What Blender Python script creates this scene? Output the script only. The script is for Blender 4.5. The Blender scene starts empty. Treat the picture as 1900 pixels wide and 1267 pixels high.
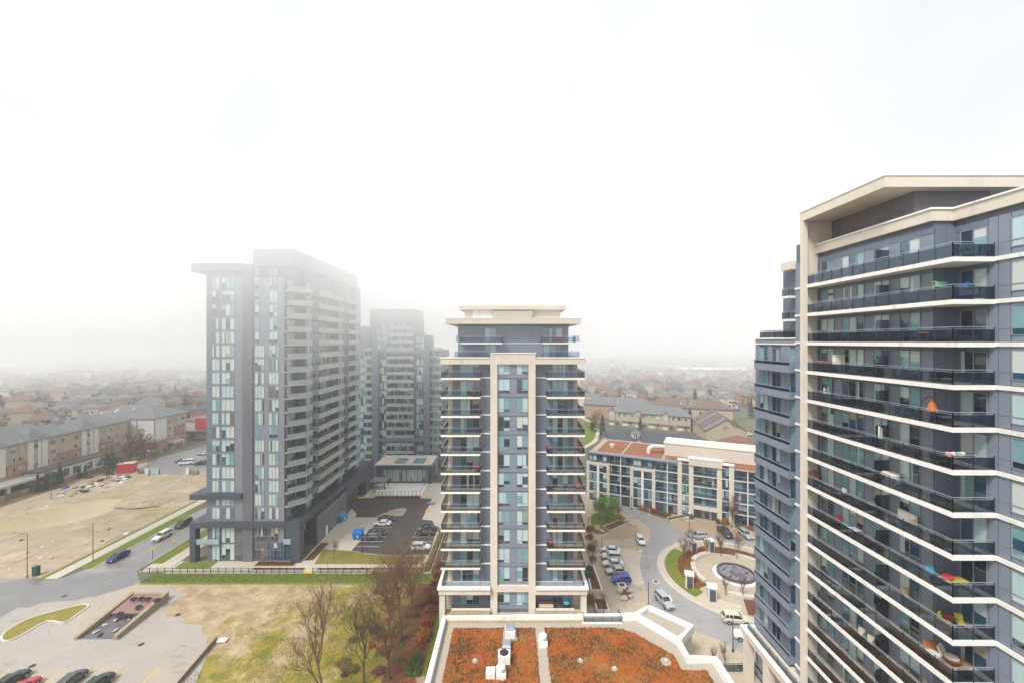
import bpy, math, random
from mathutils import Vector, Matrix, noise as mnoise
RND = random.Random(11)
SC = bpy.context.scene
COL = SC.collection
RAD = math.radians
# ------------------------------------------------------------------ camera, sky, sun, exposure
CAM_H, FOC = 50.0, 770.0            # eye height in metres, focal length in pixels of a 1900 px wide frame
cam_d = bpy.data.cameras.new('camera')
cam_d.sensor_fit = 'HORIZONTAL'
cam_d.sensor_width = 36.0
cam_d.lens = 36.0 * FOC / 1900.0
cam_d.clip_start = 0.5
cam_d.clip_end = 8000
cam = bpy.data.objects.new('camera', cam_d)
cam.location = (0, 0, CAM_H)
cam.rotation_euler = (RAD(90), 0, 0)
COL.objects.link(cam)
SC.camera = cam

SUN_EL, SUN_AZ = 52.0, 218.0        # soft light from behind the camera's left shoulder (azimuth clockwise from +Y)
world = bpy.data.worlds.new('World')
SC.world = world
world.use_nodes = True
wn, wl = world.node_tree.nodes, world.node_tree.links
wn.clear()
sky = wn.new('ShaderNodeTexSky')
sky.sky_type = 'NISHITA'
sky.sun_disc = False
sky.sun_elevation = RAD(SUN_EL)
sky.sun_rotation = RAD(SUN_AZ)
sky.dust_density = 4.0
over = wn.new('ShaderNodeMix')      # a closed cloud deck: the blue sky is almost wholly replaced by even white cloud
over.data_type = 'RGBA'
over.inputs[0].default_value = 0.93
wtc = wn.new('ShaderNodeTexCoord')
wns = wn.new('ShaderNodeTexNoise')
wns.inputs['Scale'].default_value = 2.2
wns.inputs['Detail'].default_value = 3
wl.new(wtc.outputs['Generated'], wns.inputs['Vector'])
wr = wn.new('ShaderNodeValToRGB')
wr.color_ramp.elements[0].position, wr.color_ramp.elements[0].color = 0.3, (3.50, 3.58, 3.68, 1)
wr.color_ramp.elements[1].position, wr.color_ramp.elements[1].color = 0.7, (4.20, 4.25, 4.32, 1)
wl.new(wns.outputs['Fac'], wr.inputs['Fac'])
wl.new(sky.outputs['Color'], over.inputs[6])
wl.new(wr.outputs['Color'], over.inputs[7])
bg = wn.new('ShaderNodeBackground')
bg.inputs['Strength'].default_value = 0.1
wo = wn.new('ShaderNodeOutputWorld')
wl.new(over.outputs[2], bg.inputs['Color'])
wl.new(bg.outputs['Background'], wo.inputs['Surface'])

sun_d = bpy.data.lights.new('sun', 'SUN')
sun_d.energy = 1.5
sun_d.angle = RAD(16)
sun_d.color = (1.0, 0.98, 0.95)
sun = bpy.data.objects.new('sun', sun_d)
_a, _e = RAD(SUN_AZ), RAD(SUN_EL)
_dir = Vector((math.sin(_a) * math.cos(_e), math.cos(_a) * math.cos(_e), math.sin(_e)))
sun.rotation_euler = _dir.to_track_quat('Z', 'Y').to_euler()
sun.location = _dir * 300
COL.objects.link(sun)

SC.view_settings.view_transform = 'Standard'
SC.view_settings.look = 'None'
SC.view_settings.exposure = 1.45
SC.view_settings.gamma = 1.0
SC.view_settings.use_curve_mapping = False
SC.cycles.use_denoising = True
SC.cycles.max_bounces = 14
SC.cycles.adaptive_threshold = 0.02
SC.cycles.diffuse_bounces = 3
SC.cycles.glossy_bounces = 3
SC.cycles.transmission_bounces = 4
SC.cycles.transparent_max_bounces = 14
SC.cycles.volume_bounces = 12
SC.cycles.sample_clamp_indirect = 6
SC.cycles.caustics_reflective = False
SC.cycles.caustics_refractive = False

# ------------------------------------------------------------------ materials (all procedural)
def mat(name, c, c2=None, rough=0.75, scale=1.5, contrast=0.5, metal=0.0, spec=0.4, ior=1.5, bump=0.0, bscale=None, stretch=(1, 1, 1), emit=None, extra=None, cracks=None):
    """Principled surface whose base colour drifts between c and c2 with world-space noise."""
    m = bpy.data.materials.new(name)
    m.use_nodes = True
    n, l = m.node_tree.nodes, m.node_tree.links
    p = n['Principled BSDF']
    p.inputs['Roughness'].default_value = rough
    p.inputs['Metallic'].default_value = metal
    p.inputs['Specular IOR Level'].default_value = spec
    p.inputs['IOR'].default_value = ior
    if c2 is None:
        c2 = tuple(x * 0.86 for x in c)
    geo = n.new('ShaderNodeNewGeometry')
    mp = n.new('ShaderNodeMapping')
    mp.inputs['Scale'].default_value = stretch
    l.new(geo.outputs['Position'], mp.inputs['Vector'])
    t = n.new('ShaderNodeTexNoise')
    t.inputs['Scale'].default_value = scale
    t.inputs['Detail'].default_value = 5
    t.inputs['Roughness'].default_value = 0.62
    l.new(mp.outputs['Vector'], t.inputs['Vector'])
    r = n.new('ShaderNodeValToRGB')
    h = 0.5 * (1 - contrast)
    r.color_ramp.elements[0].position, r.color_ramp.elements[0].color = max(0.02, 0.5 - h), (*c, 1)
    r.color_ramp.elements[1].position, r.color_ramp.elements[1].color = min(0.98, 0.5 + h), (*c2, 1)
    l.new(t.outputs['Fac'], r.inputs['Fac'])
    last = r.outputs['Color']
    for (col, sc, lo, hi, st) in (extra or []):        # further layers: colour, noise scale, threshold range, stretch
        mp2 = n.new('ShaderNodeMapping')
        mp2.inputs['Scale'].default_value = st
        mp2.inputs['Location'].default_value = (sc * 3.1, 7.7, 1.3)
        l.new(geo.outputs['Position'], mp2.inputs['Vector'])
        t2 = n.new('ShaderNodeTexNoise')
        t2.inputs['Scale'].default_value = sc
        t2.inputs['Detail'].default_value = 6
        t2.inputs['Roughness'].default_value = 0.65
        l.new(mp2.outputs['Vector'], t2.inputs['Vector'])
        mr = n.new('ShaderNodeMapRange')
        mr.inputs['From Min'].default_value, mr.inputs['From Max'].default_value = lo, hi
        l.new(t2.outputs['Fac'], mr.inputs['Value'])
        mx = n.new('ShaderNodeMix')
        mx.data_type = 'RGBA'
        mx.inputs[7].default_value = (*col, 1)
        l.new(mr.outputs['Result'], mx.inputs[0])
        l.new(last, mx.inputs[6])
        last = mx.outputs[2]
    if cracks:                                          # wandering hairline cracks and joints: scale, width, colour
        dn = n.new('ShaderNodeTexNoise'); dn.inputs['Scale'].default_value = 0.6; dn.inputs['Detail'].default_value = 4
        l.new(geo.outputs['Position'], dn.inputs['Vector'])
        va = n.new('ShaderNodeVectorMath'); va.operation = 'MULTIPLY_ADD'; va.inputs[1].default_value = (2.4, 2.4, 0)
        l.new(dn.outputs['Color'], va.inputs[0]); l.new(geo.outputs['Position'], va.inputs[2])
        vo = n.new('ShaderNodeTexVoronoi'); vo.feature = 'DISTANCE_TO_EDGE'; vo.inputs['Scale'].default_value = cracks[0]
        l.new(va.outputs[0], vo.inputs['Vector'])
        mr = n.new('ShaderNodeMapRange'); mr.inputs['From Min'].default_value, mr.inputs['From Max'].default_value = cracks[1], 0.0
        l.new(vo.outputs['Distance'], mr.inputs['Value'])
        mx = n.new('ShaderNodeMix'); mx.data_type = 'RGBA'; mx.inputs[7].default_value = (*cracks[2], 1)
        l.new(mr.outputs['Result'], mx.inputs[0]); l.new(last, mx.inputs[6])
        last = mx.outputs[2]
    l.new(last, p.inputs['Base Color'])
    if bump:
        b = n.new('ShaderNodeBump')
        b.inputs['Strength'].default_value = bump
        b.inputs['Distance'].default_value = 0.05
        if bscale:
            t3 = n.new('ShaderNodeTexNoise')
            t3.inputs['Scale'].default_value = bscale
            t3.inputs['Detail'].default_value = 4
            l.new(mp.outputs['Vector'], t3.inputs['Vector'])
            l.new(t3.outputs['Fac'], b.inputs['Height'])
        else:
            l.new(t.outputs['Fac'], b.inputs['Height'])
        l.new(b.outputs['Normal'], p.inputs['Normal'])
    if emit:
        p.inputs['Emission Color'].default_value = (*emit[:3], 1)
        p.inputs['Emission Strength'].default_value = emit[3]
    return m

def glass_rail(name, tint, refl=0.5):
    """Tinted balcony glass: see-through with a mirror-like film."""
    m = bpy.data.materials.new(name)
    m.use_nodes = True
    n, l = m.node_tree.nodes, m.node_tree.links
    n.remove(n['Principled BSDF'])
    tr = n.new('ShaderNodeBsdfTransparent')
    tr.inputs['Color'].default_value = (*tint, 1)
    gl = n.new('ShaderNodeBsdfGlossy')
    gl.inputs['Color'].default_value = (0.85, 0.9, 0.95, 1)
    gl.inputs['Roughness'].default_value = 0.03
    fr = n.new('ShaderNodeFresnel')
    fr.inputs['IOR'].default_value = 1.5
    mu = n.new('ShaderNodeMath')
    mu.operation = 'MULTIPLY'
    mu.inputs[1].default_value = refl
    l.new(fr.outputs['Fac'], mu.inputs[0])
    mx = n.new('ShaderNodeMixShader')
    l.new(mu.outputs[0], mx.inputs[0])
    l.new(tr.outputs[0], mx.inputs[1])
    l.new(gl.outputs[0], mx.inputs[2])
    l.new(mx.outputs[0], n['Material Output'].inputs['Surface'])
    return m

def brick_mat(name, c, c2, mortar, scale=1.0, rough=0.85):
    """Courses too small to tell apart at this distance: brick pattern on the surface, by face direction."""
    m = bpy.data.materials.new(name)
    m.use_nodes = True
    n, l = m.node_tree.nodes, m.node_tree.links
    p = n['Principled BSDF']
    p.inputs['Roughness'].default_value = rough
    geo = n.new('ShaderNodeNewGeometry')
    sp = n.new('ShaderNodeSeparateXYZ')
    l.new(geo.outputs['Position'], sp.inputs[0])
    ad = n.new('ShaderNodeMath')
    l.new(sp.outputs['X'], ad.inputs[0])
    l.new(sp.outputs['Y'], ad.inputs[1])
    cb = n.new('ShaderNodeCombineXYZ')
    l.new(ad.outputs[0], cb.inputs['X'])
    l.new(sp.outputs['Z'], cb.inputs['Y'])
    b = n.new('ShaderNodeTexBrick')
    b.inputs['Scale'].default_value = scale
    b.inputs['Brick Width'].default_value = 0.4
    b.inputs['Row Height'].default_value = 0.15
    b.inputs['Mortar Size'].default_value = 0.012
    b.inputs['Color1'].default_value = (*c, 1)
    b.inputs['Color2'].default_value = (*c2, 1)
    b.inputs['Mortar'].default_value = (*mortar, 1)
    l.new(cb.outputs[0], b.inputs['Vector'])
    l.new(b.outputs['Color'], p.inputs['Base Color'])
    return m

M = {}
M['concrete_white'] = mat('concrete_white', (0.83, 0.82, 0.785), (0.74, 0.73, 0.69), 0.7, 0.7, 0.3, extra=[((0.46, 0.43, 0.38), 1.1, 0.56, 0.86, (1, 1, 0.22)), ((0.35, 0.32, 0.28), 3.2, 0.62, 0.9, (1.6, 1.6, 0.12))])
M['beige'] = mat('beige_precast', (0.69, 0.625, 0.535), (0.60, 0.535, 0.45), 0.8, 0.5, 0.3, extra=[((0.47, 0.41, 0.33), 0.9, 0.56, 0.85, (1, 1, 0.15)), ((0.36, 0.31, 0.25), 2.6, 0.64, 0.92, (1.6, 1.6, 0.1))])
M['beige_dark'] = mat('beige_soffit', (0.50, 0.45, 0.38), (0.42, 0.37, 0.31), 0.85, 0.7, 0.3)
M['deck'] = mat('balcony_deck', (0.52, 0.43, 0.29), (0.38, 0.30, 0.19), 0.7, 1.2, 0.5)
M['panel_blue'] = mat('panel_blue_grey', (0.158, 0.192, 0.246), (0.126, 0.155, 0.204), 0.45, 0.35, 0.3, spec=0.5)
M['panel_light'] = mat('panel_light_grey', (0.222, 0.260, 0.320), (0.182, 0.215, 0.272), 0.45, 0.35, 0.3, spec=0.5)
M['panel_mauve'] = mat('panel_mauve', (0.255, 0.268, 0.315), (0.195, 0.206, 0.250), 0.5, 0.35, 0.3)
M['panel_dark'] = mat('panel_dark', (0.072, 0.080, 0.104), (0.055, 0.062, 0.082), 0.45, 0.4, 0.3)
M['panel_brown'] = mat('panel_grey_brown', (0.165, 0.165, 0.182), (0.125, 0.126, 0.142), 0.6, 0.4, 0.3)
M['core'] = mat('wall_core', (0.140, 0.157, 0.198), (0.112, 0.126, 0.160), 0.6, 0.5, 0.3)
M['brick_grey'] = brick_mat('brick_grey', (0.185, 0.165, 0.165), (0.150, 0.135, 0.140), (0.115, 0.105, 0.11))
M['frame_dark'] = mat('frame_dark', (0.045, 0.055, 0.07), None, 0.4, 2.0)
M['frame_grey'] = mat('frame_grey', (0.27, 0.29, 0.33), None, 0.4, 2.0)
M['metal'] = mat('rail_metal', (0.36, 0.40, 0.46), None, 0.35, 3.0, metal=0.3)
M['metal_dark'] = mat('metal_dark', (0.025, 0.028, 0.033), None, 0.45, 3.0)
M['rail_glass'] = glass_rail('rail_glass_tinted', (0.66, 0.735, 0.83), 0.9)
M['rail_clear'] = glass_rail('rail_glass_clear', (0.74, 0.79, 0.80), 0.9)
def pane(name, c, c2, ior=1.75, scale=0.5, con=0.4, st=(1, 1, 1), rough=0.04):
    return mat(name, c, c2, rough, scale, con, spec=0.5, ior=ior, stretch=st)
M['g_dark'] = pane('glass_dark', (0.010, 0.020, 0.034), (0.022, 0.042, 0.060), 1.95)
M['g_navy'] = pane('glass_navy', (0.016, 0.055, 0.105), (0.035, 0.105, 0.165), 2.05)
M['g_teal'] = pane('glass_teal', (0.13, 0.29, 0.32), (0.20, 0.39, 0.41), 2.05, 0.4)
M['g_pale'] = pane('glass_pale_curtain', (0.36, 0.52, 0.53), (0.48, 0.61, 0.61), 1.7, 0.8, 0.4, (3, 3, 0.1))
M['g_white'] = pane('glass_white_blind', (0.58, 0.62, 0.60), (0.50, 0.54, 0.53), 1.5, 1.5, 0.3, (0.2, 0.2, 6))
M['g_green'] = pane('glass_pale_green', (0.42, 0.52, 0.48), (0.54, 0.62, 0.57), 1.6, 1.0, 0.3, (4, 4, 0.1))
M['g_warm'] = pane('glass_warm_curtain', (0.40, 0.36, 0.28), (0.28, 0.26, 0.22), 1.6, 2, 0.4, (4, 4, 0.1))

# ------------------------------------------------------------------ mesh helpers
class MB:
    """Collects faces; build() links them as one mesh object."""
    def __init__(s):
        s.v, s.f, s.mi = [], [], []
    def face(s, pts, mi=0):
        i = len(s.v)
        s.v.extend([tuple(p) for p in pts])
        s.f.append(tuple(range(i, i + len(pts))))
        s.mi.append(mi)
    def hexa(s, b, t, mi=0):
        i = len(s.v)
        s.v.extend([tuple(p) for p in b] + [tuple(p) for p in t])
        for q in ((3, 2, 1, 0), (4, 5, 6, 7), (0, 1, 5, 4), (1, 2, 6, 5), (2, 3, 7, 6), (3, 0, 4, 7)):
            s.f.append(tuple(i + k for k in q))
            s.mi.append(mi)
        return s
    def box(s, x0, y0, z0, x1, y1, z1, mi=0):
        return s.hexa([(x0, y0, z0), (x1, y0, z0), (x1, y1, z0), (x0, y1, z0)], [(x0, y0, z1), (x1, y0, z1), (x1, y1, z1), (x0, y1, z1)], mi)
    def prism(s, poly, z0, z1, mi=0, mi_top=None):
        n, i = len(poly), len(s.v)
        s.v.extend([(p[0], p[1], z0) for p in poly] + [(p[0], p[1], z1) for p in poly])
        s.f.append(tuple(range(i + n - 1, i - 1, -1))); s.mi.append(mi)
        s.f.append(tuple(range(i + n, i + 2 * n))); s.mi.append(mi if mi_top is None else mi_top)
        for k in range(n):
            j = (k + 1) % n
            s.f.append((i + k, i + j, i + n + j, i + n + k)); s.mi.append(mi)
        return s
    def tube(s, p, q, r0, r1=None, n=6, mi=0, cap=True):
        p, q = Vector(p), Vector(q)
        r1 = r0 if r1 is None else r1
        d = (q - p)
        if d.length < 1e-6:
            return s
        d.normalize()
        a = d.orthogonal().normalized()
        b = d.cross(a)
        i = len(s.v)
        for c, r in ((p, r0), (q, r1)):
            for k in range(n):
                t = 2 * math.pi * k / n
                s.v.append(tuple(c + a * (r * math.cos(t)) + b * (r * math.sin(t))))
        for k in range(n):
            j = (k + 1) % n
            s.f.append((i + k, i + j, i + n + j, i + n + k)); s.mi.append(mi)
        if cap:
            s.f.append(tuple(range(i + n - 1, i - 1, -1))); s.mi.append(mi)
            s.f.append(tuple(range(i + n, i + 2 * n))); s.mi.append(mi)
        return s
    def lathe(s, prof, n=20, cx=0, cy=0, mi=0, sx=1, sy=1):
        i, m = len(s.v), len(prof)
        for r, z in prof:
            for k in range(n):
                t = 2 * math.pi * k / n
                s.v.append((cx + sx * r * math.cos(t), cy + sy * r * math.sin(t), z))
        for a in range(m - 1):
            for k in range(n):
                j = (k + 1) % n
                s.f.append((i + a * n + k, i + a * n + j, i + (a + 1) * n + j, i + (a + 1) * n + k)); s.mi.append(mi)
        s.f.append(tuple(i + k for k in range(n - 1, -1, -1))); s.mi.append(mi)
        s.f.append(tuple(i + (m - 1) * n + k for k in range(n))); s.mi.append(mi)
        return s
    def blob(s, c, r, n=7, rough=0.25, seed=0, mi=0):
        rr = random.Random(seed)
        i = len(s.v)
        s.v.append((c[0], c[1], c[2] - r[2]))
        rows = max(3, n // 2)
        for a in range(1, rows):
            ph = math.pi * a / rows
            for k in range(n):
                t = 2 * math.pi * (k + 0.5 * (a % 2)) / n
                q = 1 + rough * (rr.random() * 2 - 1)
                s.v.append((c[0] + r[0] * q * math.sin(ph) * math.cos(t), c[1] + r[1] * q * math.sin(ph) * math.sin(t), c[2] - r[2] * q * math.cos(ph)))
        top = len(s.v)
        s.v.append((c[0], c[1], c[2] + r[2]))
        for k in range(n):
            j = (k + 1) % n
            s.f.append((i, i + 1 + j, i + 1 + k)); s.mi.append(mi)
            for a in range(rows - 2):
                s.f.append((i + 1 + a * n + k, i + 1 + a * n + j, i + 1 + (a + 1) * n + j, i + 1 + (a + 1) * n + k)); s.mi.append(mi)
            s.f.append((top, i + 1 + (rows - 2) * n + k, i + 1 + (rows - 2) * n + j)); s.mi.append(mi)
        return s
    def mesh(s, name, mats, smooth=False):
        me = bpy.data.meshes.new(name)
        me.from_pydata(s.v, [], s.f)
        if not isinstance(mats, (list, tuple)):
            mats = [mats]
        for m in mats:
            me.materials.append(M[m] if isinstance(m, str) else m)
        if len(mats) > 1:
            me.polygons.foreach_set('material_index', s.mi)
        if smooth:
            me.polygons.foreach_set('use_smooth', [True] * len(s.f))
        return me
    def build(s, name, mats, parent=None, loc=(0, 0, 0), rz=0.0, smooth=False):
        return put(name, s.mesh(name, mats, smooth), parent, loc, rz)

def put(name, me, parent=None, loc=(0, 0, 0), rz=0.0):
    o = bpy.data.objects.new(name, me)
    COL.objects.link(o)
    o.parent = parent
    o.location = loc
    if rz:
        o.rotation_euler = (0, 0, rz)
    return o
CACHE = {}
def shared(key, fn, mats, smooth=False):
    if key not in CACHE:
        CACHE[key] = fn().mesh(str(key[0]), mats, smooth)
    return CACHE[key]
def tag(o, label, cat, group=None, kind=None):
    o['label'], o['category'] = label, cat
    if group: o['group'] = group
    if kind: o['kind'] = kind
    return o
def thing(name, label, cat, loc=(0, 0, 0), rz=0.0, group=None):
    o = put(name, None, None, loc, rz)
    o.empty_display_size = 0.5
    return tag(o, label, cat, group)
def struct(o, label=None):
    o['kind'] = 'structure'
    if label: o['label'] = label
    return o
def copy_tree(o, parent=None):
    c = o.copy()
    COL.objects.link(c)
    c.parent = parent
    for ch in o.children:
        copy_tree(ch, c)
    return c
def gp(px, py, z=0.0):
    """World point at height z seen at photo position (px, py): how the site was surveyed from the photograph."""
    y = FOC * (CAM_H - z) / (py - 633.5)
    return ((px - 950) * y / FOC, y, z)
def gpoly(pts, z=0.0):
    return [gp(a, b, z)[:2] for a, b in pts]
def sheet(name, poly, z, m, parent=None):
    """A flat sheet of ground, always facing up."""
    area = sum(poly[i][0] * poly[(i + 1) % len(poly)][1] - poly[(i + 1) % len(poly)][0] * poly[i][1] for i in range(len(poly)))
    if area < 0:
        poly = poly[::-1]
    b = MB()
    b.face([(p[0], p[1], z) for p in poly])
    return struct(b.build(name, m)) if parent is None else b.build(name, m, parent)
def smooth_loop(pts, n=4):
    """Catmull-Rom closed loop."""
    out, k = [], len(pts)
    for i in range(k):
        p0, p1, p2, p3 = (Vector(pts[(i + d) % k]) for d in (-1, 0, 1, 2))
        for j in range(n):
            t = j / n
            out.append(tuple(0.5 * ((2 * p1) + (p2 - p0) * t + (2 * p0 - 5 * p1 + 4 * p2 - p3) * t * t + (3 * p1 - p0 - 3 * p2 + p3) * t ** 3)))
    return out
def kerb(name, path, z0, z1, w, m, parent=None, closed=True):
    """A band of width w along a path."""
    b, n = MB(), len(path)
    P = [Vector((p[0], p[1])) for p in path]
    L, Rr = [], []
    for i in range(n):
        a = P[i - 1] if (closed or i > 0) else P[i]
        c = P[(i + 1) % n] if (closed or i < n - 1) else P[i]
        d = (c - a).normalized()
        nn = Vector((-d.y, d.x)) * (w / 2)
        L.append(P[i] + nn); Rr.append(P[i] - nn)
    for i in range(n if closed else n - 1):
        j = (i + 1) % n
        b.hexa([(*Rr[i], z0), (*Rr[j], z0), (*L[j], z0), (*L[i], z0)], [(*Rr[i], z1), (*Rr[j], z1), (*L[j], z1), (*L[i], z1)])
    o = b.build(name, m, parent)
    return o if parent else struct(o)

# ------------------------------------------------------------------ facade kit: every window, pane, panel, slab and rail is its own piece
def win_mesh(w, h, nx, low):
    """Frame with mullions in a local frame: x along the wall, -y outwards."""
    def fn():
        b, t, d = MB(), 0.06, 0.10
        b.box(0, -d, 0, w, 0.02, t); b.box(0, -d, h - t, w, 0.02, h)
        for i in range(nx + 1):
            x = i * (w - t) / nx
            b.box(x, -d, t, x + t, 0.02, h - t)
        if low:
            for i in range(nx):
                b.box(i * (w - t) / nx + t, -d + 0.01, low, (i + 1) * (w - t) / nx, 0.02, low + 0.05)
        return b
    return fn
def window(parent, loc, rz, w, h, nx=2, low=0.0, mats=('g_dark',), frame='frame_grey', rr=RND, name='window'):
    w, h = round(w, 3), round(h, 3)
    o = put(name, shared(('window', w, h, nx, low, frame), win_mesh(w, h, nx, low), frame), parent, loc, rz)
    t = 0.06
    pw = (w - t) / nx - t
    for i in range(nx):
        m = rr.choice(mats)
        x = i * (w - t) / nx + t
        if low:
            m2 = m if rr.random() < 0.45 else rr.choice(('g_dark', 'g_navy'))
            put('pane', shared(('pane', round(pw, 3), low - t, m2), lambda: MB().box(0, -0.045, 0, pw, -0.02, low - t), m2), o, (x, 0, t))
        z0 = low + 0.05 if low else t
        ph = round(h - t - z0, 3)
        if rr.random() < 0.34:           # a blind or curtain drawn part of the way behind the glass
            fr, m2 = rr.choice((0.3, 0.5, 0.7)), rr.choice(('g_dark', 'g_navy', 'g_dark', 'g_teal'))
            m1 = m if m not in ('g_dark', 'g_navy') else rr.choice(('g_white', 'g_pale', 'g_warm'))
            if rr.random() < 0.6: fn = lambda: MB().box(0, -0.045, ph * (1 - fr), pw, -0.02, ph, 0).box(0, -0.045, 0, pw, -0.02, ph * (1 - fr) - 0.001, 1)
            else: fn = lambda: MB().box(0, -0.045, 0, pw * fr, -0.02, ph, 0).box(pw * fr + 0.001, -0.045, 0, pw, -0.02, ph, 1)
            fs = rr.random() < 0.5
            put('pane', shared(('pane', round(pw, 3), ph, m1, m2, fr, fn.__code__.co_code, round(rr.random())), fn, [m1, m2]), o, (x, 0, z0))
        else:
            put('pane', shared(('pane', round(pw, 3), ph, m), lambda: MB().box(0, -0.045, 0, pw, -0.02, ph), m), o, (x, 0, z0))
    return o
def panel(parent, loc, rz, w, h, m, name='panel', proud=0.05):
    w, h = round(w, 3), round(h, 3)
    return put(name, shared((name, w, h, m, proud), lambda: MB().box(0.012, -proud, 0.012, w - 0.012, 0.05, h - 0.012), m), parent, loc, rz)
class Wall:
    """Places pieces on a vertical wall: origin, direction by rotation, x along it, -y outwards."""
    def __init__(s, parent, origin, rz):
        s.p, s.o, s.rz = parent, Vector(origin), rz
        s.u = Vector((math.cos(rz), math.sin(rz), 0))
        s.n = Vector((math.sin(rz), -math.cos(rz), 0))
    def at(s, x, z, out=0.0):
        return s.o + s.u * x + s.n * out + Vector((0, 0, z))
    def window(s, x, z, w, h, **k):
        return window(s.p, s.at(x, z, k.pop('out', 0.0)), s.rz, w, h, **k)
    def panel(s, x, z, w, h, m, **k):
        return panel(s.p, s.at(x, z, k.pop('out', 0.0)), s.rz, w, h, m, **k)
    def box(s, name, x0, z0, x1, z1, d0, d1, m, parent=None):
        w, h, d = round(x1 - x0, 3), round(z1 - z0, 3), round(d1 - d0, 3)
        return put(name, shared((name, w, h, d, m), lambda: MB().box(0, -d, 0, w, 0, h), m), parent or s.p, s.at(x0, z0, d0), s.rz)
def railing(parent, pts, z, h, pw, glass, post='metal', top='metal', posts=True, name='railing'):
    """Railing along a path of (x, y): rails and posts are the part, each glass panel a sub-part."""
    b = MB()
    runs = []
    for p, q in zip(pts, pts[1:]):
        p, q = Vector((p[0], p[1], 0)), Vector((q[0], q[1], 0))
        k = max(1, round((q - p).length / pw))
        runs.append((p, (q - p) / k, k))
        up = Vector((0, 0, z + h))
        b.tube(p + up, q + up, 0.035, n=4)
        up.z -= 0.16
        b.tube(p + up, q + up, 0.018, n=4)
        if posts:
            for i in range(k + 1):
                a = p + (q - p) * (i / k)
                b.box(a.x - 0.025, a.y - 0.025, z, a.x + 0.025, a.y + 0.025, z + h - 0.05, 1)
    r = b.build(name, [top, post], parent)
    for p, d, k in runs:
        w = round(d.length, 2)
        gm = shared(('glass_panel', w, h, glass), lambda: MB().box(0.03, -0.01, 0.06, w - 0.03, 0.01, h - 0.18), glass)
        for i in range(k):
            a = p + d * i
            put('glass_panel', gm, r, (a.x, a.y, z), math.atan2(d.y, d.x))
    return r
# ------------------------------------------------------------------ ground, sheet to the horizon
M['earth'] = mat('earth_suburb', (0.125, 0.120, 0.085), (0.165, 0.145, 0.105), 0.95, 0.05, 0.3, extra=[((0.085, 0.105, 0.045), 0.035, 0.45, 0.62, (1, 1, 1)), ((0.15, 0.13, 0.12), 0.02, 0.55, 0.7, (1, 1, 1))])
b = MB()
b.face([(-2400, -300, 0), (2400, -300, 0), (2400, 2600, 0), (-2400, 2600, 0)])
struct(b.build('ground', 'earth'), 'brown and green ground of the suburb reaching into the fog')
M['rail_frost'] = mat('rail_glass_frosted', (0.36, 0.44, 0.45), (0.29, 0.37, 0.39), 0.12, 0.6, 0.3, spec=0.5, ior=1.6)

M['g_brown'] = pane('glass_brown', (0.10, 0.09, 0.095), (0.15, 0.135, 0.14), 1.9, 0.3)  # dark mauve brown glass, the tone drifting slightly
# ------------------------------------------------------------------ slab tower with grey panels, left
TA = thing('apartment_tower', 'tall grey panelled tower with dark pier and caps, its top fading into cloud', 'tower', (-59, 94.7, 0))
ra = random.Random(3)
FA = [9.2 + 3.075 * k for k in range(19)]
b = MB()
b.box(-10.6, 0.12, 0.0, 7.1, 43, 66.6)
b.box(7.1, 6.2, 0, 8.7, 9.5, 67.0); b.box(7.1, 25.3, 0, 8.7, 28.3, 67.0); b.box(7.1, 38.3, 0, 8.7, 43, 67.3)
b.build('wall', 'core', TA)
MB().box(-2.3, -0.35, 0, -0.0, 6, 67.6).build('pier', 'panel_brown', TA)
MB().box(-13.9, -0.5, 65.8, -2.3, 17, 67.7).build('roof_cap', 'panel_brown', TA)  # upper cap paler than the lower one: fog lightening put into its colour
MB().box(-13.9, -0.9, 14.3, -2.32, 11, 15.5).build('terrace_cap', 'panel_dark', TA)
b = MB(); b.box(0.02, -0.25, 67.02, 9.4, 38.3, 71.0)
b.build('penthouse', 'panel_brown', TA)
W = Wall(TA, (0, 0, 0), 0)
blind = ('g_white', 'g_green', 'g_white', 'g_pale', 'g_green', 'g_teal', 'g_pale', 'g_brown')
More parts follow.
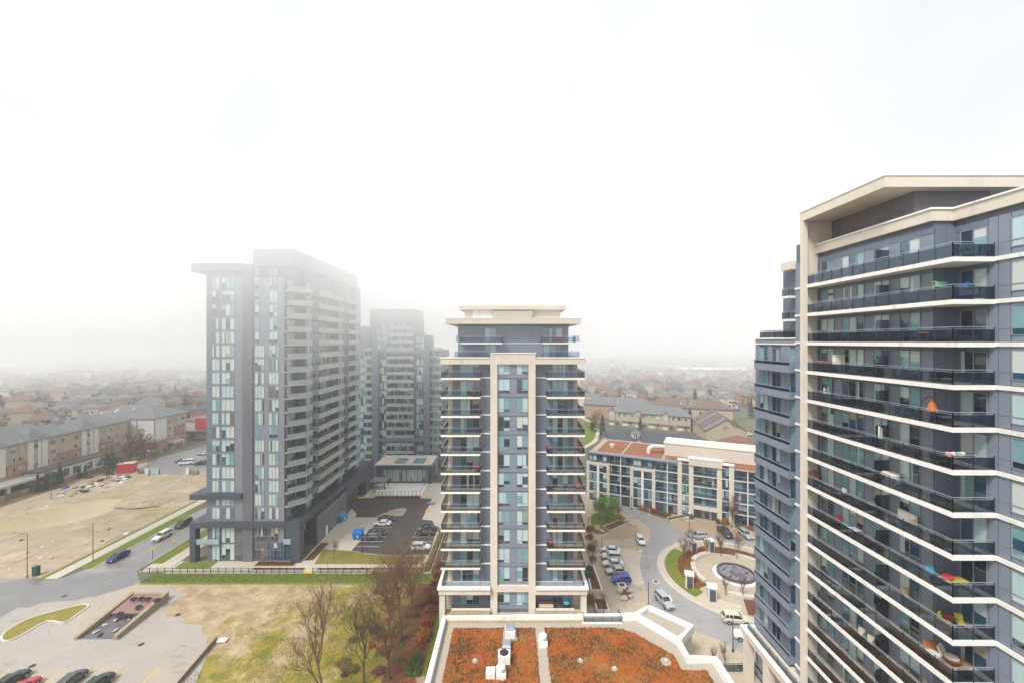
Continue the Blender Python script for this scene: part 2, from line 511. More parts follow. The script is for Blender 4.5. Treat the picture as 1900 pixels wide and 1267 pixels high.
for k, z in enumerate(FA):
    if z > 64.8: continue
    h = 3.075
    hi = k > 12
    W.panel(-10.7, z, 1.28, h, 'panel_blue'); W.panel(-4.25, z, 1.9, h, 'panel_mauve' if k < 12 else 'panel_light')
    W.panel(-9.42, z, 1.78, 0.42, 'panel_blue', name='spandrel'); W.panel(-7.24, z, 2.95, 0.42, 'panel_blue', name='spandrel')
    W.panel(-7.64, z, 0.4, h, 'panel_blue')
    W.window(-9.42, z + 0.42, 1.78, 2.6, nx=2, mats=blind, rr=ra)
    W.window(-7.24, z + 0.42, 2.95, 2.6, nx=3, mats=blind, rr=ra)
    W.panel(0.03, z, 0.3, h, 'panel_light')
    if hi or k in (6,):
        W.panel(1.35, z, 2.3, h, 'panel_light'); W.panel(0.33, z, 1.02, 0.42, 'panel_light', name='spandrel')
        W.window(0.33, z + 0.42, 1.02, 2.6, nx=1, low=0.8, mats=('g_pale', 'g_teal'), rr=ra)
        W.panel(3.65, z, 1.9, 0.42, 'panel_light', name='spandrel'); W.window(3.65, z + 0.42, 1.9, 2.6, nx=2, low=0.8, mats=('g_pale', 'g_white', 'g_teal'), rr=ra)
        W.panel(5.55, z, 1.5, h, 'panel_light')
    else:
        W.window(0.33, z + 0.35, 2.2, 2.68, nx=3, mats=blind, rr=ra); W.panel(0.33, z, 2.2, 0.35, 'panel_mauve', name='spandrel')
        W.panel(2.53, z, 0.95, h, 'panel_mauve')
        W.window(3.48, z + 0.35, 2.35, 2.68, nx=3, mats=blind, rr=ra); W.panel(3.48, z, 2.35, 0.35, 'panel_mauve', name='spandrel')
        W.panel(5.83, z, 1.26, h, 'panel_mauve')
    put('floor_line', shared(('floor_line', 1), lambda: MB().box(-10.75, -0.1, -0.05, -2.32, 0, 0.05).box(0.02, -0.1, -0.05, 7.1, 0, 0.05), 'frame_grey'), TA, (0, -0.001, z))
W.panel(-10.7, 64.55, 8.4, 1.2, 'panel_light'); W.panel(0.03, 64.55, 7.05, 2.4, 'panel_light')
S1, S2 = Wall(TA, (7.15, 0, 0), RAD(90)), Wall(TA, (8.75, 0, 0), RAD(90))
dk = ('g_dark', 'g_navy', 'g_navy', 'g_teal', 'g_dark')
for k, z in enumerate(FA):
    if z > 64: continue
    for (y0, y1, nn) in ((0.6, 6.1, 3), (9.6, 17.2, 6), (17.4, 25.2, 6), (28.4, 38.2, 7)):
        S1.window(y0, z + 0.3, y1 - y0, 2.5, nx=nn, mats=('g_dark', 'g_navy', 'g_teal', 'g_pale', 'g_dark') if k < 13 else ('g_teal', 'g_pale', 'g_navy'), rr=ra, frame='frame_grey')
    for (y0, y1) in ((6.3, 9.4), (25.4, 28.2), (38.4, 42.9)):
        S2.window(y0 + 0.7, z + 0.3, y1 - y0 - 1.1, 2.6, nx=2, mats=('g_pale', 'g_teal', 'g_green'), rr=ra)
        S2.panel(y0, z, 0.66, 3.07, 'panel_light'); S2.panel(y1 - 0.38, z, 0.38, 3.07, 'panel_mauve')
    for poly, path in (([(7.1, 0.0), (7.7, 0.0), (10.6, 3.0), (10.6, 6.2), (7.1, 6.2)], [(7.72, 0.08), (10.52, 3.02), (10.52, 6.15)]),
                       ([(7.1, 9.5), (10.6, 9.5), (10.6, 25.2), (7.1, 25.2)], [(8.8, 9.6), (10.52, 9.6), (10.52, 25.1)]),
                       ([(7.1, 28.4), (10.6, 28.4), (10.6, 38.2), (7.1, 38.2)], [(10.52, 28.5), (10.52, 38.1)])):
        if k == 0: continue
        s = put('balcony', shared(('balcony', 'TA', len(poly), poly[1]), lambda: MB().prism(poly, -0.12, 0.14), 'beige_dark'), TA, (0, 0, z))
        g = MB()
        for p, q in zip(path, path[1:]):
            d = Vector((q[0] - p[0], q[1] - p[1])).normalized() * 0.02
            n = Vector((-d.y, d.x))
            g.hexa([(p[0], p[1], 0.1), (q[0], q[1], 0.1), (q[0] + n.x, q[1] + n.y, 0.1), (p[0] + n.x, p[1] + n.y, 0.1)],
                   [(p[0], p[1], 1.15), (q[0], q[1], 1.15), (q[0] + n.x, q[1] + n.y, 1.15), (p[0] + n.x, p[1] + n.y, 1.15)])
        put('railing', shared(('railing', 'TA', poly[1]), lambda: g, 'rail_frost'), s)
        t = MB()
        for p, q in zip(path, path[1:]):
            t.tube((p[0], p[1], 1.18), (q[0], q[1], 1.18), 0.04, n=4)
        put('handrail', shared(('handrail', 'TA', poly[1]), lambda: t, 'metal'), s)
S1.panel(0.3, 64.9, 38.0, 2.0, 'panel_light')
# podium: dark frame, glazing, garage wall
b = MB()
b.box(-13.9, -0.9, 7.9, 11, -0.2, 9.18); b.box(10.2, -0.2, 7.9, 11, 49.5, 9.18); b.box(-13.9, -0.2, 7.9, -10.7, 10, 9.18)
b.box(-13.9, -0.9, 0, -12.6, 0.6, 7.9); b.box(8.9, -0.9, 0, 11, 1.2, 7.9)
b.box(10.2, 41.5, 0, 11, 49.5, 7.9)
b.box(10.2, 25.8, 5.0, 11, 41.5, 7.9)
b.build('podium_frame', 'panel_dark', TA)
MB().box(-10.7, -0.2, 7.9, 10.2, 49, 8.9).build('podium_roof', 'panel_dark', TA)
b = MB(); b.box(8.2, 2.0, 0, 8.6, 7.6, 7.9); b.box(8.2, 7.6, 0, 10.6, 7.9, 6.6); b.box(8.2, 41.0, 0, 10.1, 41.4, 5)
b.box(8.2, 25.4, 0, 8.5, 41, 5.0)
b.build('podium_wall', 'panel_dark', TA)
P2 = Wall(TA, (10.85, 0, 0), RAD(90))
for i in range(9):
    P2.panel(7.8 + i * 2.0, 0, 2.0, 6.6, 'panel_brown', proud=0.1)
P2.box('coping', 7.8, 6.6, 25.8, 6.72, -0.1, 0.16, 'frame_grey')
MB().box(8.2, 7.9, 0, 10.74, 25.4, 6.55).build('garage_wall', 'panel_brown', TA)
P2.box('door', 12.4, 0.02, 13.5, 2.3, 0.1, 0.14, 'concrete_white')
S3 = Wall(TA, (8.75, 0, 0), RAD(90))
S3.window(2.1, 0.2, 5.4, 6.4, nx=4, mats=dk, rr=ra, frame='frame_dark', name='storefront')
for i in range(8): S3.window(8.2 + i * 2.15, 6.75, 2.1, 1.1, nx=2, mats=('g_dark', 'g_navy'), rr=ra, frame='frame_dark')
W.window(-7.24, 0.25, 2.95, 3.7, nx=3, mats=('g_white', 'g_green', 'g_pale'), rr=ra)
W.window(-7.24, 4.2, 2.95, 3.6, nx=3, mats=('g_white', 'g_green', 'g_pale'), rr=ra)
W.window(-9.42, 4.5, 1.78, 3.2, nx=2, mats=('g_teal', 'g_pale'), rr=ra); W.window(-9.42, 0.2, 1.78, 3.4, nx=2, mats=('g_teal', 'g_pale'), rr=ra)
for z0, hh in ((0.25, 3.7), (4.2, 3.6)):
    W.window(-4.2, z0, 1.86, hh, nx=3, mats=('g_brown',), rr=ra, low=1.2)
W.window(0.1, 0.2, 6.9, 4.0, nx=9, mats=('g_brown', 'g_brown', 'g_navy'), rr=ra, low=2.2, name='storefront')
W.window(0.1, 4.45, 5.6, 3.35, nx=7, mats=('g_dark', 'g_navy', 'g_brown'), rr=ra, low=1.2, name='storefront'); W.panel(5.75, 4.3, 1.3, 3.5, 'panel_mauve')
MB().box(-12.6, -0.7, 4.0, -7.4, 0.1, 4.25).build('balcony', 'frame_grey', TA)
MB().box(-12.6, -0.72, 4.25, -7.4, -0.69, 5.3).build('railing', 'rail_frost', TA)
MB().box(7.1, -0.5, 4.0, 8.9, 0.1, 4.25).box(7.1, -0.52, 4.25, 8.9, -0.49, 5.3).build('balcony', 'rail_frost', TA)
MB().box(7.15, 0.3, 0, 8.7, 0.4, 7.9).build('glazing', 'g_navy', TA)

# ------------------------------------------------------------------ stepped tower behind it
TB = thing('apartment_tower', 'farther grey tower with stepped top behind the pool pavilion', 'tower', (-57, 163, 0))
rb = random.Random(5)
b = MB(); b.box(0.3, 0.1, 0, 24.4, 22, 46.2); b.box(0.5, 3, 46.2, 17.8, 22, 58.6); b.box(17.8, 4, 46.2, 22.5, 20, 52.6); b.box(24.4, 3, 0, 29, 22, 46.5)
b.build('wall', 'core', TB)
MB().box(0.2, 2.4, 57.2, 18.1, 20, 62.8).build('penthouse', 'panel_brown', TB)
b = MB(); b.box(2.4, -1.4, 0, 4.9, 0.3, 46.8); b.box(22.6, -1.4, 0, 24.7, 0.3, 46.8); b.box(4.9, -1.4, 45.3, 22.6, 0.3, 46.8); b.box(4.9, -1.4, 11.2, 22.6, -1.1, 12.4)
b.build('frame', 'panel_blue', TB)
MB().box(-6.5, 2.2, 0, 0.3, 20, 56).build('side_wing', 'panel_blue', TB)
W = Wall(TB, (0, 0, 0), 0)
W2 = Wall(TB, (0, 3, 0), 0)
W1b = Wall(TB, (0, 2.15, 0), 0)
railm = shared(('balcony', 'TB', 1), lambda: MB().box(0, -1.5, -0.1, 10.6, 0.05, 0.12), 'beige_dark')
for k in range(15):
    z = 0.3 + 3.075 * k
    W.window(5.0, z + 0.3, 2.7, 2.6, nx=3, mats=('g_green', 'g_white', 'g_dark', 'g_pale'), rr=rb)
    W.window(19.5, z + 0.3, 2.7, 2.6, nx=3, mats=('g_green', 'g_pale', 'g_teal', 'g_navy'), rr=rb)
    W.window(8.0, z + 0.3, 10.6, 2.5, nx=8, mats=dk, rr=rb)
    W.window(0.3, z + 0.3, 2.1, 2.5, nx=2, mats=dk, rr=rb); W1b.window(-6.2, z + 0.3, 5.4, 2.5, nx=4, mats=('g_navy', 'g_teal', 'g_pale'), rr=rb); W2.window(24.9, z + 0.3, 4.0, 2.5, nx=4, mats=('g_pale', 'g_teal', 'g_navy', 'g_green'), rr=rb)
    for x0, w, dy in ((7.95, 10.7, 0), (-0.6, 3.0, 0), (24.7, 4.5, 3)):
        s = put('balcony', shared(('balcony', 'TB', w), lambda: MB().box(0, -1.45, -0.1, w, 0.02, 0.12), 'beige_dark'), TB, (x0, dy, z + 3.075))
        put('railing', shared(('railing', 'TB', w), lambda: MB().box(0, -1.43, 0.12, w, -1.4, 1.15), 'rail_frost'), s)
for k in range(4):
    z = 46.9 + 2.75 * k
    W2.window(3.2, z, 4.0, 2.3, nx=4, mats=('g_pale', 'g_teal'), rr=rb); W2.window(8.2, z, 9.2, 2.3, nx=7, mats=('g_teal', 'g_navy', 'g_pale'), rr=rb)
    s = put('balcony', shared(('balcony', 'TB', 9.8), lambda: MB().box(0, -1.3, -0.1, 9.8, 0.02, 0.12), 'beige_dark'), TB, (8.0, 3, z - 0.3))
    put('railing', shared(('railing', 'TB', 9.8), lambda: MB().box(0, -1.28, 0.12, 9.8, -1.25, 1.15), 'rail_frost'), s)
    if k < 2: Wall(TB, (0, 4, 0), 0).window(18.2, z, 4.0, 2.3, nx=3, mats=('g_pale', 'g_teal'), rr=rb)
for x0, w, y, z in ((17.8, 4.7, 3.0, 52.6), (24.4, 4.6, 2.0, 46.5)):
    railing(TB, [(x0, y + 1.1), (x0 + w, y + 1.1)], z, 1.1, 1.5, 'rail_clear')
Wall(TB, (0.2, 2.38, 0), 0).panel(0, 60.0, 18, 2.6, 'panel_brown', name='parapet')

# ------------------------------------------------------------------ pool pavilion in front of the stepped tower
PV = thing('pool_pavilion', 'single storey pavilion with glazed front under a dark frame and pale roof deck', 'pavilion', (-48, 147, 0))
MB().box(0, 0.6, 4.6, 19.4, 13.5, 6.1).box(0, 7, 0, 19.4, 13.5, 4.6).build('wall', 'panel_mauve', PV)
b = MB(); b.box(0, -0.6, 5.0, 19.6, 0.6, 6.15); b.box(18.4, -0.6, 0, 19.6, 7, 5.0); b.box(0, -0.6, 0, 0.8, 7, 5.0); b.build('frame', 'panel_dark', PV)
MB().box(-1, 0.7, 6.1, 19.2, 13.4, 6.22).build('roof', 'beige', PV)
for i, x in enumerate((5.5, 12.2)):
    o = MB().box(x, 2.4, 6.2, x + 4.0, 8, 6.6).build('skylight', 'frame_grey', PV)
    MB().box(x + 0.2, 2.6, 6.6, x + 3.8, 7.8, 6.64).build('pane', 'g_teal', o)
W = Wall(PV, (0, 1.0, 0), 0)
for i in range(7): W.window(2.2 + i * 2.25, 0.3, 2.2, 4.2, nx=4, mats=('g_teal', 'g_pale', 'g_green'), rr=rb)
MB().box(0.8, 1.05, 0, 18.4, 7, 4.6).build('room', 'panel_brown', PV)
MB().box(-0.5, -7.0, 2.6, 5.2, -2.2, 2.85).build('canopy', 'frame_grey', PV)
for x, y in ((-0.2, -6.7), (4.9, -6.7), (4.9, -2.5)): MB().box(x - 0.12, y - 0.12, 0, x + 0.12, y + 0.12, 2.6).build('post', 'metal_dark', PV)

# ------------------------------------------------------------------ beige framed tower in the middle
TC = thing('apartment_tower', 'beige framed tower with corner balconies standing in the middle of the picture', 'tower', (0.15, 68, 0))
rc = random.Random(8)
FC = [9.9 + 3.1 * k for k in range(12)]          # floor levels of the balconies, the last under the cornice
b = MB(); b.box(-10.1, 1.5, 0, 10.1, 27, 46.6); b.box(-9.4, 3.0, 46.6, 9.5, 25, 52.9); b.box(-2.5, 0.5, 0, 2.5, 1.5, 46.4)
b.build('wall', 'core', TC)
b = MB()
for s in (-1, 1):
    b.box(min(s * 2.55, s * 3.7), 0.0, 5.4, max(s * 2.55, s * 3.7), 1.6, 48.0)
b.box(-2.55, 0.0, 46.3, 2.55, 1.6, 48.0); b.box(-2.55, 0.0, 9.0, 2.55, 0.6, 10.0)
b.build('frame', 'beige', TC)
MB().box(-3.8, -0.1, 48.0, 3.8, 1.7, 48.15).build('coping', 'concrete_white', TC)
b = MB()
for s in (-1, 1):
    x0, x1 = sorted((s * 3.7, s * 11.9)); b.box(x0, 0.0, 46.3, x1, 1.4, 47.25)
    x0, x1 = sorted((s * 10.1, s * 11.9)); b.box(x0, 1.4, 46.3, x1, 24, 47.25)
b.build('cornice', 'beige', TC)
for s in (-1, 1):
    x0, x1 = sorted((s * 3.85, s * 12.0)); MB().box(x0, -0.1, 47.25, x1, 1.5, 47.42).build('coping', 'concrete_white', TC)
    x0, x1 = sorted((s * 10.1, s * 10.9)); MB().box(x0, 2.2, 5.4, x1, 6, 46.3).build('corner_pier', 'beige', TC)
W, WC, WU = Wall(TC, (0, 1.45, 0), 0), Wall(TC, (0, 0.45, 0), 0), Wall(TC, (0, 2.95, 0), 0)
tl = ('g_pale', 'g_teal', 'g_pale', 'g_navy', 'g_dark', 'g_teal', 'g_dark')
MB().box(-10.1, 1.4, 5.4, -10.09, 1.5, 5.5)
for k, z in enumerate([6.0] + FC):
    if z > 44.5: continue
    # sides: panels and a door group behind each balcony
    for s in (-1, 1):
        xs = [-10.1, -8.8, -5.55, -4.6, -3.7] if s < 0 else [3.7, 4.9, 6.6, 9.2, 10.1]
        hw = 3.06 if k else 3.85
        W.panel(xs[0], z, xs[1] - xs[0], hw, 'panel_blue')
        if s < 0:
            W.window(-8.8, z + 0.1, 3.2, 2.5, nx=3, mats=tl, rr=rc); W.panel(-8.8, z + 2.62, 3.2, hw - 2.62, 'panel_blue', name='spandrel')
            W.panel(-5.55, z, 0.95, hw, 'panel_blue'); W.panel(-4.6, z, 0.9, hw, 'panel_blue')
        else:
            W.panel(4.9, z, 1.7, hw, 'panel_blue'); W.window(6.6, z + 0.1, 2.6, 2.5, nx=3, mats=tl, rr=rc)
            W.panel(6.6, z + 2.62, 2.6, hw - 2.62, 'panel_blue', name='spandrel'); W.panel(9.2, z, 0.9, hw, 'panel_blue')
    # central strip
    hc = 3.1 if k else 3.0
    WC.panel(-2.5, z, 5.0, 0.62, 'panel_light', name='spandrel')
    WC.window(-2.5, z + 0.62, 2.0, hc - 0.72, nx=2, low=0.45, mats=('g_pale', 'g_white', 'g_teal', 'g_dark', 'g_pale', 'g_teal'), rr=rc)
    WC.panel(-0.5, z + 0.62, 1.1, hc - 0.72, 'panel_light'); WC.window(0.6, z + 0.62, 1.9, hc - 0.72, nx=2, low=0.45, mats=('g_pale', 'g_white', 'g_teal', 'g_dark', 'g_pale'), rr=rc)
    if z < 9: continue
    for s in (-1, 1):
        x0, x1 = sorted((s * 3.7, s * 10.1))
        put('floor_band', shared(('floor_band', 'TC'), lambda: MB().box(0, -0.16, -0.1, 6.4, 0, 0.1), 'concrete_white'), TC, (x0, 1.4, z))
for k, z in enumerate(FC):
    if k == 0 or z > 44.5: continue
    for s in (-1, 1):
        inx = 5.35 if s < 0 else 5.55
        poly = [(s * inx, -0.25), (s * 11.8, -0.25), (s * 11.8, 9.5), (s * 10.05, 9.5), (s * 10.05, 1.44), (s * inx, 1.44)]
        if s > 0: pass
        else: poly = poly[::-1]
        o = put('balcony', shared(('balcony', 'TC', s), lambda: MB().prism(poly, -0.22, 0.1, 0, 1), ['concrete_white', 'deck']), TC, (0, 0, z))
        r = railing(TC, [(s * inx, 1.3), (s * inx, -0.15), (s * 11.7, -0.15), (s * 11.7, 9.4)], z + 0.1, 1.12, 1.6, 'rail_glass', posts=True, post='metal_dark')
# terrace over the two-storey portico
for s in (-1, 1):
    x0, x1 = sorted((s * 3.7, s * 12.1))
    b = MB(); b.box(x0, -0.6, 8.9, x1, 1.4, 9.75)
    xa, xb = sorted((s * 10.1, s * 12.1)); b.box(xa, 1.4, 8.9, xb, 12, 9.75)
    b.build('terrace', 'beige', TC)
    b = MB(); b.box(x0 - (0.2 if s < 0 else 0), -0.8, 9.75, x1 + (0.2 if s > 0 else 0), -0.2, 10.15)
    xa, xb = sorted((s * 11.7, s * 12.3)); b.box(xa, -0.2, 9.75, xb, 12, 10.15); b.build('coping', 'concrete_white', TC)
    railing(TC, [(s * 3.75, -0.1), (s * 11.6, -0.1), (s * 11.6, 9)], 9.75, 1.1, 1.6, 'rail_glass', post='metal_dark')
    xa, xb = sorted((s * 11.1, s * 12.0)); MB().box(xa, -0.4, 0, xb, 0.5, 8.9).build('column', 'beige', TC)
    xa, xb = sorted((s * 11.1, s * 12.0)); MB().box(xa, 7.0, 0, xb, 7.9, 8.9).build('column', 'beige', TC)
    xa, xb = sorted((s * 3.75, s * 10.0)); MB().box(xa, -0.5, 5.0, xb, -0.3, 6.35).build('balustrade', 'deck', TC)
    MB().box(xa, -0.62, 6.35, xb, -0.18, 6.5).build('coping', 'beige', TC)
MB().box(-11.2, -1.6, 4.2, 11.2, 1.3, 5.4).build('deck', 'deck', TC)
# set-back top storeys, roof overhang and plant room
for k, z in enumerate((46.9, 49.75)):
    for i, (x, w) in enumerate(((-9.4, 1.5), (-7.9, 1.6), (-6.3, 1.5), (-2.9, 1.9), (-1.0, 2.0), (1.0, 2.0), (3.0, 2.2), (8.4, 1.1))):
        WU.panel(x, z, w, 2.85, 'panel_light')
    WU.window(-4.8, z + 0.2, 1.9, 2.4, nx=2, mats=('g_pale', 'g_teal'), rr=rc); WU.panel(-4.8, z + 2.62, 1.9, 0.25, 'panel_light', name='spandrel')
    WU.window(5.2, z + 0.2, 3.2, 2.4, nx=3, mats=('g_teal', 'g_pale', 'g_navy'), rr=rc); WU.panel(5.2, z + 2.62, 3.2, 0.25, 'panel_light', name='spandrel')
for s, x0, x1 in ((-1, -10.6, -1.8), (1, 4.9, 10.4)):
    if s < 0: x0, x1 = -8.7, -1.8
    MB().box(x0, 1.2, 49.55, x1, 2.9, 49.8).build('balcony', 'concrete_white', TC)
    railing(TC, [(x0, 2.8), (x0, 1.3), (x1, 1.3), (x1, 2.8)], 49.8, 1.1, 1.6, 'rail_glass', post='metal_dark')
    railing(TC, [(x0 - 0.9 if s < 0 else x0, 0.9), (x1 + (0.6 if s > 0 else -0.3), 0.9)], 47.42, 1.05, 1.6, 'rail_glass', post='metal_dark')
    e = x0 - 1.3 if s < 0 else x1
    MB().box(e, 5, 49.9, e + 1.3, 5.05, 51).build('side_rail', 'rail_glass', TC)
MB().box(-9.4, 2.8, 49.6, 9.5, 2.95, 49.75).build('floor_band', 'concrete_white', TC)
MB().box(-11.2, 0.8, 52.9, 11.3, 26, 53.75).build('roof', 'beige', TC)
MB().box(-11.25, 0.75, 53.75, 11.35, 2.2, 53.86).build('coping', 'concrete_white', TC)
MB().box(-8.3, 3.6, 53.75, 8.2, 22, 55.4).build('plant_room', 'beige', TC)
MB().box(-9.2, 2.9, 55.4, 9.1, 23, 56.1).build('plant_roof', 'beige', TC)
MB().box(-3.3, 2.3, 53.75, 3.3, 3.6, 55.1).build('plant_bay', 'beige_dark', TC)
MB().box(-6.9, 3.5, 53.76, -3.4, 3.62, 55.35).build('vent_opening', 'concrete_white', TC)
tub = MB(); tub.tube((5.0, 5, 56.1), (5.0, 5, 56.7), 0.03); tub.tube((-2.0, 6, 56.1), (-2.0, 6, 56.5), 0.05); tub.build('antenna', 'metal', TC)

# ------------------------------------------------------------------ near tower at the right edge
TD = thing('apartment_tower', 'nearest blue grey tower with long white edged balconies at the right edge', 'tower', (32, 46, 0))
rd = random.Random(21)
FD = [56.1 - 3.13 * k for k in range(17)]          # balcony floors, from the top down
tld = ('g_pale', 'g_teal', 'g_navy', 'g_teal', 'g_dark', 'g_pale', 'g_navy', 'g_green')
b = MB()
b.box(2.0, -12.6, 0, 18, 0.0, 60.2); b.box(3.7, -24, 0, 18, -12.6, 60.2); b.box(1.3, 0.55, 0, 18, 2.6, 61.2)
b.box(1.8, 2.6, 0, 14, 11.4, 49.6); b.box(7.2, 2.6, 49.6, 18, 14, 60.0)
b.build('wall', 'core', TD)
# beige fin with its return wall and the floating roof frame
MB().box(-0.1, -0.5, 0, 0.42, -0.05, 63.2).build('fin', 'beige', TD)
MB().box(0.3, -0.05, 0, 3.4, 0.5, 63.2).build('return_wall', 'beige', TD)
b = MB(); b.box(-0.1, -10.5, 63.2, 22, 0.0, 64.15)
b.build('roof', 'beige', TD)
MB().box(-0.17, -10.57, 64.15, 22, 0.06, 64.25).build('coping', 'concrete_white', TD)
MB().box(3.4, -9.5, 60.2, 10.1, 0.1, 63.2).build('penthouse', 'brick_grey', TD)
MB().box(10.1, -7.5, 60.2, 18, 0.1, 63.2).build('penthouse_glazing', 'beige_dark', TD)
b = MB(); b.box(1.6, -12.75, 59.65, 2.3, 0.1, 60.55); b.box(2.3, -12.75, 59.65, 3.9, -12.3, 60.55); b.box(3.35, -24, 59.65, 3.95, -12.75, 60.55)
b.build('cornice', 'beige', TD)
b = MB(); b.box(1.5, -12.85, 60.55, 2.4, 0.1, 60.7); b.box(2.4, -12.85, 60.55, 4.0, -12.2, 60.7); b.box(3.25, -24, 60.55, 4.05, -12.85, 60.7)
b.build('coping', 'concrete_white', TD)
A_, F_, B_ = Wall(TD, (1.92, 0.0, 0), RAD(-90)), Wall(TD, (1.95, -12.68, 0), 0), Wall(TD, (3.62, -12.6, 0), RAD(-90))
slab = [(0.35, 0.05), (0.35, -15.55), (3.6, -15.55), (3.6, -12.7), (1.9, -12.7), (1.9, 0.05)]
slab_in = [(0.6, 0.0), (0.6, -15.3), (3.55, -15.3), (3.55, -12.75), (1.85, -12.75), (1.85, 0.0)]
for k, z in enumerate(FD):
    zt = z + 0.16
    A_.window(0.03, zt, 0.5, 2.4, nx=1, mats=('g_navy',), rr=rd)
    A_.window(0.55, zt, 1.85, 2.4, nx=2, low=(1.7 if rd.random() < 0.3 else 0), mats=tld, rr=rd)
    A_.panel(2.42, zt, 0.98, 2.4, 'panel_light'); A_.window(3.42, zt, 1.8, 2.4, nx=2, mats=tld, rr=rd); A_.window(5.24, zt, 0.86, 2.4, nx=1, low=0.5, mats=tld, rr=rd)
    A_.panel(6.12, zt, 0.98, 2.4, 'panel_light'); A_.window(7.12, zt, 1.7, 2.4, nx=2, low=0.5, mats=tld, rr=rd); A_.panel(8.84, zt, 0.86, 2.4, 'panel_light')
    A_.window(9.72, zt, 1.9, 2.4, nx=2, low=0.5, mats=tld, rr=rd); A_.panel(11.64, zt, 0.98, 2.4, 'panel_light')
    for x0, x1 in ((0.03, 2.4), (2.42, 4.4), (4.42, 6.1), (6.12, 8.0), (8.02, 9.7), (9.72, 11.62), (11.64, 12.62)):
        A_.panel(x0, zt + 2.42, x1 - x0, 0.52, 'panel_blue', name='spandrel')
    F_.panel(0.03, zt, 0.8, 2.9, 'panel_blue'); F_.panel(0.85, zt, 0.8, 2.9, 'panel_blue')
    B_.panel(0.1, zt, 0.35, 2.4, 'panel_blue'); B_.window(0.48, zt, 1.9, 2.4, nx=2, mats=('g_dark', 'g_navy', 'g_dark', 'g_pale'), rr=rd); B_.panel(0.1, zt + 2.42, 2.3, 0.5, 'panel_blue', name='spandrel')
    B_.panel(2.42, zt, 0.6, 2.92, 'panel_light'); B_.panel(3.05, zt, 0.75, 0.9, 'panel_light'); B_.panel(3.05, zt + 0.9, 0.75, 2.02, 'panel_light')
    B_.window(3.85, zt + 0.42, 1.6, 2.2, nx=1, low=0.5, mats=('g_pale', 'g_pale', 'g_teal', 'g_white'), rr=rd)
    B_.panel(3.85, zt, 1.6, 0.42, 'panel_light', name='spandrel'); B_.panel(3.85, zt + 2.62, 1.6, 0.3, 'panel_light', name='spandrel')
    B_.panel(5.5, zt, 1.2, 2.92, 'panel_light'); B_.window(6.75, zt, 1.6, 2.6, nx=1, mats=tld, rr=rd)
    o = put('balcony', shared(('balcony', 'TD'), lambda: MB().prism(slab, -0.24, 0.1, 0, 0), 'concrete_white'), TD, (0, 0, z))
    put('deck', shared(('deck', 'TD'), lambda: MB().prism(slab_in, 0.1, 0.125), 'deck'), o)
    put('floor_band', shared(('floor_band', 'TD'), lambda: MB().box(3.45, -24, -0.2, 3.62, -15.55, 0.12), 'concrete_white'), TD, (0, 0, z))
    railing(TD, [(0.45, 0.0), (0.45, -15.45), (3.5, -15.45)], z + 0.12, 1.1, 1.3, 'rail_glass', post='metal_dark')
    put('privacy_screen', shared(('privacy_screen', 1), lambda: MB().box(0.7, -0.02, 0.2, 1.85, 0.02, 2.0).box(0.66, -0.04, 0.15, 0.72, 0.04, 2.05).box(0.66, -0.04, 2.0, 1.85, 0.04, 2.06), ['rail_clear']), TD, (0, -8.75, z))
    MBk = None
# grey wing behind the fin, solid fronted balconies
Wg = Wall(TD, (1.72, 11.4, 0), RAD(-90))
for k in range(15):
    z = 46.45 - 3.13 * k
    if z < 2.5: continue
    Wg.panel(0.0, z, 1.0, 3.1, 'panel_light'); Wg.window(1.02, z + 0.3, 1.85, 2.5, nx=2, mats=('g_teal', 'g_pale', 'g_navy'), rr=rd); Wg.panel(2.9, z, 0.8, 3.1, 'panel_light')
    Wg.window(3.72, z + 0.2, 1.7, 2.5, nx=2, mats=('g_dark', 'g_navy', 'g_dark'), rr=rd); Wg.panel(5.45, z, 0.85, 3.1, 'panel_light'); Wg.panel(6.32, z, 0.85, 3.1, 'panel_light')
    Wg.window(7.2, z + 0.2, 1.4, 2.6, nx=1, mats=('g_teal', 'g_navy'), rr=rd)
    Wg.box('floor_band', -0.05, z - 0.12, 1.2, z + 0.1, 0.0, 0.16, 'concrete_white')
    o = put('balcony', shared(('balcony', 'wing'), lambda: MB().box(0.75, 3.0, -0.15, 1.7, 10.1, 0.05).box(0.72, 3.0, -0.15, 0.78, 10.1, 0.72).box(0.78, 3.0, 0.05, 1.7, 3.06, 0.72), 'panel_light'), TD, (0, 0, z))
    put('railing', shared(('railing', 'wing'), lambda: MB().box(0.74, 3.02, 0.72, 0.77, 10.1, 1.1), 'rail_glass'), o)
    put('handrail', shared(('handrail', 'wing'), lambda: MB().box(0.70, 3.0, 1.1, 0.80, 10.15, 1.16), 'metal'), o)
for z in FD[:2] + FD[2:]:
    put('floor_band', shared(('floor_band', 'fin'), lambda: MB().box(1.1, 0.62, -0.12, 1.3, 2.6, 0.12), 'concrete_white'), TD, (0, 0, z))
    panel(TD, (1.25, 2.6, z + 0.15), RAD(-90), 1.0, 2.8, 'panel_light'); panel(TD, (1.25, 1.6, z + 0.15), RAD(-90), 0.98, 2.8, 'panel_light')
MB().box(1.55, 2.5, 49.6, 14, 11.6, 49.75).box(1.55, 2.5, 50.3, 14, 11.6, 50.45).build('coping', 'concrete_white', TD)
for i in range(6): Wg.panel(0.0 + i * 1.46, 49.75, 1.46, 0.55, 'panel_light')
MB().box(1.75, 2.6, 49.75, 13.9, 11.35, 50.3).build('parapet', 'panel_light', TD)
railing(TD, [(7.0, 11.0), (2.1, 11.0), (2.1, 3.0)], 50.45, 0.95, 1.0, 'rail_clear', post='metal_dark', top='metal_dark')
MB().box(5.9, 10.5, 59.8, 18, 12.5, 60.9).build('rear_roof', 'beige', TD)
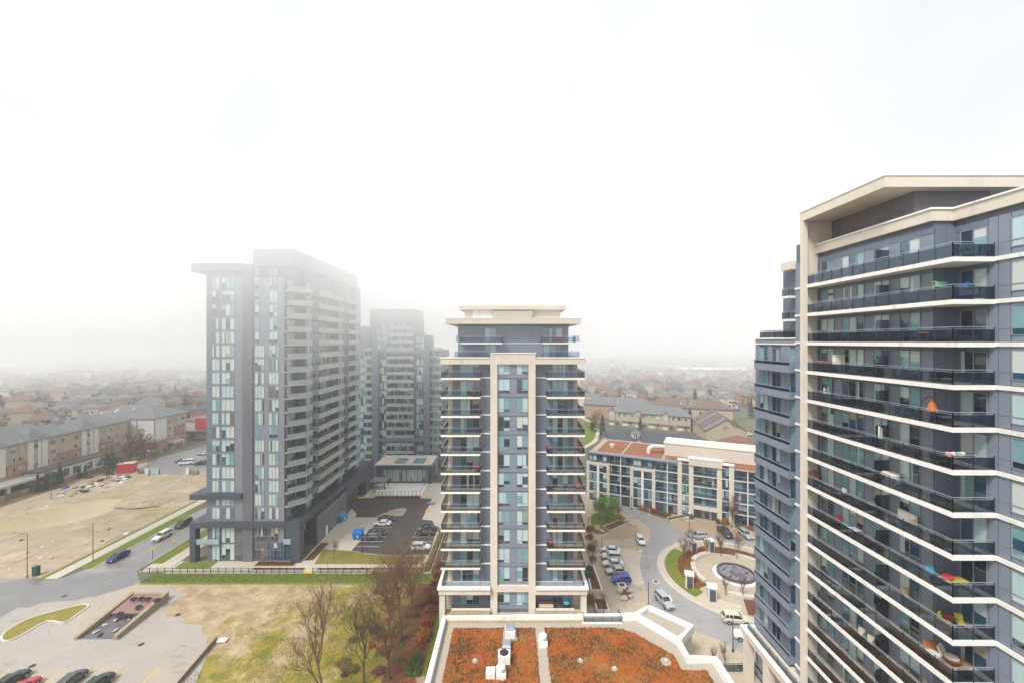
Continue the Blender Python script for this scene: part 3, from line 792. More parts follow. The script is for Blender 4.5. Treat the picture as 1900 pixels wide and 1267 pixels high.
for z in (56.1, 52.95):
    o = MB().box(5.6, 10.5, z - 0.2, 8.5, 12, z + 0.1).build('balcony', 'concrete_white', TD)
    railing(TD, [(5.7, 11.9), (5.7, 10.6), (8.3, 10.6)], z + 0.1, 1.05, 0.6, 'rail_clear', post='metal_dark')
# colonnade terrace at the foot of the wing
b = MB(); b.box(-0.9, -6, 10.6, 1.6, 10.2, 11.4); b.build('terrace', 'beige', TD)
MB().box(-1.05, -6, 11.4, -0.55, 10.4, 11.62).box(-0.55, 9.9, 11.4, 1.6, 10.4, 11.62).build('coping', 'concrete_white', TD)
for y in (9.0, 4.6, 0.2):
    MB().box(-0.85, y, 0, 0.1, y + 0.95, 10.6).build('column', 'beige', TD)
MB().box(1.2, -6, 0, 1.75, 10, 10.6).build('base_wall', 'beige', TD)
railing(TD, [(-0.35, 9.7), (-0.35, -6)], 11.62, 0.9, 1.6, 'rail_clear', post='metal_dark')
# ------------------------------------------------------------------ five storey building with planted roof, angled behind the roundabout
M['sedum'] = mat('sedum_roof', (0.36, 0.115, 0.03), (0.20, 0.075, 0.028), 0.95, 1.6, 0.35, bump=0.6, bscale=6, extra=[((0.30, 0.17, 0.04), 0.35, 0.5, 0.7, (1, 1, 1)), ((0.07, 0.055, 0.02), 2.3, 0.60, 0.72, (1, 1, 1)), ((0.42, 0.10, 0.02), 0.6, 0.58, 0.75, (1, 1, 1))])
M['sedum_far'] = mat('sedum_far', (0.34, 0.125, 0.06), (0.22, 0.09, 0.045), 0.95, 0.8, 0.35, extra=[((0.16, 0.10, 0.05), 1.6, 0.55, 0.7, (1, 1, 1))])
M['gravel'] = mat('gravel', (0.50, 0.44, 0.36), (0.27, 0.24, 0.20), 0.95, 7.0, 0.45, bump=0.5)
DB = thing('lowrise_building', 'five storey beige and blue building with rust planted roof beyond the roundabout', 'building', (24.2, 130.4, 0), RAD(-26.3))
re_ = random.Random(31)
def ds(px):      # distance along the front wall for a photo column
    ca, sa = math.cos(RAD(-26.3)), math.sin(RAD(-26.3))
    k = (px - 950) / FOC
    return (k * 130.4 - 24.2) / (ca - k * sa)
cx = lambda c: ds(1080 + c / 5.757)
LEN = 62.0
ZS = [0.2 + 3.02 * k for k in range(6)]
b = MB(); b.box(0.3, 1.6, 0, LEN, 20, 15.2); b.build('wall', 'core', DB)
MB().box(0, 0.2, 15.1, LEN, 20.3, 15.35).build('roof', 'gravel', DB)
s0, s1 = cx(850), LEN
MB().box(s0, 7.2, 15.35, LEN, 14.5, 19.0).build('plant_room', 'beige', DB)
b = MB(); b.box(s0 - 0.2, 7.0, 19.0, LEN, 7.7, 19.3); b.box(s0 - 0.2, 7.7, 19.0, s0 + 0.5, 14.0, 19.3); b.box(s0 - 0.2, 14.0, 19.0, LEN, 14.7, 19.3); b.box(s0 + 15, 7.7, 19.0, s0 + 15.6, 14.0, 19.3)
b.build('coping', 'concrete_white', DB)
for (a0, a1, y0, y1) in ((1.8, 9.3, 1.2, 8.7), (1.8, 9.3, 9.3, 18.5), (10.0, s0 - 0.4, 1.2, 8.7), (10.0, s0 - 0.4, 9.3, 18.5), (s0 + 0.5, cx(1135), 1.0, 6.6), (cx(1500), LEN - 3, 1.0, 6.6)):
    if a1 > a0: MB().box(a0, y0, 15.35, a1, y1, 15.47).build('planted_bed', 'sedum_far', DB)
pp = MB(); pp.tube((s0 - 4.6, 6.5, 15.3), (s0 - 4.6, 6.5, 17.0), 0.55, n=10); pp.tube((s0 - 4.6, 6.5, 17.0), (s0 - 3.4, 7.6, 17.6), 0.55, n=10); pp.tube((s0 - 3.4, 7.6, 17.6), (s0 + 0.2, 8.6, 17.6), 0.55, n=10)
pp.build('duct', 'concrete_white', DB)
MB().lathe([(0.55, 15.3), (0.55, 16.1), (0.8, 16.1), (0.8, 16.5), (0.2, 16.6)], 12, 5.2, 8.9).build('vent', 'concrete_white', DB)
W = Wall(DB, (0, 1.55, 0), 0)
bays = [('p', 45, 75), ('w', 75, 155), ('m', 155, 180), ('w', 180, 260), ('p', 260, 290), ('b', 290, 510), ('p', 510, 545), ('w', 545, 630), ('m', 630, 655), ('w', 655, 745), ('p', 745, 780), ('b', 780, 1020),
        ('P', 1020, 1065), ('w', 1065, 1140), ('P', 1140, 1190), ('B', 1190, 1440), ('P', 1440, 1495), ('w', 1495, 1570), ('P', 1570, 1625), ('b', 1625, 1900), ('p', 1900, 1945), ('w', 1945, 2050), ('p', 2050, 2090), ('b', 2090, 2400)]
for typ, c0, c1 in bays:
    a0, a1 = cx(c0), cx(c1)
    if a0 > LEN - 1: continue
    a1 = min(a1, LEN)
    w = a1 - a0
    if typ == 'p': W.box('pier', a0, 0, a1, ZS[4], 0, 1.2, 'beige'); W.panel(a0, ZS[4], w, 2.95, 'panel_blue')
    if typ == 'P': W.box('pier', a0, 0, a1, 16.2, 0, 1.45, 'beige')
    if typ == 'm': W.box('mullion_strip', a0, 0, a1, ZS[4], 0, 1.2, 'concrete_white'); W.panel(a0, ZS[4], w, 2.95, 'panel_blue')
    for k in range(5):
        z = ZS[k]
        tall = c0 > 1000 and c0 < 1900
        if typ == 'w':
            if k == 4 and not tall:
                W.panel(a0, z, w, 0.7, 'panel_blue', out=1.0, name='spandrel'); W.window(a0, z + 0.7, w, 1.7, nx=2, mats=('g_teal', 'g_navy', 'g_pale'), rr=re_, frame='frame_dark', out=1.0); W.panel(a0, z + 2.42, w, 0.5, 'panel_blue', out=1.0, name='spandrel')
            else:
                W.window(a0, z + 0.15, w, 2.75, nx=2, low=0.7, mats=('g_navy', 'g_teal', 'g_dark', 'g_navy'), rr=re_, frame='frame_dark', out=1.0)
                W.box('floor_band', a0, z - 0.1, a1, z + 0.14, 0.95, 1.16, 'concrete_white')
        if typ in 'bB':
            if typ == 'B' and k == 0:
                W.window(a0, z, w, 2.9, nx=6, mats=('g_dark', 'g_warm', 'g_dark'), rr=re_, frame='frame_dark', name='entrance_glazing'); continue
            W.window(a0, z + 0.1, w * 0.52, 2.7, nx=3, mats=('g_dark', 'g_navy', 'g_teal'), rr=re_, frame='frame_dark'); W.window(a0 + w * 0.56, z + 0.1, w * 0.44, 2.7, nx=2, mats=('g_dark', 'g_navy', 'g_teal'), rr=re_, frame='frame_dark')
            if typ == 'b': W.box('fin', a0 + w * 0.52, z, a0 + w * 0.56, z + 2.9, 0, 1.2, 'concrete_white')
            if k:
                W.box('balcony', a0, z - 0.14, a1, z + 0.1, 0.0, 1.15, 'concrete_white')
                W.box('railing', a0, z + 0.1, a1, z + 1.1, 1.06, 1.1, 'rail_glass'); W.box('handrail', a0, z + 1.1, a1, z + 1.17, 1.04, 1.12, 'metal')
a0, a1 = cx(1140), cx(1495)
W.box('bay_head', a0, 15.2, a1, 17.0, 0, 1.9, 'beige'); W.box('coping', a0 - 0.1, 17.0, a1 + 0.1, 17.25, -0.3, 2.0, 'concrete_white')
W.box('entrance_beam', cx(1190), 3.05, cx(1440), 3.9, 0.2, 2.0, 'beige')
W.box('coping', cx(1020) - 0.1, 16.2, cx(1140), 16.4, -0.2, 1.8, 'concrete_white'); W.box('coping', cx(1495), 16.2, cx(1625) + 0.1, 16.4, -0.2, 1.8, 'concrete_white')
W.box('arch_head', cx(45), ZS[4] - 0.75, cx(290), ZS[4] + 0.1, 0.9, 1.3, 'beige'); W.box('arch_head', cx(510), ZS[4] - 0.75, cx(780), ZS[4] + 0.1, 0.9, 1.3, 'beige')
W.box('eave', -0.2, 15.1, cx(1020) - 0.1, 15.5, -0.1, 1.75, 'panel_light')

# ------------------------------------------------------------------ brick and siding apartment block on the left
M['roof_grey'] = mat('shingle_grey', (0.185, 0.19, 0.195), (0.14, 0.145, 0.15), 0.9, 0.6, 0.3, extra=[((0.21, 0.215, 0.22), 0.2, 0.55, 0.8, (1, 1, 1))])
M['roof_brown'] = mat('shingle_brown', (0.185, 0.135, 0.115), (0.135, 0.10, 0.085), 0.9, 0.6, 0.3)
M['roof_dark'] = mat('shingle_slate', (0.085, 0.095, 0.11), (0.06, 0.068, 0.08), 0.9, 0.6, 0.3)
M['roof_red'] = mat('shingle_red', (0.23, 0.11, 0.085), (0.16, 0.085, 0.07), 0.9, 0.6, 0.3)
M['brick_tan'] = brick_mat('brick_tan', (0.48, 0.395, 0.29), (0.42, 0.34, 0.245), (0.44, 0.38, 0.30))
M['brick_red'] = brick_mat('brick_red', (0.36, 0.155, 0.095), (0.29, 0.12, 0.075), (0.36, 0.25, 0.19))
M['brick_pink'] = brick_mat('brick_pink', (0.42, 0.29, 0.22), (0.36, 0.24, 0.18), (0.38, 0.29, 0.23))
M['brick_orange'] = brick_mat('brick_orange', (0.46, 0.17, 0.075), (0.38, 0.135, 0.06), (0.36, 0.2, 0.13))
M['siding'] = mat('white_siding', (0.66, 0.65, 0.61), (0.58, 0.57, 0.53), 0.7, 3, 0.3, stretch=(0.2, 0.2, 4))
M['stucco_cream'] = mat('stucco_cream', (0.62, 0.55, 0.43), (0.52, 0.45, 0.35), 0.85, 0.8, 0.3)
GB = thing('apartment_block', 'long brick block with white siding bays and grey hip roofs along the fence', 'building', (-170, 110, 0))
rg = random.Random(41)
b = MB(); b.box(-18, -30, 0, -0.1, 73, 15.0); b.box(-24, 77.1, 0, 8.9, 95, 15.0); b.box(-14, 73, 0, -2, 77.1, 15); b.build('wall', 'brick_tan', GB)
def hip(x0, y0, x1, y1, z, h, m, parent, name='roof', ov=0.7, along=None):
    x0, y0, x1, y1 = x0 - ov, y0 - ov, x1 + ov, y1 + ov
    b = MB()
    if (y1 - y0) > (x1 - x0) if along is None else along == 'y':
        r = (x1 - x0) / 2; a, c = ((x0 + x1) / 2, y0 + r, z + h), ((x0 + x1) / 2, y1 - r, z + h)
        b.face([(x0, y0, z), (x1, y0, z), a]); b.face([(x1, y1, z), (x0, y1, z), c]); b.face([(x1, y0, z), (x1, y1, z), c, a]); b.face([(x0, y1, z), (x0, y0, z), a, c])
    else:
        r = (y1 - y0) / 2; a, c = (x0 + r, (y0 + y1) / 2, z + h), (x1 - r, (y0 + y1) / 2, z + h)
        b.face([(x0, y1, z), (x0, y0, z), a]); b.face([(x1, y0, z), (x1, y1, z), c]); b.face([(x0, y0, z), (x1, y0, z), c, a]); b.face([(x1, y1, z), (x0, y1, z), a, c])
    b.box(x0, y0, z - 0.3, x1, y1, z)
    return b.build(name, m, parent)
hip(-18, -30, 0, 52, 15.2, 4.6, 'roof_grey', GB); hip(-18, 52.5, 0, 74, 15.3, 4.4, 'roof_grey', GB); hip(-24, 77, 9, 96, 15.4, 4.8, 'roof_grey', GB)
W1, W2_, W3 = Wall(GB, (0, 0, 0), RAD(90)), Wall(GB, (0, 77, 0), 0), Wall(GB, (9, 0, 0), RAD(90))
wz = [1.4 + 3.35 * k for k in range(4)]
def gwin(Wl, x, z): Wl.window(x, z + 0.7, 1.7, 1.5, nx=2, mats=('g_dark', 'g_dark', 'g_navy', 'g_teal'), rr=rg, frame='siding', out=0.12)
px2y = lambda px: 170 * FOC / (950 - px) - 110
x = -29.0
seq = [('s', 7.5), ('t', 3.2), ('r', 5.2), ('s', 8.4), ('t', 3.0), ('g', 9.5), ('s', 8.4), ('r', 5.0), ('t', 4.0)]
pos = px2y(-38)
for typ, w in [('s', 7.0), ('r', 6.0), ('s', 6.6), ('t', 3.0), ('g', 8.6), ('s', 7.0), ('r', 6.4), ('t', 3.5), ('s', 7), ('r', 7)]:
    if pos + w > 73: break
    if typ == 's':
        for i in range(3): W1.panel(pos + i * w / 3 * 1.0 + (0.9 if i == 1 else 0), 4.9, w / 3 - (1.2 if i == 1 else 0.4), 10.0, 'siding', proud=0.35)
        W1.panel(pos, 0, w, 4.8, 'brick_pink', proud=0.25)
        xs = [pos + w * 0.36 - 0.9, pos + w * 0.72 - 0.2]
        hip(-9.0, pos + 0.1, 0.5, pos + w - 0.1, 15.0 + 0.25 * (int(pos) % 2), 3.9, 'roof_grey', GB, along='x', ov=0.5)
    elif typ in 'rg':
        W1.panel(pos, 0, w, 8.3 if typ == 'r' else 5.0, 'brick_red' if typ == 'r' else 'brick_pink', proud=0.12)
        if typ == 'g': W1.panel(pos, 5.0, w, 3.4, 'brick_red', proud=0.13)
        xs = [pos + 0.8, pos + w - 2.6]
    else:
        W1.panel(pos, 0, w, 6.8, 'brick_pink', proud=0.12); xs = [pos + 0.7]
    for xx in xs:
        for z in wz: gwin(W1, xx, z)
    pos += w
for i, (x0, w, m) in enumerate(((-20, 8.5, 'brick_red'), (-11.3, 9.4, 'siding'), (-1.6, 2.6, 'siding'), (1.4, 7.4, 'siding'))):
    if m == 'brick_red': W2_.panel(x0, 0, w, 9.6, m, proud=0.15)
    else: W2_.panel(x0, 5.2, w, 9.8, m, proud=0.3); W2_.panel(x0, 0, w, 5.1, 'brick_pink', proud=0.2)
    if i < 2:
        for xx in (x0 + 1.0, x0 + w - 3.0):
            for z in wz: W2_.window(xx, z + 0.7, 1.7, 1.5, nx=2, mats=('g_dark', 'g_navy'), rr=rg, frame='siding', out=0.32)
W3.panel(77.2, 5.2, 6.0, 9.8, 'siding', proud=0.3); W3.panel(77.2, 0, 17, 5.1, 'brick_pink', proud=0.2); W3.panel(88, 5.2, 6, 4.6, 'brick_red', proud=0.2)
for xx in (84.0, 88.5, 92):
    for z in wz: W3.window(xx, z + 0.7, 1.7, 1.5, nx=2, mats=('g_dark', 'g_navy'), rr=rg, frame='siding', out=0.25)
MB().box(-0.1, 16, 2.6, 6, 34, 3.4).build('entrance_canopy', 'siding', GB)
MB().box(0.3, 34.2, 0, 5.5, 58, 4.2).build('annex', 'siding', GB)
MB().box(0.2, 34, 4.2, 5.8, 58.2, 4.9).build('annex_roof', 'roof_brown', GB)
W4 = Wall(GB, (5.5, 0, 0), RAD(90))
for i in range(5): W4.window(37 + i * 4.2, 0.6, 3.0, 2.8, nx=3, mats=('g_dark', 'g_navy'), rr=rg, frame='siding', out=0.05)
for y in (17, 25, 33): MB().box(4.9, y, 0, 5.8, y + 0.9, 2.6).build('column', 'siding', GB)
MB().box(9.2, 84, 2.5, 12.5, 90, 3.3).build('porch_roof', 'stucco_cream', GB)
for y in (84.3, 89.2): MB().box(11.6, y, 0, 12.2, y + 0.5, 2.5).build('column', 'siding', GB)
for i in range(9):
    bx = MB().box(0, 0, 0, 1.6 + rg.random() * 2, 1.4, 0.5 + rg.random() * 0.6)
    bx.build('roof_unit', 'frame_grey' if i % 2 else 'metal_dark', GB, (-14 + rg.random() * 5, 30 + i * 3.6, 18.3))
for i in range(7): MB().lathe([(0.35, 0), (0.35, 0.8), (0.6, 0.9), (0.1, 1.1)], 8).build('roof_vent', 'concrete_white', GB, (-11 + rg.random() * 8, 66 + i * 4, 18.6))
GA = thing('garage', 'small orange brick garage at the left edge below the block', 'garage', (-161.5, 117.5, 0))
MB().box(-6, -8, 0, 3, 9, 5.2).build('wall', 'brick_orange', GA); MB().box(-6.3, -8.3, 5.2, 3.3, 9.3, 5.5).build('roof', 'brick_pink', GA)
Wall(GA, (3, 0, 0), RAD(90)).box('garage_door', 2.5, 0, 6.0, 3.4, 0, 0.08, 'frame_grey')
WB = thing('commercial_building', 'low white building with red panel showing behind the grey tower', 'building', (-166, 214, 0))
MB().box(-4, 0, 0, 40, 22, 9).build('wall', 'siding', WB); MB().box(-4.3, -0.3, 9, 40.3, 22.3, 9.6).build('roof', 'roof_grey', WB)
MB().box(3, -0.6, 5.0, 12, 0, 10.8).build('sign_panel', mat('red_panel', (0.55, 0.03, 0.04), None, 0.5), WB); MB().box(-4, -3, 3.6, 20, 0, 4.0).build('awning', 'roof_dark', WB)
Wall(WB, (0, -0.02, 0), 0).window(0, 0.4, 3.2, 2.6, nx=3, mats=('g_dark',), rr=rg)

# ------------------------------------------------------------------ houses: terraces and single houses of the suburb
def round_dormer(parent, x, y, z):
    o = MB().lathe([(2.1, z - 1.2), (2.1, z + 1.6), (2.4, z + 1.7), (0.05, z + 2.9)], 8, x, y).build('dormer', 'siding', parent)
    MB().lathe([(2.45, z + 1.72), (0.06, z + 3.0)], 8, x, y).build('dormer_roof', 'roof_grey', o)
    for s in (-0.4, 0.2): MB().box(x + s * 1.5, y - 2.14, z + 0.2, x + s * 1.5 + 0.45, y - 1.9, z + 1.3).build('window', 'g_dark', o)
def gable(b, x0, x1, y0, y1, z, h, ov=0.4):
    xm = (x0 + x1) / 2
    b.face([(x0 - ov, y0 - ov, z), (xm, y0 - ov, z + h), (xm, y1, z + h), (x0 - ov, y1, z)][::-1]); b.face([(x1 + ov, y0 - ov, z), (x1 + ov, y1, z), (xm, y1, z + h), (xm, y0 - ov, z + h)][::-1])
    b.face([(x0 - ov, y0 - ov, z - 0.25), (x0 - ov, y0 - ov, z), (xm, y0 - ov, z + h), (xm, y0 - ov, z + h - 0.3)][::-1]); b.face([(x1 + ov, y0 - ov, z - 0.25), (xm, y0 - ov, z + h - 0.3), (xm, y0 - ov, z + h), (x1 + ov, y0 - ov, z)][::-1])
def terrace(label, loc, rz, n, uw, dep, h, rh, roof, wall, dormers=(), detail=True, garages=True, seed=0):
    rr = random.Random(seed)
    t = thing('terrace_house_row', label, 'houses', loc, RAD(rz))
    L = n * uw
    MB().box(0, 0, 0, L, dep, h).build('wall', wall, t)
    hip(0, 0, L, dep, h, rh, roof, t)
    if detail:
        Wf = Wall(t, (0, 0, 0), 0)
        for i in range(n):
            x = i * uw
            if i % 2 == 0:
                g = MB().box(x + 0.4, -1.0, 0, x + uw * 0.5, 0, h).build('bay', wall, t)
                gb = MB(); gable(gb, x + 0.4, x + uw * 0.5, -1.0, dep * 0.45, h, 2.0); gb.build('gable_roof', [roof], t); gw = MB(); gw.face([(x + 0.4, -1.01, h), (x + uw * 0.5, -1.01, h), (x + 0.2 + uw * 0.25, -1.01, h + 1.9)]); gw.build('gable_wall', wall, t)
                window(t, (x + 1.0, -1.02, h - 2.6), 0, uw * 0.5 - 1.6, 1.9, nx=2, mats=('g_pale', 'g_teal'), rr=rr, frame='siding')
            else:
                window(t, (x + 0.9, -0.02, h - 2.6), 0, uw * 0.36, 1.7, nx=2, mats=('g_dark', 'g_teal'), rr=rr, frame='siding')
            window(t, (x + uw * 0.6, -0.02, h - 2.5), 0, uw * 0.3, 1.6, nx=2, mats=('g_dark', 'g_pale'), rr=rr, frame='siding')
            if garages:
                gy = -1.06 if i % 2 == 0 else -0.06
                MB().box(x + 0.8, gy, 0.05, x + uw * 0.46, gy + 0.05, 2.5).build('garage_door', 'siding', t)
                MB().box(x + uw * 0.62, -0.06, 0.1, x + uw * 0.62 + 1.2, 0, 2.5).build('door', 'panel_brown', t)
                MB().box(x + 0.3, gy - 0.9, 2.8, x + uw * 0.95, -0.06 if i % 2 else -1.02, 3.1).build('porch_roof', roof, t)
    for d in dormers: round_dormer(t, d[0], d[1], d[2])
    return t
terrace('slate roofed terrace with white octagonal dormer right behind the planted roof', (39.5, 186, 0), -24, 6, 7.4, 13, 7.0, 3.6, 'roof_dark', 'brick_tan', dormers=((15.0, 3.2, 8.2),), detail=True, garages=False, seed=1)
terrace('red brown hip roofed row end next to the slate roofed terrace', (82.5, 166, 0), -24, 2, 8.0, 14, 7.4, 4.4, 'roof_red', 'brick_pink', garages=False, seed=2)
terrace('brown hip roof half hidden behind the white plant room on the right', (101, 157, 0), -24, 2, 9.0, 14, 7.2, 4.4, 'roof_brown', 'brick_tan', garages=False, seed=12)
terrace('tan brick terrace with gables and white garage doors facing the viewer', (58.5, 251, 0), -27, 6, 7.6, 12, 8.3, 4.0, 'roof_grey', 'brick_tan', seed=3)
terrace('grey roofed terrace with two round dormers behind the tan gabled terrace', (48, 277, 0), -18, 5, 8.6, 13, 8.6, 4.6, 'roof_grey', 'brick_pink', dormers=((17, 3.6, 10.2), (23, 3.6, 10.2)), detail=False, seed=4)
terrace('brown roofed terrace with two round dormers beside the grey roofed one', (89, 268, 0), -18, 6, 8.0, 13, 8.6, 4.6, 'roof_brown', 'brick_tan', dormers=((20, 3.6, 10.2), (26, 3.6, 10.2)), detail=False, seed=5)
t = thing('gabled_house', 'tan house with broad stepped gable roof left of the parked white car', 'house', (97, 207, 0), RAD(-8))
MB().box(0, 0, 0, 19, 24, 6.0).build('wall', 'brick_tan', t)
b = MB(); b.face([(0, 0, 6), (19, 0, 6), (9.5, 0, 12)]); b.build('gable_wall', 'brick_tan', t)
for i in range(4):
    b = MB(); gable(b, 0, 19, i * 6.0, i * 6 + 6.0, 6.0 + i * 0.35, 6.0, 0.6); b.build('roof', 'roof_brown' if i % 2 else 'roof_grey', t)
window(t, (13, -0.03, 1.2), 0, 3.0, 1.6, nx=3, mats=('g_dark',), frame='siding')
# single houses, five patterns; near ones with windows and garage, far ones only wall and roof
HP = []
for i, (roof, wall) in enumerate((('roof_grey', 'brick_tan'), ('roof_brown', 'brick_pink'), ('roof_dark', 'brick_red'), ('roof_red', 'brick_tan'), ('roof_grey', 'stucco_cream'))):
    w, d, h = 11 + i * 0.8, 12 + (i * 3) % 4, 6.0 + 0.3 * i
    def fw():
        b = MB(); b.box(-w / 2, -d / 2, 0, w / 2, d / 2, h); b.box(-w / 2 + 0.5, -d / 2 - 3, 0, -w / 2 + 5.5, -d / 2, h * 0.6); return b
    def fr():
        b = MB(); x0, y0, x1, y1, r = -w / 2 - 0.5, -d / 2 - 0.5, w / 2 + 0.5, d / 2 + 0.5, 3.6
        a, c = (0, y0 + w / 2, h + r), (0, y1 - w / 2, h + r)
        b.face([(x0, y0, h), (x1, y0, h), a]); b.face([(x1, y1, h), (x0, y1, h), c]); b.face([(x1, y0, h), (x1, y1, h), c, a]); b.face([(x0, y1, h), (x0, y0, h), a, c])
        gable(b, -w / 2 + 0.5, -w / 2 + 5.5, -d / 2 - 3, -d / 2 + 4, h * 0.6 if i % 2 else h - 1.2, 2.2)
        return b
    def fg():
        b = MB(); x0, x1, zz = -w / 2 + 0.5, -w / 2 + 5.5, (h * 0.6 if i % 2 else h - 1.2)
        b.face([(x0, -d / 2 - 2.98, h * 0.6 - 0.5), (x1, -d / 2 - 2.98, h * 0.6 - 0.5), (x1, -d / 2 - 2.98, zz), ((x0 + x1) / 2, -d / 2 - 2.98, zz + 2.1), (x0, -d / 2 - 2.98, zz)]); return b
    HP.append((fw().mesh('wall', wall), fr().mesh('roof', roof), fg().mesh('gable', wall), w, d, h, roof, wall))
wn1 = window_mesh = MB().box(0, -0.08, 0, 1.5, 0, 1.3).mesh('window', 'g_dark')
gd1 = MB().box(0, -0.08, 0, 4.2, 0, 2.3).mesh('garage_door', 'siding')
ROOFW = {'roof_grey': 'grey', 'roof_brown': 'brown', 'roof_dark': 'slate dark', 'roof_red': 'red brown'}
WALLW = {'brick_tan': 'tan brick', 'brick_pink': 'pinkish brick', 'brick_red': 'red brick', 'stucco_cream': 'cream'}
def house(x, y, rz, i, near, label, group):
    wl_, rf, gb, w, d, h, roof, wall = HP[i]
    t = thing('suburban_house', label, 'house', (x, y, 0), rz, group)
    put('wall', wl_, t); put('roof', rf, t); put('gable', gb, t)
    if near:
        put('garage_door', gd1, t, (-w / 2 + 0.9, -d / 2 - 3, 0.05))
        for xx, zz in ((0.6, 0.9), (3.0, 0.9), (0.6, 3.7), (3.0, 3.7)): put('window', wn1, t, (xx, -d / 2, zz))
    return t
rh = random.Random(77)
def inside_free(x, y):
    return True
HOUSES = []
ca, sa = math.cos(RAD(-24)), math.sin(RAD(-24))
for side in (1, -1):
    for row in range(0, 26):
        for c in range(-16, 34):
            u, v = c * 15.0 + (row % 2) * 4, 300 + row * 27.0 + (8 if row % 2 else 0)
            x = u * ca - (v - 300) * sa * 0.35 + rh.uniform(-1.5, 1.5)
            y = v + u * sa + rh.uniform(-1.5, 1.5)
            if side < 0: x = -x - 130
            px, py = 950 + FOC * x / y, 633.5 + FOC * CAM_H / y
            if y < 215 or y > 900: continue
            ok = (1070 < px < 1430 and y > 318) if side > 0 else (-30 < px < 395 and y > 232)
            if not ok: continue
            if rh.random() < 0.30 + 0.25 * (y > 500): continue
            HOUSES.append((x, y, side))
HOUSES.sort(key=lambda q: q[1])
HOUSES = HOUSES[:230]
for n_, (x, y, side) in enumerate(HOUSES):
    i = rh.randrange(5)
    near = y < 360
    rz = RAD(-24 if side > 0 else 24) + rh.choice((0, 0, RAD(90), RAD(180)))
    px = 950 + FOC * x / y
    where = ('just right of the middle tower' if px < 1190 else 'midway between the middle and right towers' if px < 1300 else 'beside the right tower') if side > 0 else ('at the far left beyond the brick block' if px < 130 else 'above the middle of the brick block' if px < 260 else 'left beside the grey tower')
    dist = 'nearer' if y < 420 else ('hazy' if y < 600 else 'fog-dimmed')
    house(x, y, rz, i, near, f'{dist} {WALLW[HP[i][7]]} house with {ROOFW[HP[i][6]]} roof {where}', f'{dist} {ROOFW[HP[i][6]]} roofed houses {where}')
t = thing('school_building', 'long low school with white roof edge among the far houses on the right', 'school', (262, 640, 0), RAD(-10))
MB().box(0, 0, 0, 95, 30, 7.5).build('wall', 'brick_pink', t); MB().box(-0.6, -0.6, 7.5, 95.6, 30.6, 8.6).build('roof_edge', 'concrete_white', t)
for k in range(14): MB().box(4 + k * 6.4, -0.1, 2, 7.5 + k * 6.4, 0, 5).build('window', 'g_dark', t)
# ------------------------------------------------------------------ ground covers, roads, kerbs, markings
M['asphalt_wet'] = mat('asphalt_wet_grey', (0.21, 0.205, 0.20), (0.155, 0.15, 0.15), 0.34, 0.09, 0.45, spec=0.5, extra=[((0.36, 0.32, 0.265), 0.06, 0.50, 0.66, (1, 1.6, 1)), ((0.12, 0.118, 0.12), 0.5, 0.62, 0.8, (1, 3, 1))], cracks=(0.15, 0.006, (0.11, 0.108, 0.105)))
M['asphalt_road'] = mat('asphalt_road', (0.25, 0.245, 0.25), (0.19, 0.187, 0.19), 0.35, 0.2, 0.4, spec=0.5, extra=[((0.14, 0.138, 0.14), 0.7, 0.6, 0.8, (2.5, 0.6, 1))])
M['asphalt_new'] = mat('asphalt_new', (0.058, 0.050, 0.046), (0.082, 0.070, 0.064), 0.55, 0.25, 0.4, extra=[((0.12, 0.105, 0.095), 0.15, 0.55, 0.75, (1, 1, 1))])
M['asphalt_ring'] = mat('asphalt_ring', (0.33, 0.32, 0.315), (0.27, 0.262, 0.258), 0.5, 0.2, 0.4, extra=[((0.15, 0.135, 0.12), 0.33, 0.60, 0.75, (1, 2, 1)), ((0.29, 0.27, 0.24), 0.12, 0.55, 0.75, (1, 1, 1))], cracks=(0.17, 0.006, (0.21, 0.20, 0.19)))
M['paving'] = mat('paving_tan', (0.47, 0.39, 0.295), (0.38, 0.31, 0.23), 0.8, 0.45, 0.4, extra=[((0.33, 0.26, 0.19), 0.5, 0.58, 0.8, (1, 1, 1))], cracks=(0.35, 0.012, (0.27, 0.22, 0.165)))
M['paving_pale'] = mat('paving_pale', (0.56, 0.495, 0.41), (0.46, 0.405, 0.335), 0.8, 0.4, 0.4)
M['paving_brown'] = mat('paving_brown', (0.40, 0.30, 0.20), (0.33, 0.245, 0.165), 0.8, 0.6, 0.4)
M['kerb'] = mat('kerb_concrete', (0.58, 0.535, 0.46), (0.48, 0.44, 0.38), 0.85, 1.0, 0.3)
M['paint_white'] = mat('paint_white', (0.75, 0.74, 0.71), (0.60, 0.59, 0.57), 0.6, 3, 0.4)
M['paint_yellow'] = mat('paint_yellow', (0.72, 0.50, 0.03), None, 0.6, 3)
M['dirt'] = mat('dirt_lot', (0.44, 0.355, 0.25), (0.35, 0.275, 0.185), 0.95, 0.12, 0.35, bump=0.4, bscale=1.5, extra=[((0.26, 0.20, 0.135), 0.45, 0.55, 0.72, (0.4, 1.8, 1)), ((0.50, 0.42, 0.31), 0.09, 0.52, 0.68, (1, 1.2, 1)), ((0.20, 0.165, 0.12), 1.6, 0.62, 0.74, (1, 1, 1)), ((0.25, 0.19, 0.12), 0.9, 0.56, 0.66, (1.5, 0.10, 1)), ((0.30, 0.265, 0.10), 0.05, 0.57, 0.68, (1, 1, 1)), ((0.56, 0.48, 0.36), 0.7, 0.60, 0.72, (1.2, 0.12, 1))])
M['puddle'] = mat('muddy_water', (0.50, 0.42, 0.24), (0.44, 0.36, 0.20), 0.22, 0.1, 0.3, spec=0.5)
M['mulch'] = mat('mulch', (0.17, 0.065, 0.03), (0.10, 0.042, 0.022), 0.95, 3, 0.4, bump=0.4)
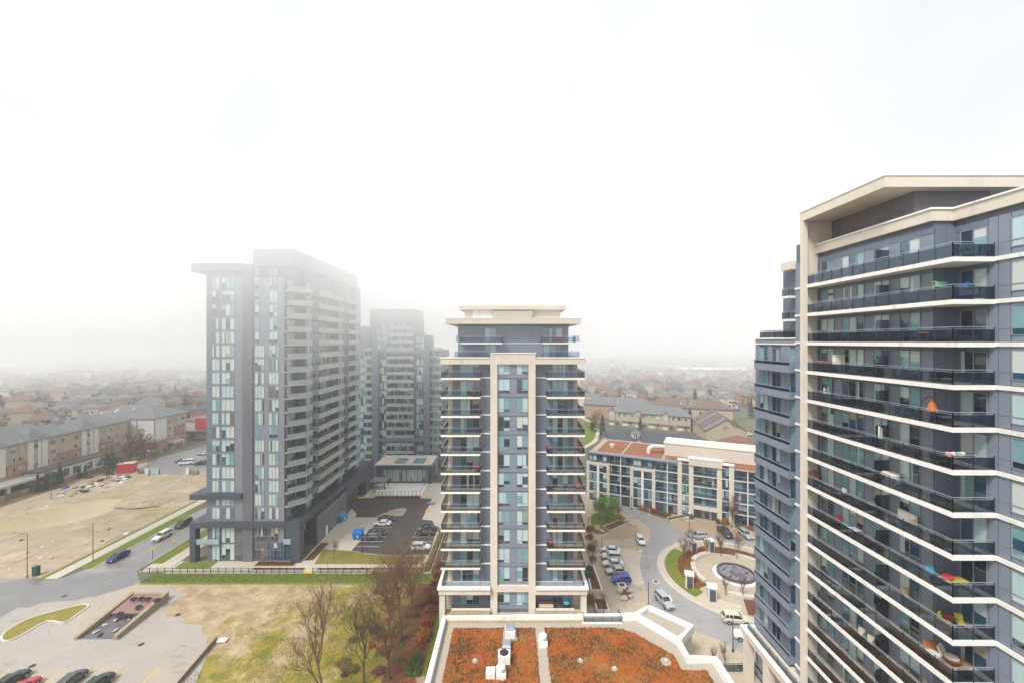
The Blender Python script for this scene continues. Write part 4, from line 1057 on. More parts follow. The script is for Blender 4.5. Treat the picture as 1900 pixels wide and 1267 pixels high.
M['soil'] = mat('soil_bank', (0.21, 0.12, 0.07), (0.13, 0.085, 0.055), 0.95, 0.6, 0.4, bump=0.4, extra=[((0.11, 0.12, 0.045), 0.4, 0.56, 0.72, (1, 1, 1))])
M['lawn'] = mat('lawn_green', (0.105, 0.165, 0.012), (0.155, 0.175, 0.018), 0.95, 0.5, 0.4, bump=0.5, bscale=8, extra=[((0.185, 0.165, 0.03), 0.22, 0.52, 0.7, (1, 1, 1))])
M['lawn_dry'] = mat('lawn_dry', (0.235, 0.190, 0.032), (0.17, 0.155, 0.025), 0.95, 0.6, 0.4, bump=0.5, bscale=8, extra=[((0.14, 0.165, 0.035), 0.3, 0.55, 0.7, (1, 1, 1)), ((0.30, 0.24, 0.12), 0.5, 0.58, 0.74, (1, 1, 1))])
# vacant lot: bare tan soil towards the ramp, thin yellow grass towards the trees
fm = bpy.data.materials.new('field_patchy'); fm.use_nodes = True
n, l = fm.node_tree.nodes, fm.node_tree.links
p = n['Principled BSDF']; p.inputs['Roughness'].default_value = 0.95
geo = n.new('ShaderNodeNewGeometry'); sp = n.new('ShaderNodeSeparateXYZ'); l.new(geo.outputs['Position'], sp.inputs[0])
def nz(scale, detail=7, st=(1, 1, 1), off=0.0):
    mp = n.new('ShaderNodeMapping'); mp.inputs['Scale'].default_value = st; mp.inputs['Location'].default_value = (off, off * 1.7, 0)
    l.new(geo.outputs['Position'], mp.inputs['Vector'])
    t = n.new('ShaderNodeTexNoise'); t.inputs['Scale'].default_value = scale; t.inputs['Detail'].default_value = detail; t.inputs['Roughness'].default_value = 0.68
    l.new(mp.outputs['Vector'], t.inputs['Vector'])
    return t.outputs['Fac']
def ramp(fac, c0, c1, a=0.4, b=0.6):
    r = n.new('ShaderNodeValToRGB'); r.color_ramp.elements[0].position, r.color_ramp.elements[0].color = a, (*c0, 1); r.color_ramp.elements[1].position, r.color_ramp.elements[1].color = b, (*c1, 1)
    l.new(fac, r.inputs['Fac']); return r.outputs['Color']
def mixc(fac, a, b):
    x = n.new('ShaderNodeMix'); x.data_type = 'RGBA'; l.new(fac, x.inputs[0]); l.new(a, x.inputs[6]); l.new(b, x.inputs[7]); return x.outputs[2]
def mth(op, a, b=None, c=None):
    x = n.new('ShaderNodeMath'); x.operation = op
    for i, v in enumerate((a, b, c)):
        if v is None: continue
        if isinstance(v, (int, float)): x.inputs[i].default_value = v
        else: l.new(v, x.inputs[i])
    return x.outputs[0]
def mrange(v, a, b):
    x = n.new('ShaderNodeMapRange'); x.inputs['From Min'].default_value, x.inputs['From Max'].default_value = a, b; l.new(v, x.inputs['Value']); return x.outputs[0]
tan = ramp(nz(0.35), (0.42, 0.325, 0.20), (0.27, 0.195, 0.105), 0.40, 0.60)
grass = ramp(nz(0.5, off=9), (0.265, 0.205, 0.018), (0.135, 0.140, 0.012), 0.42, 0.58)
brown = ramp(nz(1.3, off=21), (0.21, 0.105, 0.040), (0.31, 0.17, 0.065), 0.4, 0.62)
# how much grass: grows with the distance from the old ramp road (x), broken up by noise and vehicle tracks
gx = mth('ADD', mth('MULTIPLY', sp.outputs['X'], 0.016), mth('MULTIPLY', sp.outputs['Y'], -0.010))
g1 = mth('ADD', mth('ADD', gx, 1.80), mth('MULTIPLY', mth('SUBTRACT', nz(0.14, off=3), 0.5), 1.9))
g2 = mth('ADD', g1, mth('MULTIPLY', mth('SUBTRACT', nz(1.6, off=5, st=(1.3, 0.5, 1)), 0.5), 0.9))
c1 = mixc(mrange(g2, 0.32, 0.62), tan, grass)
bx = mth('ADD', mth('MULTIPLY', sp.outputs['X'], 0.022), mth('MULTIPLY', mth('SUBTRACT', nz(0.25, off=13), 0.5), 2.2))
c2 = mixc(mrange(bx, -0.56, -0.05), c1, brown)
c3 = mixc(mrange(nz(0.9, off=31, st=(1.5, 0.5, 1)), 0.60, 0.72), c2, tan)
l.new(c3, p.inputs['Base Color'])
bmp = n.new('ShaderNodeBump'); bmp.inputs['Strength'].default_value = 0.7; bmp.inputs['Distance'].default_value = 0.08; l.new(nz(3.0), bmp.inputs['Height']); l.new(bmp.outputs['Normal'], p.inputs['Normal'])
M['field'] = fm

Zs = lambda k: 0.004 * k
M['yard'] = mat('yard_dusty_concrete', (0.38, 0.345, 0.31), (0.30, 0.272, 0.245), 0.6, 0.10, 0.4, extra=[((0.40, 0.325, 0.225), 0.07, 0.52, 0.66, (1, 1, 1)), ((0.20, 0.19, 0.185), 0.16, 0.60, 0.75, (1, 2.2, 1)), ((0.22, 0.20, 0.17), 1.1, 0.64, 0.78, (0.5, 2.5, 1))], cracks=(0.16, 0.006, (0.24, 0.215, 0.185)))
def ragged(pts, amp=0.9, step=1.4, seed=0):
    """Break a boundary into a ragged natural edge."""
    out = []
    for (x0, y0), (x1, y1) in zip(pts, pts[1:]):
        d = Vector((x1 - x0, y1 - y0)); k = max(1, int(d.length / step)); nn = Vector((-d.y, d.x)).normalized()
        for i in range(k):
            q = Vector((x0, y0)) + d * (i / k) + nn * (amp * mnoise.noise(Vector((x0 + d.x * i / k, y0 + d.y * i / k, seed)) * 0.5) * 2 + amp * 0.6 * mnoise.noise(Vector((x0 + d.x * i / k, y0 + d.y * i / k, seed + 9)) * 2.1))
            out.append((q.x, q.y))
    return out + [pts[-1]]
sheet('yard', [(-210, 15), (-46, 15), (-46, 60), (-49.4, 68), (-56, 78), (-60, 85.8), (-77.0, 86.0), (-95, 88.0), (-210, 86.6)], Zs(1), 'yard')
sheet('crossing_road', ragged([(-150, 70), (-100, 71), (-88, 79.5), (-79, 84.0)], 1.4, 1.5, 3) + [(-77.0, 86.0), (-81.8, 90.5), (-82, 95), (-92.5, 95), (-95, 88.0), (-210, 86.6), (-210, 70)], Zs(3), 'asphalt_wet')
sheet('dirt_lot', [(-210, 86.7), (-98.6, 88.0), (-98.4, 165), (-120, 178), (-158, 176), (-159.5, 129), (-185, 100)], Zs(1), 'dirt')
sheet('puddle', smooth_loop(gpoly([(0, 962), (60, 950), (130, 935), (205, 924), (232, 932), (200, 950), (140, 968), (60, 982), (-40, 992), (-60, 975)]), 5), Zs(2), 'puddle')
sheet('soil_bank', [(-159.6, 118), (-154.5, 118), (-155, 150), (-153, 166), (-150, 176), (-158, 178), (-160.5, 160)], Zs(3), 'soil')
sheet('gravel_yard', gpoly([(248, 872), (300, 846), (345, 836), (420, 815), (420, 868), (330, 880)]), Zs(3), 'asphalt_road')
sheet('street', [(-92.5, 95), (-82.0, 95), (-82.0, 420), (-92.5, 420)], Zs(2), 'asphalt_road')
MB().box(-98.5, 87.5, 0, -95.8, 420, 0.12).build('sidewalk', 'paving_pale')['kind'] = 'structure'
MB().box(-95.8, 91.6, 0, -92.6, 123, 0.10).build('grass_verge', 'lawn')['kind'] = 'structure'
MB().box(-99.6, 86.8, 0, -98.5, 420, 0.10).build('grass_verge', 'lawn')['kind'] = 'structure'
MB().box(-81.9, 93.6, 0, -78.6, 170, 0.10).build('grass_verge', 'lawn')['kind'] = 'structure'
MB().box(-78.6, 92.0, 0, -75.4, 170, 0.12).build('sidewalk', 'paving_pale')['kind'] = 'structure'
sheet('corner_paving', [(-81.0, 90.0), (-75.4, 90.0), (-75.4, 96), (-81.0, 94.5)], Zs(4), 'paving_pale')
kerb('kerb', [(-92.5, 91.0), (-92.5, 124)], 0, 0.13, 0.25, 'kerb', closed=False)
kerb('kerb', [(-82.0, 93.6), (-82.0, 170)], 0, 0.13, 0.25, 'kerb', closed=False)
sheet('lane_line', [(-87.3, 95), (-87.18, 95), (-87.18, 200), (-87.3, 200)], Zs(3), 'paint_yellow')
sheet('vacant_field', [(-77, 85.9), (-12.5, 85.9), (-12.5, 15), (-46, 15), (-46.0, 60), (-49.3, 68)] + ragged([(-49.3, 68), (-57, 73.5), (-64.6, 77.5), (-65.5, 82.5), (-70, 84.6), (-77, 85.9)], 0.8, 1.0, 1), Zs(2), 'field')
# lawn strip, beds and paths along the left tower
MB().box(-77, 85.6, 0, -14, 89.4, 0.08).build('lawn', 'lawn')['kind'] = 'structure'
sheet('tower_forecourt', [(-75.4, 89.6), (-14.5, 89.6), (-14.5, 147), (-48, 147), (-48, 94.7), (-75.4, 94.7)], Zs(2), 'paving_pale')
for i, (x0, y0, x1, y1, m) in enumerate(((-74.5, 91.5, -67.0, 94.4, 'lawn'), (-57.5, 92.6, -48.8, 94.3, 'mulch'), (-57, 90.0, -45.7, 91.6, 'mulch'), (-42.8, 90.0, -31, 91.6, 'mulch'), (-47.4, 95.0, -45.6, 103, 'mulch'))):
    MB().box(x0, y0, 0, x1, y1, 0.14).build('planting_bed' if m == 'mulch' else 'lawn', m)['kind'] = 'structure'
sheet('dry_lawn', gpoly([(600, 1018), (652, 1021.6), (697, 1029), (742, 1031), (790, 1031), (783, 1046), (583, 1046)]), Zs(4), 'lawn_dry')
sheet('dry_lawn', [(-30.6, 89.6), (-19.4, 89.6), (-19.4, 92), (-30.6, 92)], Zs(4), 'lawn_dry')
sheet('parking_lot', gpoly([(652, 1021), (698, 1028), (738, 1030), (796, 1028), (810, 985), (802, 965), (783, 963), (802, 924), (679, 923), (646, 926), (645, 941), (656, 946), (662, 953), (659, 959), (708, 959)]), Zs(3), 'asphalt_new')
sheet('paved_apron', gpoly([(697, 958), (716, 949), (735, 943), (752, 941), (755, 946), (747, 956)]), Zs(5), 'paving')
for k, y in enumerate((114.5, 111.7, 109.1, 106.5, 103.9, 101.3)):
    sheet('bay_line', [(-38.2, y), (-32.4, y), (-32.4, y + 0.16), (-38.2, y + 0.16)], Zs(4), 'paint_white')
for y in (111.4, 108.9, 106.3, 103.7, 101.1):
    sheet('bay_line', [(-25.6, y), (-19.8, y), (-19.8, y + 0.16), (-25.6, y + 0.16)], Zs(4), 'paint_white')
sheet('yellow_kerb_mark', gpoly([(664, 921), (676, 921), (676, 924), (664, 924)]), Zs(6), 'paint_yellow')
for px, py in ((783, 983), (794, 946)):
    x, y, _ = gp(px, py); sheet('tactile_pad', [(x - 0.7, y - 0.9), (x + 0.7, y - 0.9), (x + 0.7, y + 0.9), (x - 0.7, y + 0.9)], Zs(6), 'paint_yellow')
sheet('tactile_pad', [(-45.3, 89.45), (-43.2, 89.45), (-43.2, 90.4), (-45.3, 90.4)], Zs(6) + 0.085, 'paint_yellow')
sheet('pool_patio', [(-44.5, 134), (-29.5, 134), (-29.5, 147), (-47, 147)], Zs(4), 'concrete_white')
MB().box(-44.0, 132.6, 0, -29.4, 133.8, 0.35).build('planting_bed', 'mulch')['kind'] = 'structure'
sheet('garden_strip', [(-19.2, 60), (-11.4, 60), (-11.4, 110), (-17.4, 110), (-17.4, 92), (-19.2, 88)], Zs(3), 'mulch')
sheet('green_strip', [(-13.6, 60), (-12.0, 60), (-12.0, 84), (-13.6, 84)], Zs(4), 'lawn')
sheet('footpath', [(-15.6, 45), (-12.1, 45), (-12.1, 62), (-15.6, 62)], Zs(5), 'paving_brown')
# roundabout side
sheet('plaza', [(11.5, 45), (120, 45), (120, 128), (60, 128), (28, 138), (11.5, 140)], Zs(1), 'paving')
sheet('ring_road', gpoly([(1176, 936), (1215, 951), (1240, 967), (1262, 982), (1300, 990), (1352, 998), (1420, 1003), (1700, 1012), (1700, 1260), (1440, 1260), (1385, 1215), (1330, 1185), (1295, 1172), (1262, 1160), (1235, 1145), (1213, 1122), (1200, 1098), (1191, 1070), (1187, 1045), (1192, 1020), (1205, 1003), (1207, 985), (1196, 972), (1178, 958), (1150, 948), (1120, 940), (1100, 930)]), Zs(2), 'asphalt_ring')
sheet('parking_bays', gpoly([(1128, 1014), (1192, 1020), (1187, 1045), (1191, 1070), (1196, 1083), (1133, 1083), (1126, 1045)]), Zs(3), 'paving_pale')
sheet('forecourt_paving', gpoly([(1235, 966), (1300, 966), (1420, 985), (1420, 1003), (1352, 998), (1300, 990), (1262, 982)]), Zs(3), 'paving_brown')
sheet('apron', gpoly([(1113, 1000), (1160, 1000), (1178, 995), (1186, 985), (1180, 972), (1168, 975), (1130, 990)]), Zs(4), 'paving_brown')
FC_, FR = (47.9, 88.8), 14.6
circ = lambda r, n=64, c=FC_: [(c[0] + r * math.cos(2 * math.pi * i / n), c[1] + r * math.sin(2 * math.pi * i / n)) for i in range(n)]
MB().prism(circ(FR), 0, 0.12).build('roundabout_island', 'paving')['kind'] = 'structure'
kerb('island_kerb', circ(FR + 0.1), 0, 0.16, 0.3, 'kerb')
sheet('island_edge_band', circ(FR + 1.3), Zs(4), 'paving_pale')
sheet('manhole', circ(0.75, 16, gp(1217, 1078)[:2]), Zs(4), 'paving_pale'); sheet('manhole', circ(0.4, 16, gp(1217, 1078)[:2]), Zs(5), 'metal_dark')
def arcband(name, r0, r1, a0, a1, z0, z1, m, n=14, parent=None, c=FC_):
    pts = [RAD(a0 + (a1 - a0) * i / n) for i in range(n + 1)]
    b = MB()
    for p_, q in zip(pts, pts[1:]):
        f = lambda r, t, z: (c[0] + r * math.cos(t), c[1] + r * math.sin(t), z)
        b.hexa([f(r0, p_, z0), f(r1, p_, z0), f(r1, q, z0), f(r0, q, z0)], [f(r0, p_, z1), f(r1, p_, z1), f(r1, q, z1), f(r0, q, z1)])
    return b.build(name, m, parent)
for a0, a1, m, r0, r1 in ((128, 212, 'lawn', 11.6, 14.2), (100, 205, 'mulch', 8.6, 11.6), (250, 296, 'mulch', 8.8, 13.8), (30, 98, 'mulch', 9.2, 12.2)):
    arcband('planting_bed', r0, r1, a0, a1, 0.1, 0.26, m)['kind'] = 'structure'
for i in range(3):
    tag(arcband('stone_step', 12.2 + i * 0.75, 12.95 + i * 0.75, 214, 246, 0.1, 0.58 - i * 0.15, 'paving_pale'), ('uppermost', 'middle', 'lowest')[i] + ' curved stone step between the two front gate piers', 'step', 'steps up to the fountain')
for i, (a0, a1, r, lb) in enumerate(((150, 200, 7.9, 'curved stone bench on the left side of the fountain'), (100, 140, 8.2, 'curved stone bench behind the fountain on the left'), (20, 62, 8.3, 'curved stone bench behind the fountain on the right'), (232, 268, 8.0, 'curved stone bench in front of the fountain'))):
    o = tag(arcband('stone_bench', r, r + 1.0, a0, a1, 0.12, 0.75, 'kerb'), lb, 'bench')
for i, (px, py, lb) in enumerate(((1279, 1090, 'beige gate pier with dark panel left of the curved steps'), (1321, 1115, 'beige gate pier with dark panel right of the curved steps'), (1284, 1025, 'beige gate pier among bare trees behind the round lawn'), (1317, 1024, 'beige gate pier with dark panel behind the fountain, by the silver SUV'))):
    x, y, _ = gp(px, py)
    t = thing('gate_pier', lb, 'pier', (x, y, 0.1), RAD(-20 if i < 2 else 10))
    MB().box(-0.75, -0.75, 0, 0.75, 0.75, 2.75).build('shaft', 'beige', t); MB().box(-0.9, -0.9, 2.75, 0.9, 0.9, 3.0).build('cap', 'concrete_white', t)
    MB().box(-0.45, -0.8, 0.25, 0.62, -0.74, 2.5).build('dark_panel', 'panel_dark', t)
t = thing('fountain', 'round dark fountain basin with stepped centre on the roundabout', 'fountain', (FC_[0], FC_[1], 0.12))
MB().lathe([(4.5, 0), (4.5, 0.15), (3.7, 0.17)], 48).build('plinth', 'concrete_white', t)
b = MB(); b.lathe([(3.7, 0.1), (3.75, 0.75), (3.45, 0.75), (3.35, 0.35)], 48); b.build('basin', mat('basin_stone', (0.10, 0.085, 0.09), (0.06, 0.05, 0.055), 0.5, 2), t)
MB().lathe([(3.36, 0.36), (3.36, 0.42)], 48).build('water', mat('fountain_water', (0.30, 0.29, 0.32), (0.13, 0.12, 0.14), 0.08, 1.1, 0.6, spec=0.6), t)
MB().lathe([(1.2, 0.4), (1.25, 0.7), (0.95, 0.72), (0.9, 0.95), (0.25, 1.0)], 12).build('centre_tier', 'panel_brown', t)
for i in range(10):
    a = i * 0.63; MB().box(-0.25, -0.18, 0.4, 0.25, 0.18, 0.62).build('jet_block', 'frame_grey' if i % 2 else 'panel_dark', t, (2.3 * math.cos(a), 2.3 * math.sin(a), 0), a)
# planters, rock bed, raised beds beside the middle tower
def planter(label, pts, h, rim='concrete_white', fill='mulch'):
    P = gpoly(pts)
    t = thing('planter', label, 'planter', (P[0][0], P[0][1], 0))
    Q = [(a - P[0][0], c - P[0][1]) for a, c in P]
    kerb('rim', Q, 0, h, 0.3, rim, t)
    sheet('planting_soil', Q, h - 0.12, fill, t)
    return t
planter('long white rimmed planter beside the middle tower with a green bush', [(1087, 1053), (1101, 1053), (1117, 1098), (1097, 1098)], 0.6)
planter('short white rimmed planter at the tower foot next to the path', [(1102, 1114), (1122, 1114), (1130, 1136), (1108, 1136)], 0.6)
planter('long tan walled planter in front of the lime green trees', [(1119, 980), (1149, 968), (1163, 974), (1131, 988)], 0.7, 'paving_pale')
planter('low planter beside the entrance canopy of the low building', [(1238, 963), (1268, 958), (1274, 963), (1241, 969)], 0.7, 'paving_pale')
sheet('rock_bed', gpoly([(1135.5, 1084), (1179, 1084), (1182, 1117), (1150, 1122)]), Zs(4), 'gravel')
sheet('mulch_patch', smooth_loop(gpoly([(1152, 1088), (1168, 1090), (1172, 1105), (1165, 1113), (1155, 1108), (1150, 1098)]), 3), Zs(5), 'mulch')
planter('tiny square white planter box in the rock bed behind the blue car', [(1146, 1084), (1159, 1084), (1161, 1092), (1149, 1092)], 0.45)
M['rock'] = mat('rock_pale', (0.52, 0.46, 0.38), (0.36, 0.31, 0.26), 0.9, 2.0, 0.4, bump=0.3)
for i, (px, py, r) in enumerate(((1150, 1099, 0.7), (1169, 1098, 0.65), (1157, 1112, 0.8), (1171, 1108, 0.6))):
    x, y, _ = gp(px, py)
    tag(MB().blob((0, 0, r * 0.45), (r, r * 0.7, r * 0.55), 8, 0.25, i).build('boulder', 'rock', None, (x, y, 0)), ('leftmost pale boulder in the rock bed', 'pale boulder at the back right of the rock bed', 'largest pale boulder at the front of the rock bed', 'small pale boulder at the right of the rock bed')[i], 'boulder', 'boulders in the rock bed')
sheet('lawn_bed', smooth_loop(gpoly([(1098, 955), (1120, 950), (1150, 955), (1168, 968), (1140, 978), (1118, 990), (1100, 985)]), 4), Zs(5), 'lawn')
sheet('bed_front', smooth_loop([gp(a, c)[:2] for a, c in ((1096, 925), (1150, 935), (1200, 950), (1238, 962), (1244, 950), (1210, 930), (1150, 915), (1096, 905))], 4), Zs(3), 'mulch')
for i, (px, py) in enumerate(((1107, 979), (1109, 984), (1116, 987), (1162, 967), (1168, 973))):
    x, y, _ = gp(px, py)
    tag(MB().blob((0, 0, 0.35), (0.85, 0.6, 0.45), 8, 0.25, 40 + i).build('boulder', 'rock', None, (x, y, 0)), 'pale landscape boulder at the rim of the lawn with lime green trees', 'boulder', 'boulders round the green lawn')

# ------------------------------------------------------------------ planted podium roof in the foreground
PR = thing('podium_building', 'low podium with rust orange planted roof and white parapet in the foreground', 'building', (0, 45, 0))
out = [(-11.2, -25), (28.6, -25), (28.6, 13.3), (24.9, 13.3), (24.9, 16.6), (28.0, 19.7), (22.8, 24.4), (20.2, 22.5), (17.3, 22.2), (-10.9, 21.7)]
MB().prism(out, 0, 4.9).build('wall', 'beige', PR)
MB().prism([(x * 0.985 + 0.1, y - 0.25) for x, y in out], 4.9, 5.0).build('gravel_bed', 'gravel', PR)
kerb('parapet', [(-11.1, -25), (-10.9, 21.7), (17.3, 22.1), (20.2, 22.4), (22.8, 24.3), (28.0, 19.6), (24.7, 16.6), (24.7, 13.2), (28.4, 13.2), (28.4, -25)], 4.7, 5.9, 0.75, 'concrete_white', PR, closed=False)
kerb('parapet', [(20.2, 22.4), (24.7, 16.9)], 4.7, 5.88, 0.6, 'concrete_white', PR, closed=False)
MB().prism([(20.6, 22.3), (22.8, 23.8), (27.4, 19.6), (24.9, 17.2)], 4.95, 5.35).build('gravel_bed', 'gravel', PR)
beds = ([(-9.4, -25), (-9.2, 20.2), (3.6, 20.2), (3.9, -25)], [(5.5, -25), (5.1, 20.2), (15.9, 20.3), (18.6, 19.4), (23.2, 14.6), (23.2, 11.8), (26.6, 11.8), (26.8, -25)])
rs = random.Random(2)
for P in beds:
    MB().prism(P, 4.9, 5.07).build('planted_bed', 'sedum', PR)
# sedum cushions: a real uneven mat of small tufts, far too many to count
tm = [MB(), MB(), MB()]
def in_poly(x, y, P):
    c = False
    for (x0, y0), (x1, y1) in zip(P, P[1:] + P[:1]):
        if (y0 > y) != (y1 > y) and x < (x1 - x0) * (y - y0) / (y1 - y0) + x0: c = not c
    return c
k_ = 0
while k_ < 19000:
    x, y = rs.uniform(-9.4, 26.7), rs.uniform(7.5, 20.3)
    if not any(in_poly(x, y, P) for P in beds): continue
    k_ += 1
    v = mnoise.noise(Vector((x * 0.35, y * 0.35, 0))) + 0.5 * mnoise.noise(Vector((x * 1.4, y * 1.4, 5)))
    v2 = mnoise.noise(Vector((x * 0.22 + 40, y * 0.22, 9)))
    if v2 > 0.25 and rs.random() < 0.55: continue
    j = 0 if rs.random() < 0.60 + v * 1.1 else (1 if rs.random() < 0.62 - v2 else 2)
    r, h = rs.uniform(0.06, 0.19) * (1 + 0.5 * v), rs.uniform(0.05, 0.2) * (1.3 if j == 1 else 1)
    a = rs.random() * 6.28
    for q in range(3):
        t_ = a + q * 2.1
        tm[j].face([(x + r * math.cos(t_), y + r * math.sin(t_), 5.06), (x + r * math.cos(t_ + 1.5), y + r * math.sin(t_ + 1.5), 5.06), (x + rs.uniform(-0.05, 0.05), y + rs.uniform(-0.05, 0.05), 5.07 + h)])
M['sedum_orange'] = mat('sedum_orange', (0.47, 0.135, 0.016), (0.32, 0.085, 0.012), 0.95, 1.2, 0.4)
M['sedum_dark'] = mat('sedum_dark', (0.17, 0.055, 0.022), (0.12, 0.075, 0.02), 0.95, 1.2, 0.4)
M['sedum_olive'] = mat('sedum_olive', (0.19, 0.155, 0.03), (0.26, 0.19, 0.03), 0.95, 1.2, 0.4)
for q, m in zip(tm, ('sedum_orange', 'sedum_dark', 'sedum_olive')):
    o = q.build('sedum_tufts', m, PR); o['kind'] = 'stuff'
# roof equipment standing on the planted roof
def unit(name, label, loc, parts):
    t = thing(name, label, 'roof unit', loc)
    for nm, bm, m in parts: bm.build(nm, m, t, smooth=False)
unit('exhaust_unit', 'white box exhaust unit with sloped lid at the back of the planted roof', (-0.3, 63.6, 5.07), [('housing', MB().box(-0.8, -0.9, 0, 0.8, 0.8, 1.0), 'concrete_white'), ('lid', MB().hexa([(-0.7, -0.6, 1.0), (0.7, -0.6, 1.0), (0.7, 0.75, 1.0), (-0.7, 0.75, 1.0)], [(-0.6, -0.3, 1.25), (0.6, -0.3, 1.25), (0.6, 0.7, 1.45), (-0.6, 0.7, 1.45)]), 'frame_grey'), ('curb', MB().box(-1.1, -1.2, 0, 1.1, 1.1, 0.12), 'gravel')])
unit('exhaust_fan', 'white mushroom exhaust fan on a box beside the gravel strip', (4.6, 61.6, 5.0), [('base', MB().box(-0.65, -0.6, 0, 0.65, 0.6, 0.8), 'concrete_white'), ('fan', MB().lathe([(0.35, 0.8), (0.4, 1.1), (0.62, 1.2), (0.62, 1.5), (0.35, 1.75), (0.05, 1.8)], 14), 'concrete_white')])
unit('condenser_unit', 'white condenser with dark round fan in the middle of the planted roof', (-1.1, 58.2, 5.07), [('housing', MB().box(-0.85, -0.75, 0.2, 0.85, 0.75, 1.35), 'concrete_white'), ('fan_grille', MB().lathe([(0.62, 1.35), (0.62, 1.45), (0.3, 1.5)], 16), 'metal_dark'), ('stand', MB().box(-0.85, -0.7, 0, -0.7, 0.7, 0.2).box(0.7, -0.7, 0, 0.85, 0.7, 0.2), 'metal')])
unit('duct_unit', 'grey duct box between the exhaust unit and the dark fan condenser', (-0.8, 60.6, 5.07), [('housing', MB().box(-0.6, -0.7, 0, 0.6, 0.7, 0.8), 'frame_grey'), ('cover', MB().hexa([(-0.65, -0.75, 0.8), (0.65, -0.75, 0.8), (0.65, 0.75, 0.8), (-0.65, 0.75, 0.8)], [(-0.5, -0.5, 1.0), (0.5, -0.5, 1.0), (0.5, 0.6, 1.1), (-0.5, 0.6, 1.1)]), 'metal')])
unit('exhaust_fan', 'white mushroom exhaust fan cluster at the bottom edge of the planted roof', (-1.5, 55.7, 5.07), [('base', MB().box(-0.6, -0.6, 0, 0.7, 0.6, 0.7).box(-2.0, -0.5, 0, -0.75, 0.6, 0.9), 'concrete_white'), ('fan', MB().lathe([(0.35, 0.7), (0.4, 1.0), (0.6, 1.1), (0.6, 1.4), (0.05, 1.7)], 14), 'concrete_white'), ('pipe', MB().tube((0.95, -0.3, 0), (0.95, -0.3, 1.5), 0.05), 'metal_dark')])
for i, (x, y, lb) in enumerate(((-5.2, 58.4, 'small roof drain ringed with gravel left of the condenser'), (9.6, 58.4, 'small roof drain ringed with gravel right of the gravel strip'), (21.6, 58.3, 'large gravel ringed roof drain near the right parapet'), (14.1, 57, 'small white vent pipe stub in the orange sedum'))):
    t = thing('roof_drain', lb, 'roof drain', (x, y, 5.07))
    MB().lathe([(0.45 + 0.35 * (i == 2), 0), (0.4 + 0.3 * (i == 2), 0.12)], 12).build('gravel_ring', 'gravel', t); MB().lathe([(0.14, 0.1), (0.14, 0.32), (0.02, 0.36)], 8).build('dome', 'concrete_white', t)
# glass railed deck to the right of the podium
t = thing('entrance_deck', 'tan entrance deck with glass railing below the right tower', 'deck', (28.8, 45, 0))
MB().box(0, -20, 4.2, 8, 11.9, 4.9).build('deck', 'paving', t); railing(t, [(0.1, 11.7), (5.9, 11.7)], 4.9, 1.15, 1.5, 'rail_clear', post='metal_dark', top='metal_dark'); railing(t, [(4.2, 11.6), (4.2, -12)], 4.9, 1.1, 1.5, 'rail_glass', post='metal_dark', top='metal_dark')
t = thing('balcony_terrace', 'small glass railed terrace right of the middle tower at roof level', 'terrace', (11.2, 66.2, 0))
MB().box(0, 0, 4.0, 6.4, 2.2, 5.2).build('deck', 'concrete_white', t); railing(t, [(0.3, 2.1), (0.3, 0.15), (6.3, 0.15), (6.3, 2.1)], 5.2, 0.9, 1.6, 'rail_clear', post='metal_dark', top='metal_dark')

# ------------------------------------------------------------------ old garage ramp with tyres, kerbed island, low fences
RP = thing('garage_ramp', 'abandoned sunken garage ramp with stained concrete side walls', 'ramp', (-70.2, 75.2, 0))
M['stained'] = mat('stained_concrete', (0.38, 0.31, 0.21), (0.25, 0.19, 0.12), 0.95, 1.2, 0.4, extra=[((0.11, 0.085, 0.06), 1.8, 0.58, 0.72, (1, 1, 0.6))])
b = MB(); b.hexa([(-3.3, -5.6, -0.5), (-2.7, -5.6, -0.5), (-3.3, 5.6, -0.5), (-3.9, 5.6, -0.5)], [(-3.3, -5.6, 0.55), (-2.7, -5.6, 0.55), (-3.3, 5.6, 1.35), (-3.9, 5.6, 1.35)]); b.build('side_wall', 'stained', RP)
b = MB(); b.hexa([(3.3, -5.6, -0.5), (4.0, -5.6, -0.5), (3.4, 5.6, -0.5), (2.7, 5.6, -0.5)], [(3.3, -5.6, 0.75), (4.0, -5.6, 0.75), (3.4, 5.6, 1.4), (2.7, 5.6, 1.4)]); b.build('side_wall', 'stained', RP)
MB().box(-3.8, 5.2, -0.5, 3.3, 5.7, 1.2).build('end_wall', 'stained', RP)
MB().hexa([(-3.3, -5.4, 0.01), (3.3, -5.4, 0.01), (3.0, 0.6, 0.01), (-3.2, 0.6, 0.01)], [(-3.2, -5.4, 0.03), (3.2, -5.4, 0.03), (2.9, 0.6, 0.05), (-3.1, 0.6, 0.05)]).build('ramp_floor', mat('ramp_wet', (0.13, 0.13, 0.145), (0.07, 0.07, 0.08), 0.3, 0.9, 0.4), RP)
MB().hexa([(-3.2, 0.4, 0.4), (2.9, 0.4, 0.4), (2.7, 5.2, 0.6), (-3.7, 5.2, 0.6)], [(-3.2, 0.4, 0.62), (2.9, 0.4, 0.62), (2.7, 5.2, 1.0), (-3.7, 5.2, 1.0)]).build('cover', mat('cover_pink', (0.30, 0.17, 0.155), (0.22, 0.125, 0.115), 0.8, 0.8, 0.4), RP)
def torus(R0, r0, n=16, m=6):
    b = MB(); b.lathe([], 3) if False else None
    for i in range(n):
        for j in range(m):
            def f(a, c): A, C = 2 * math.pi * a / n, 2 * math.pi * c / m; return ((R0 + r0 * math.cos(C)) * math.cos(A), (R0 + r0 * math.cos(C)) * math.sin(A), r0 * math.sin(C))
            b.face([f(i, j), f(i + 1, j), f(i + 1, j + 1), f(i, j + 1)])
    return b
M['rubber'] = mat('rubber', (0.022, 0.020, 0.020), (0.04, 0.035, 0.035), 0.8, 3)
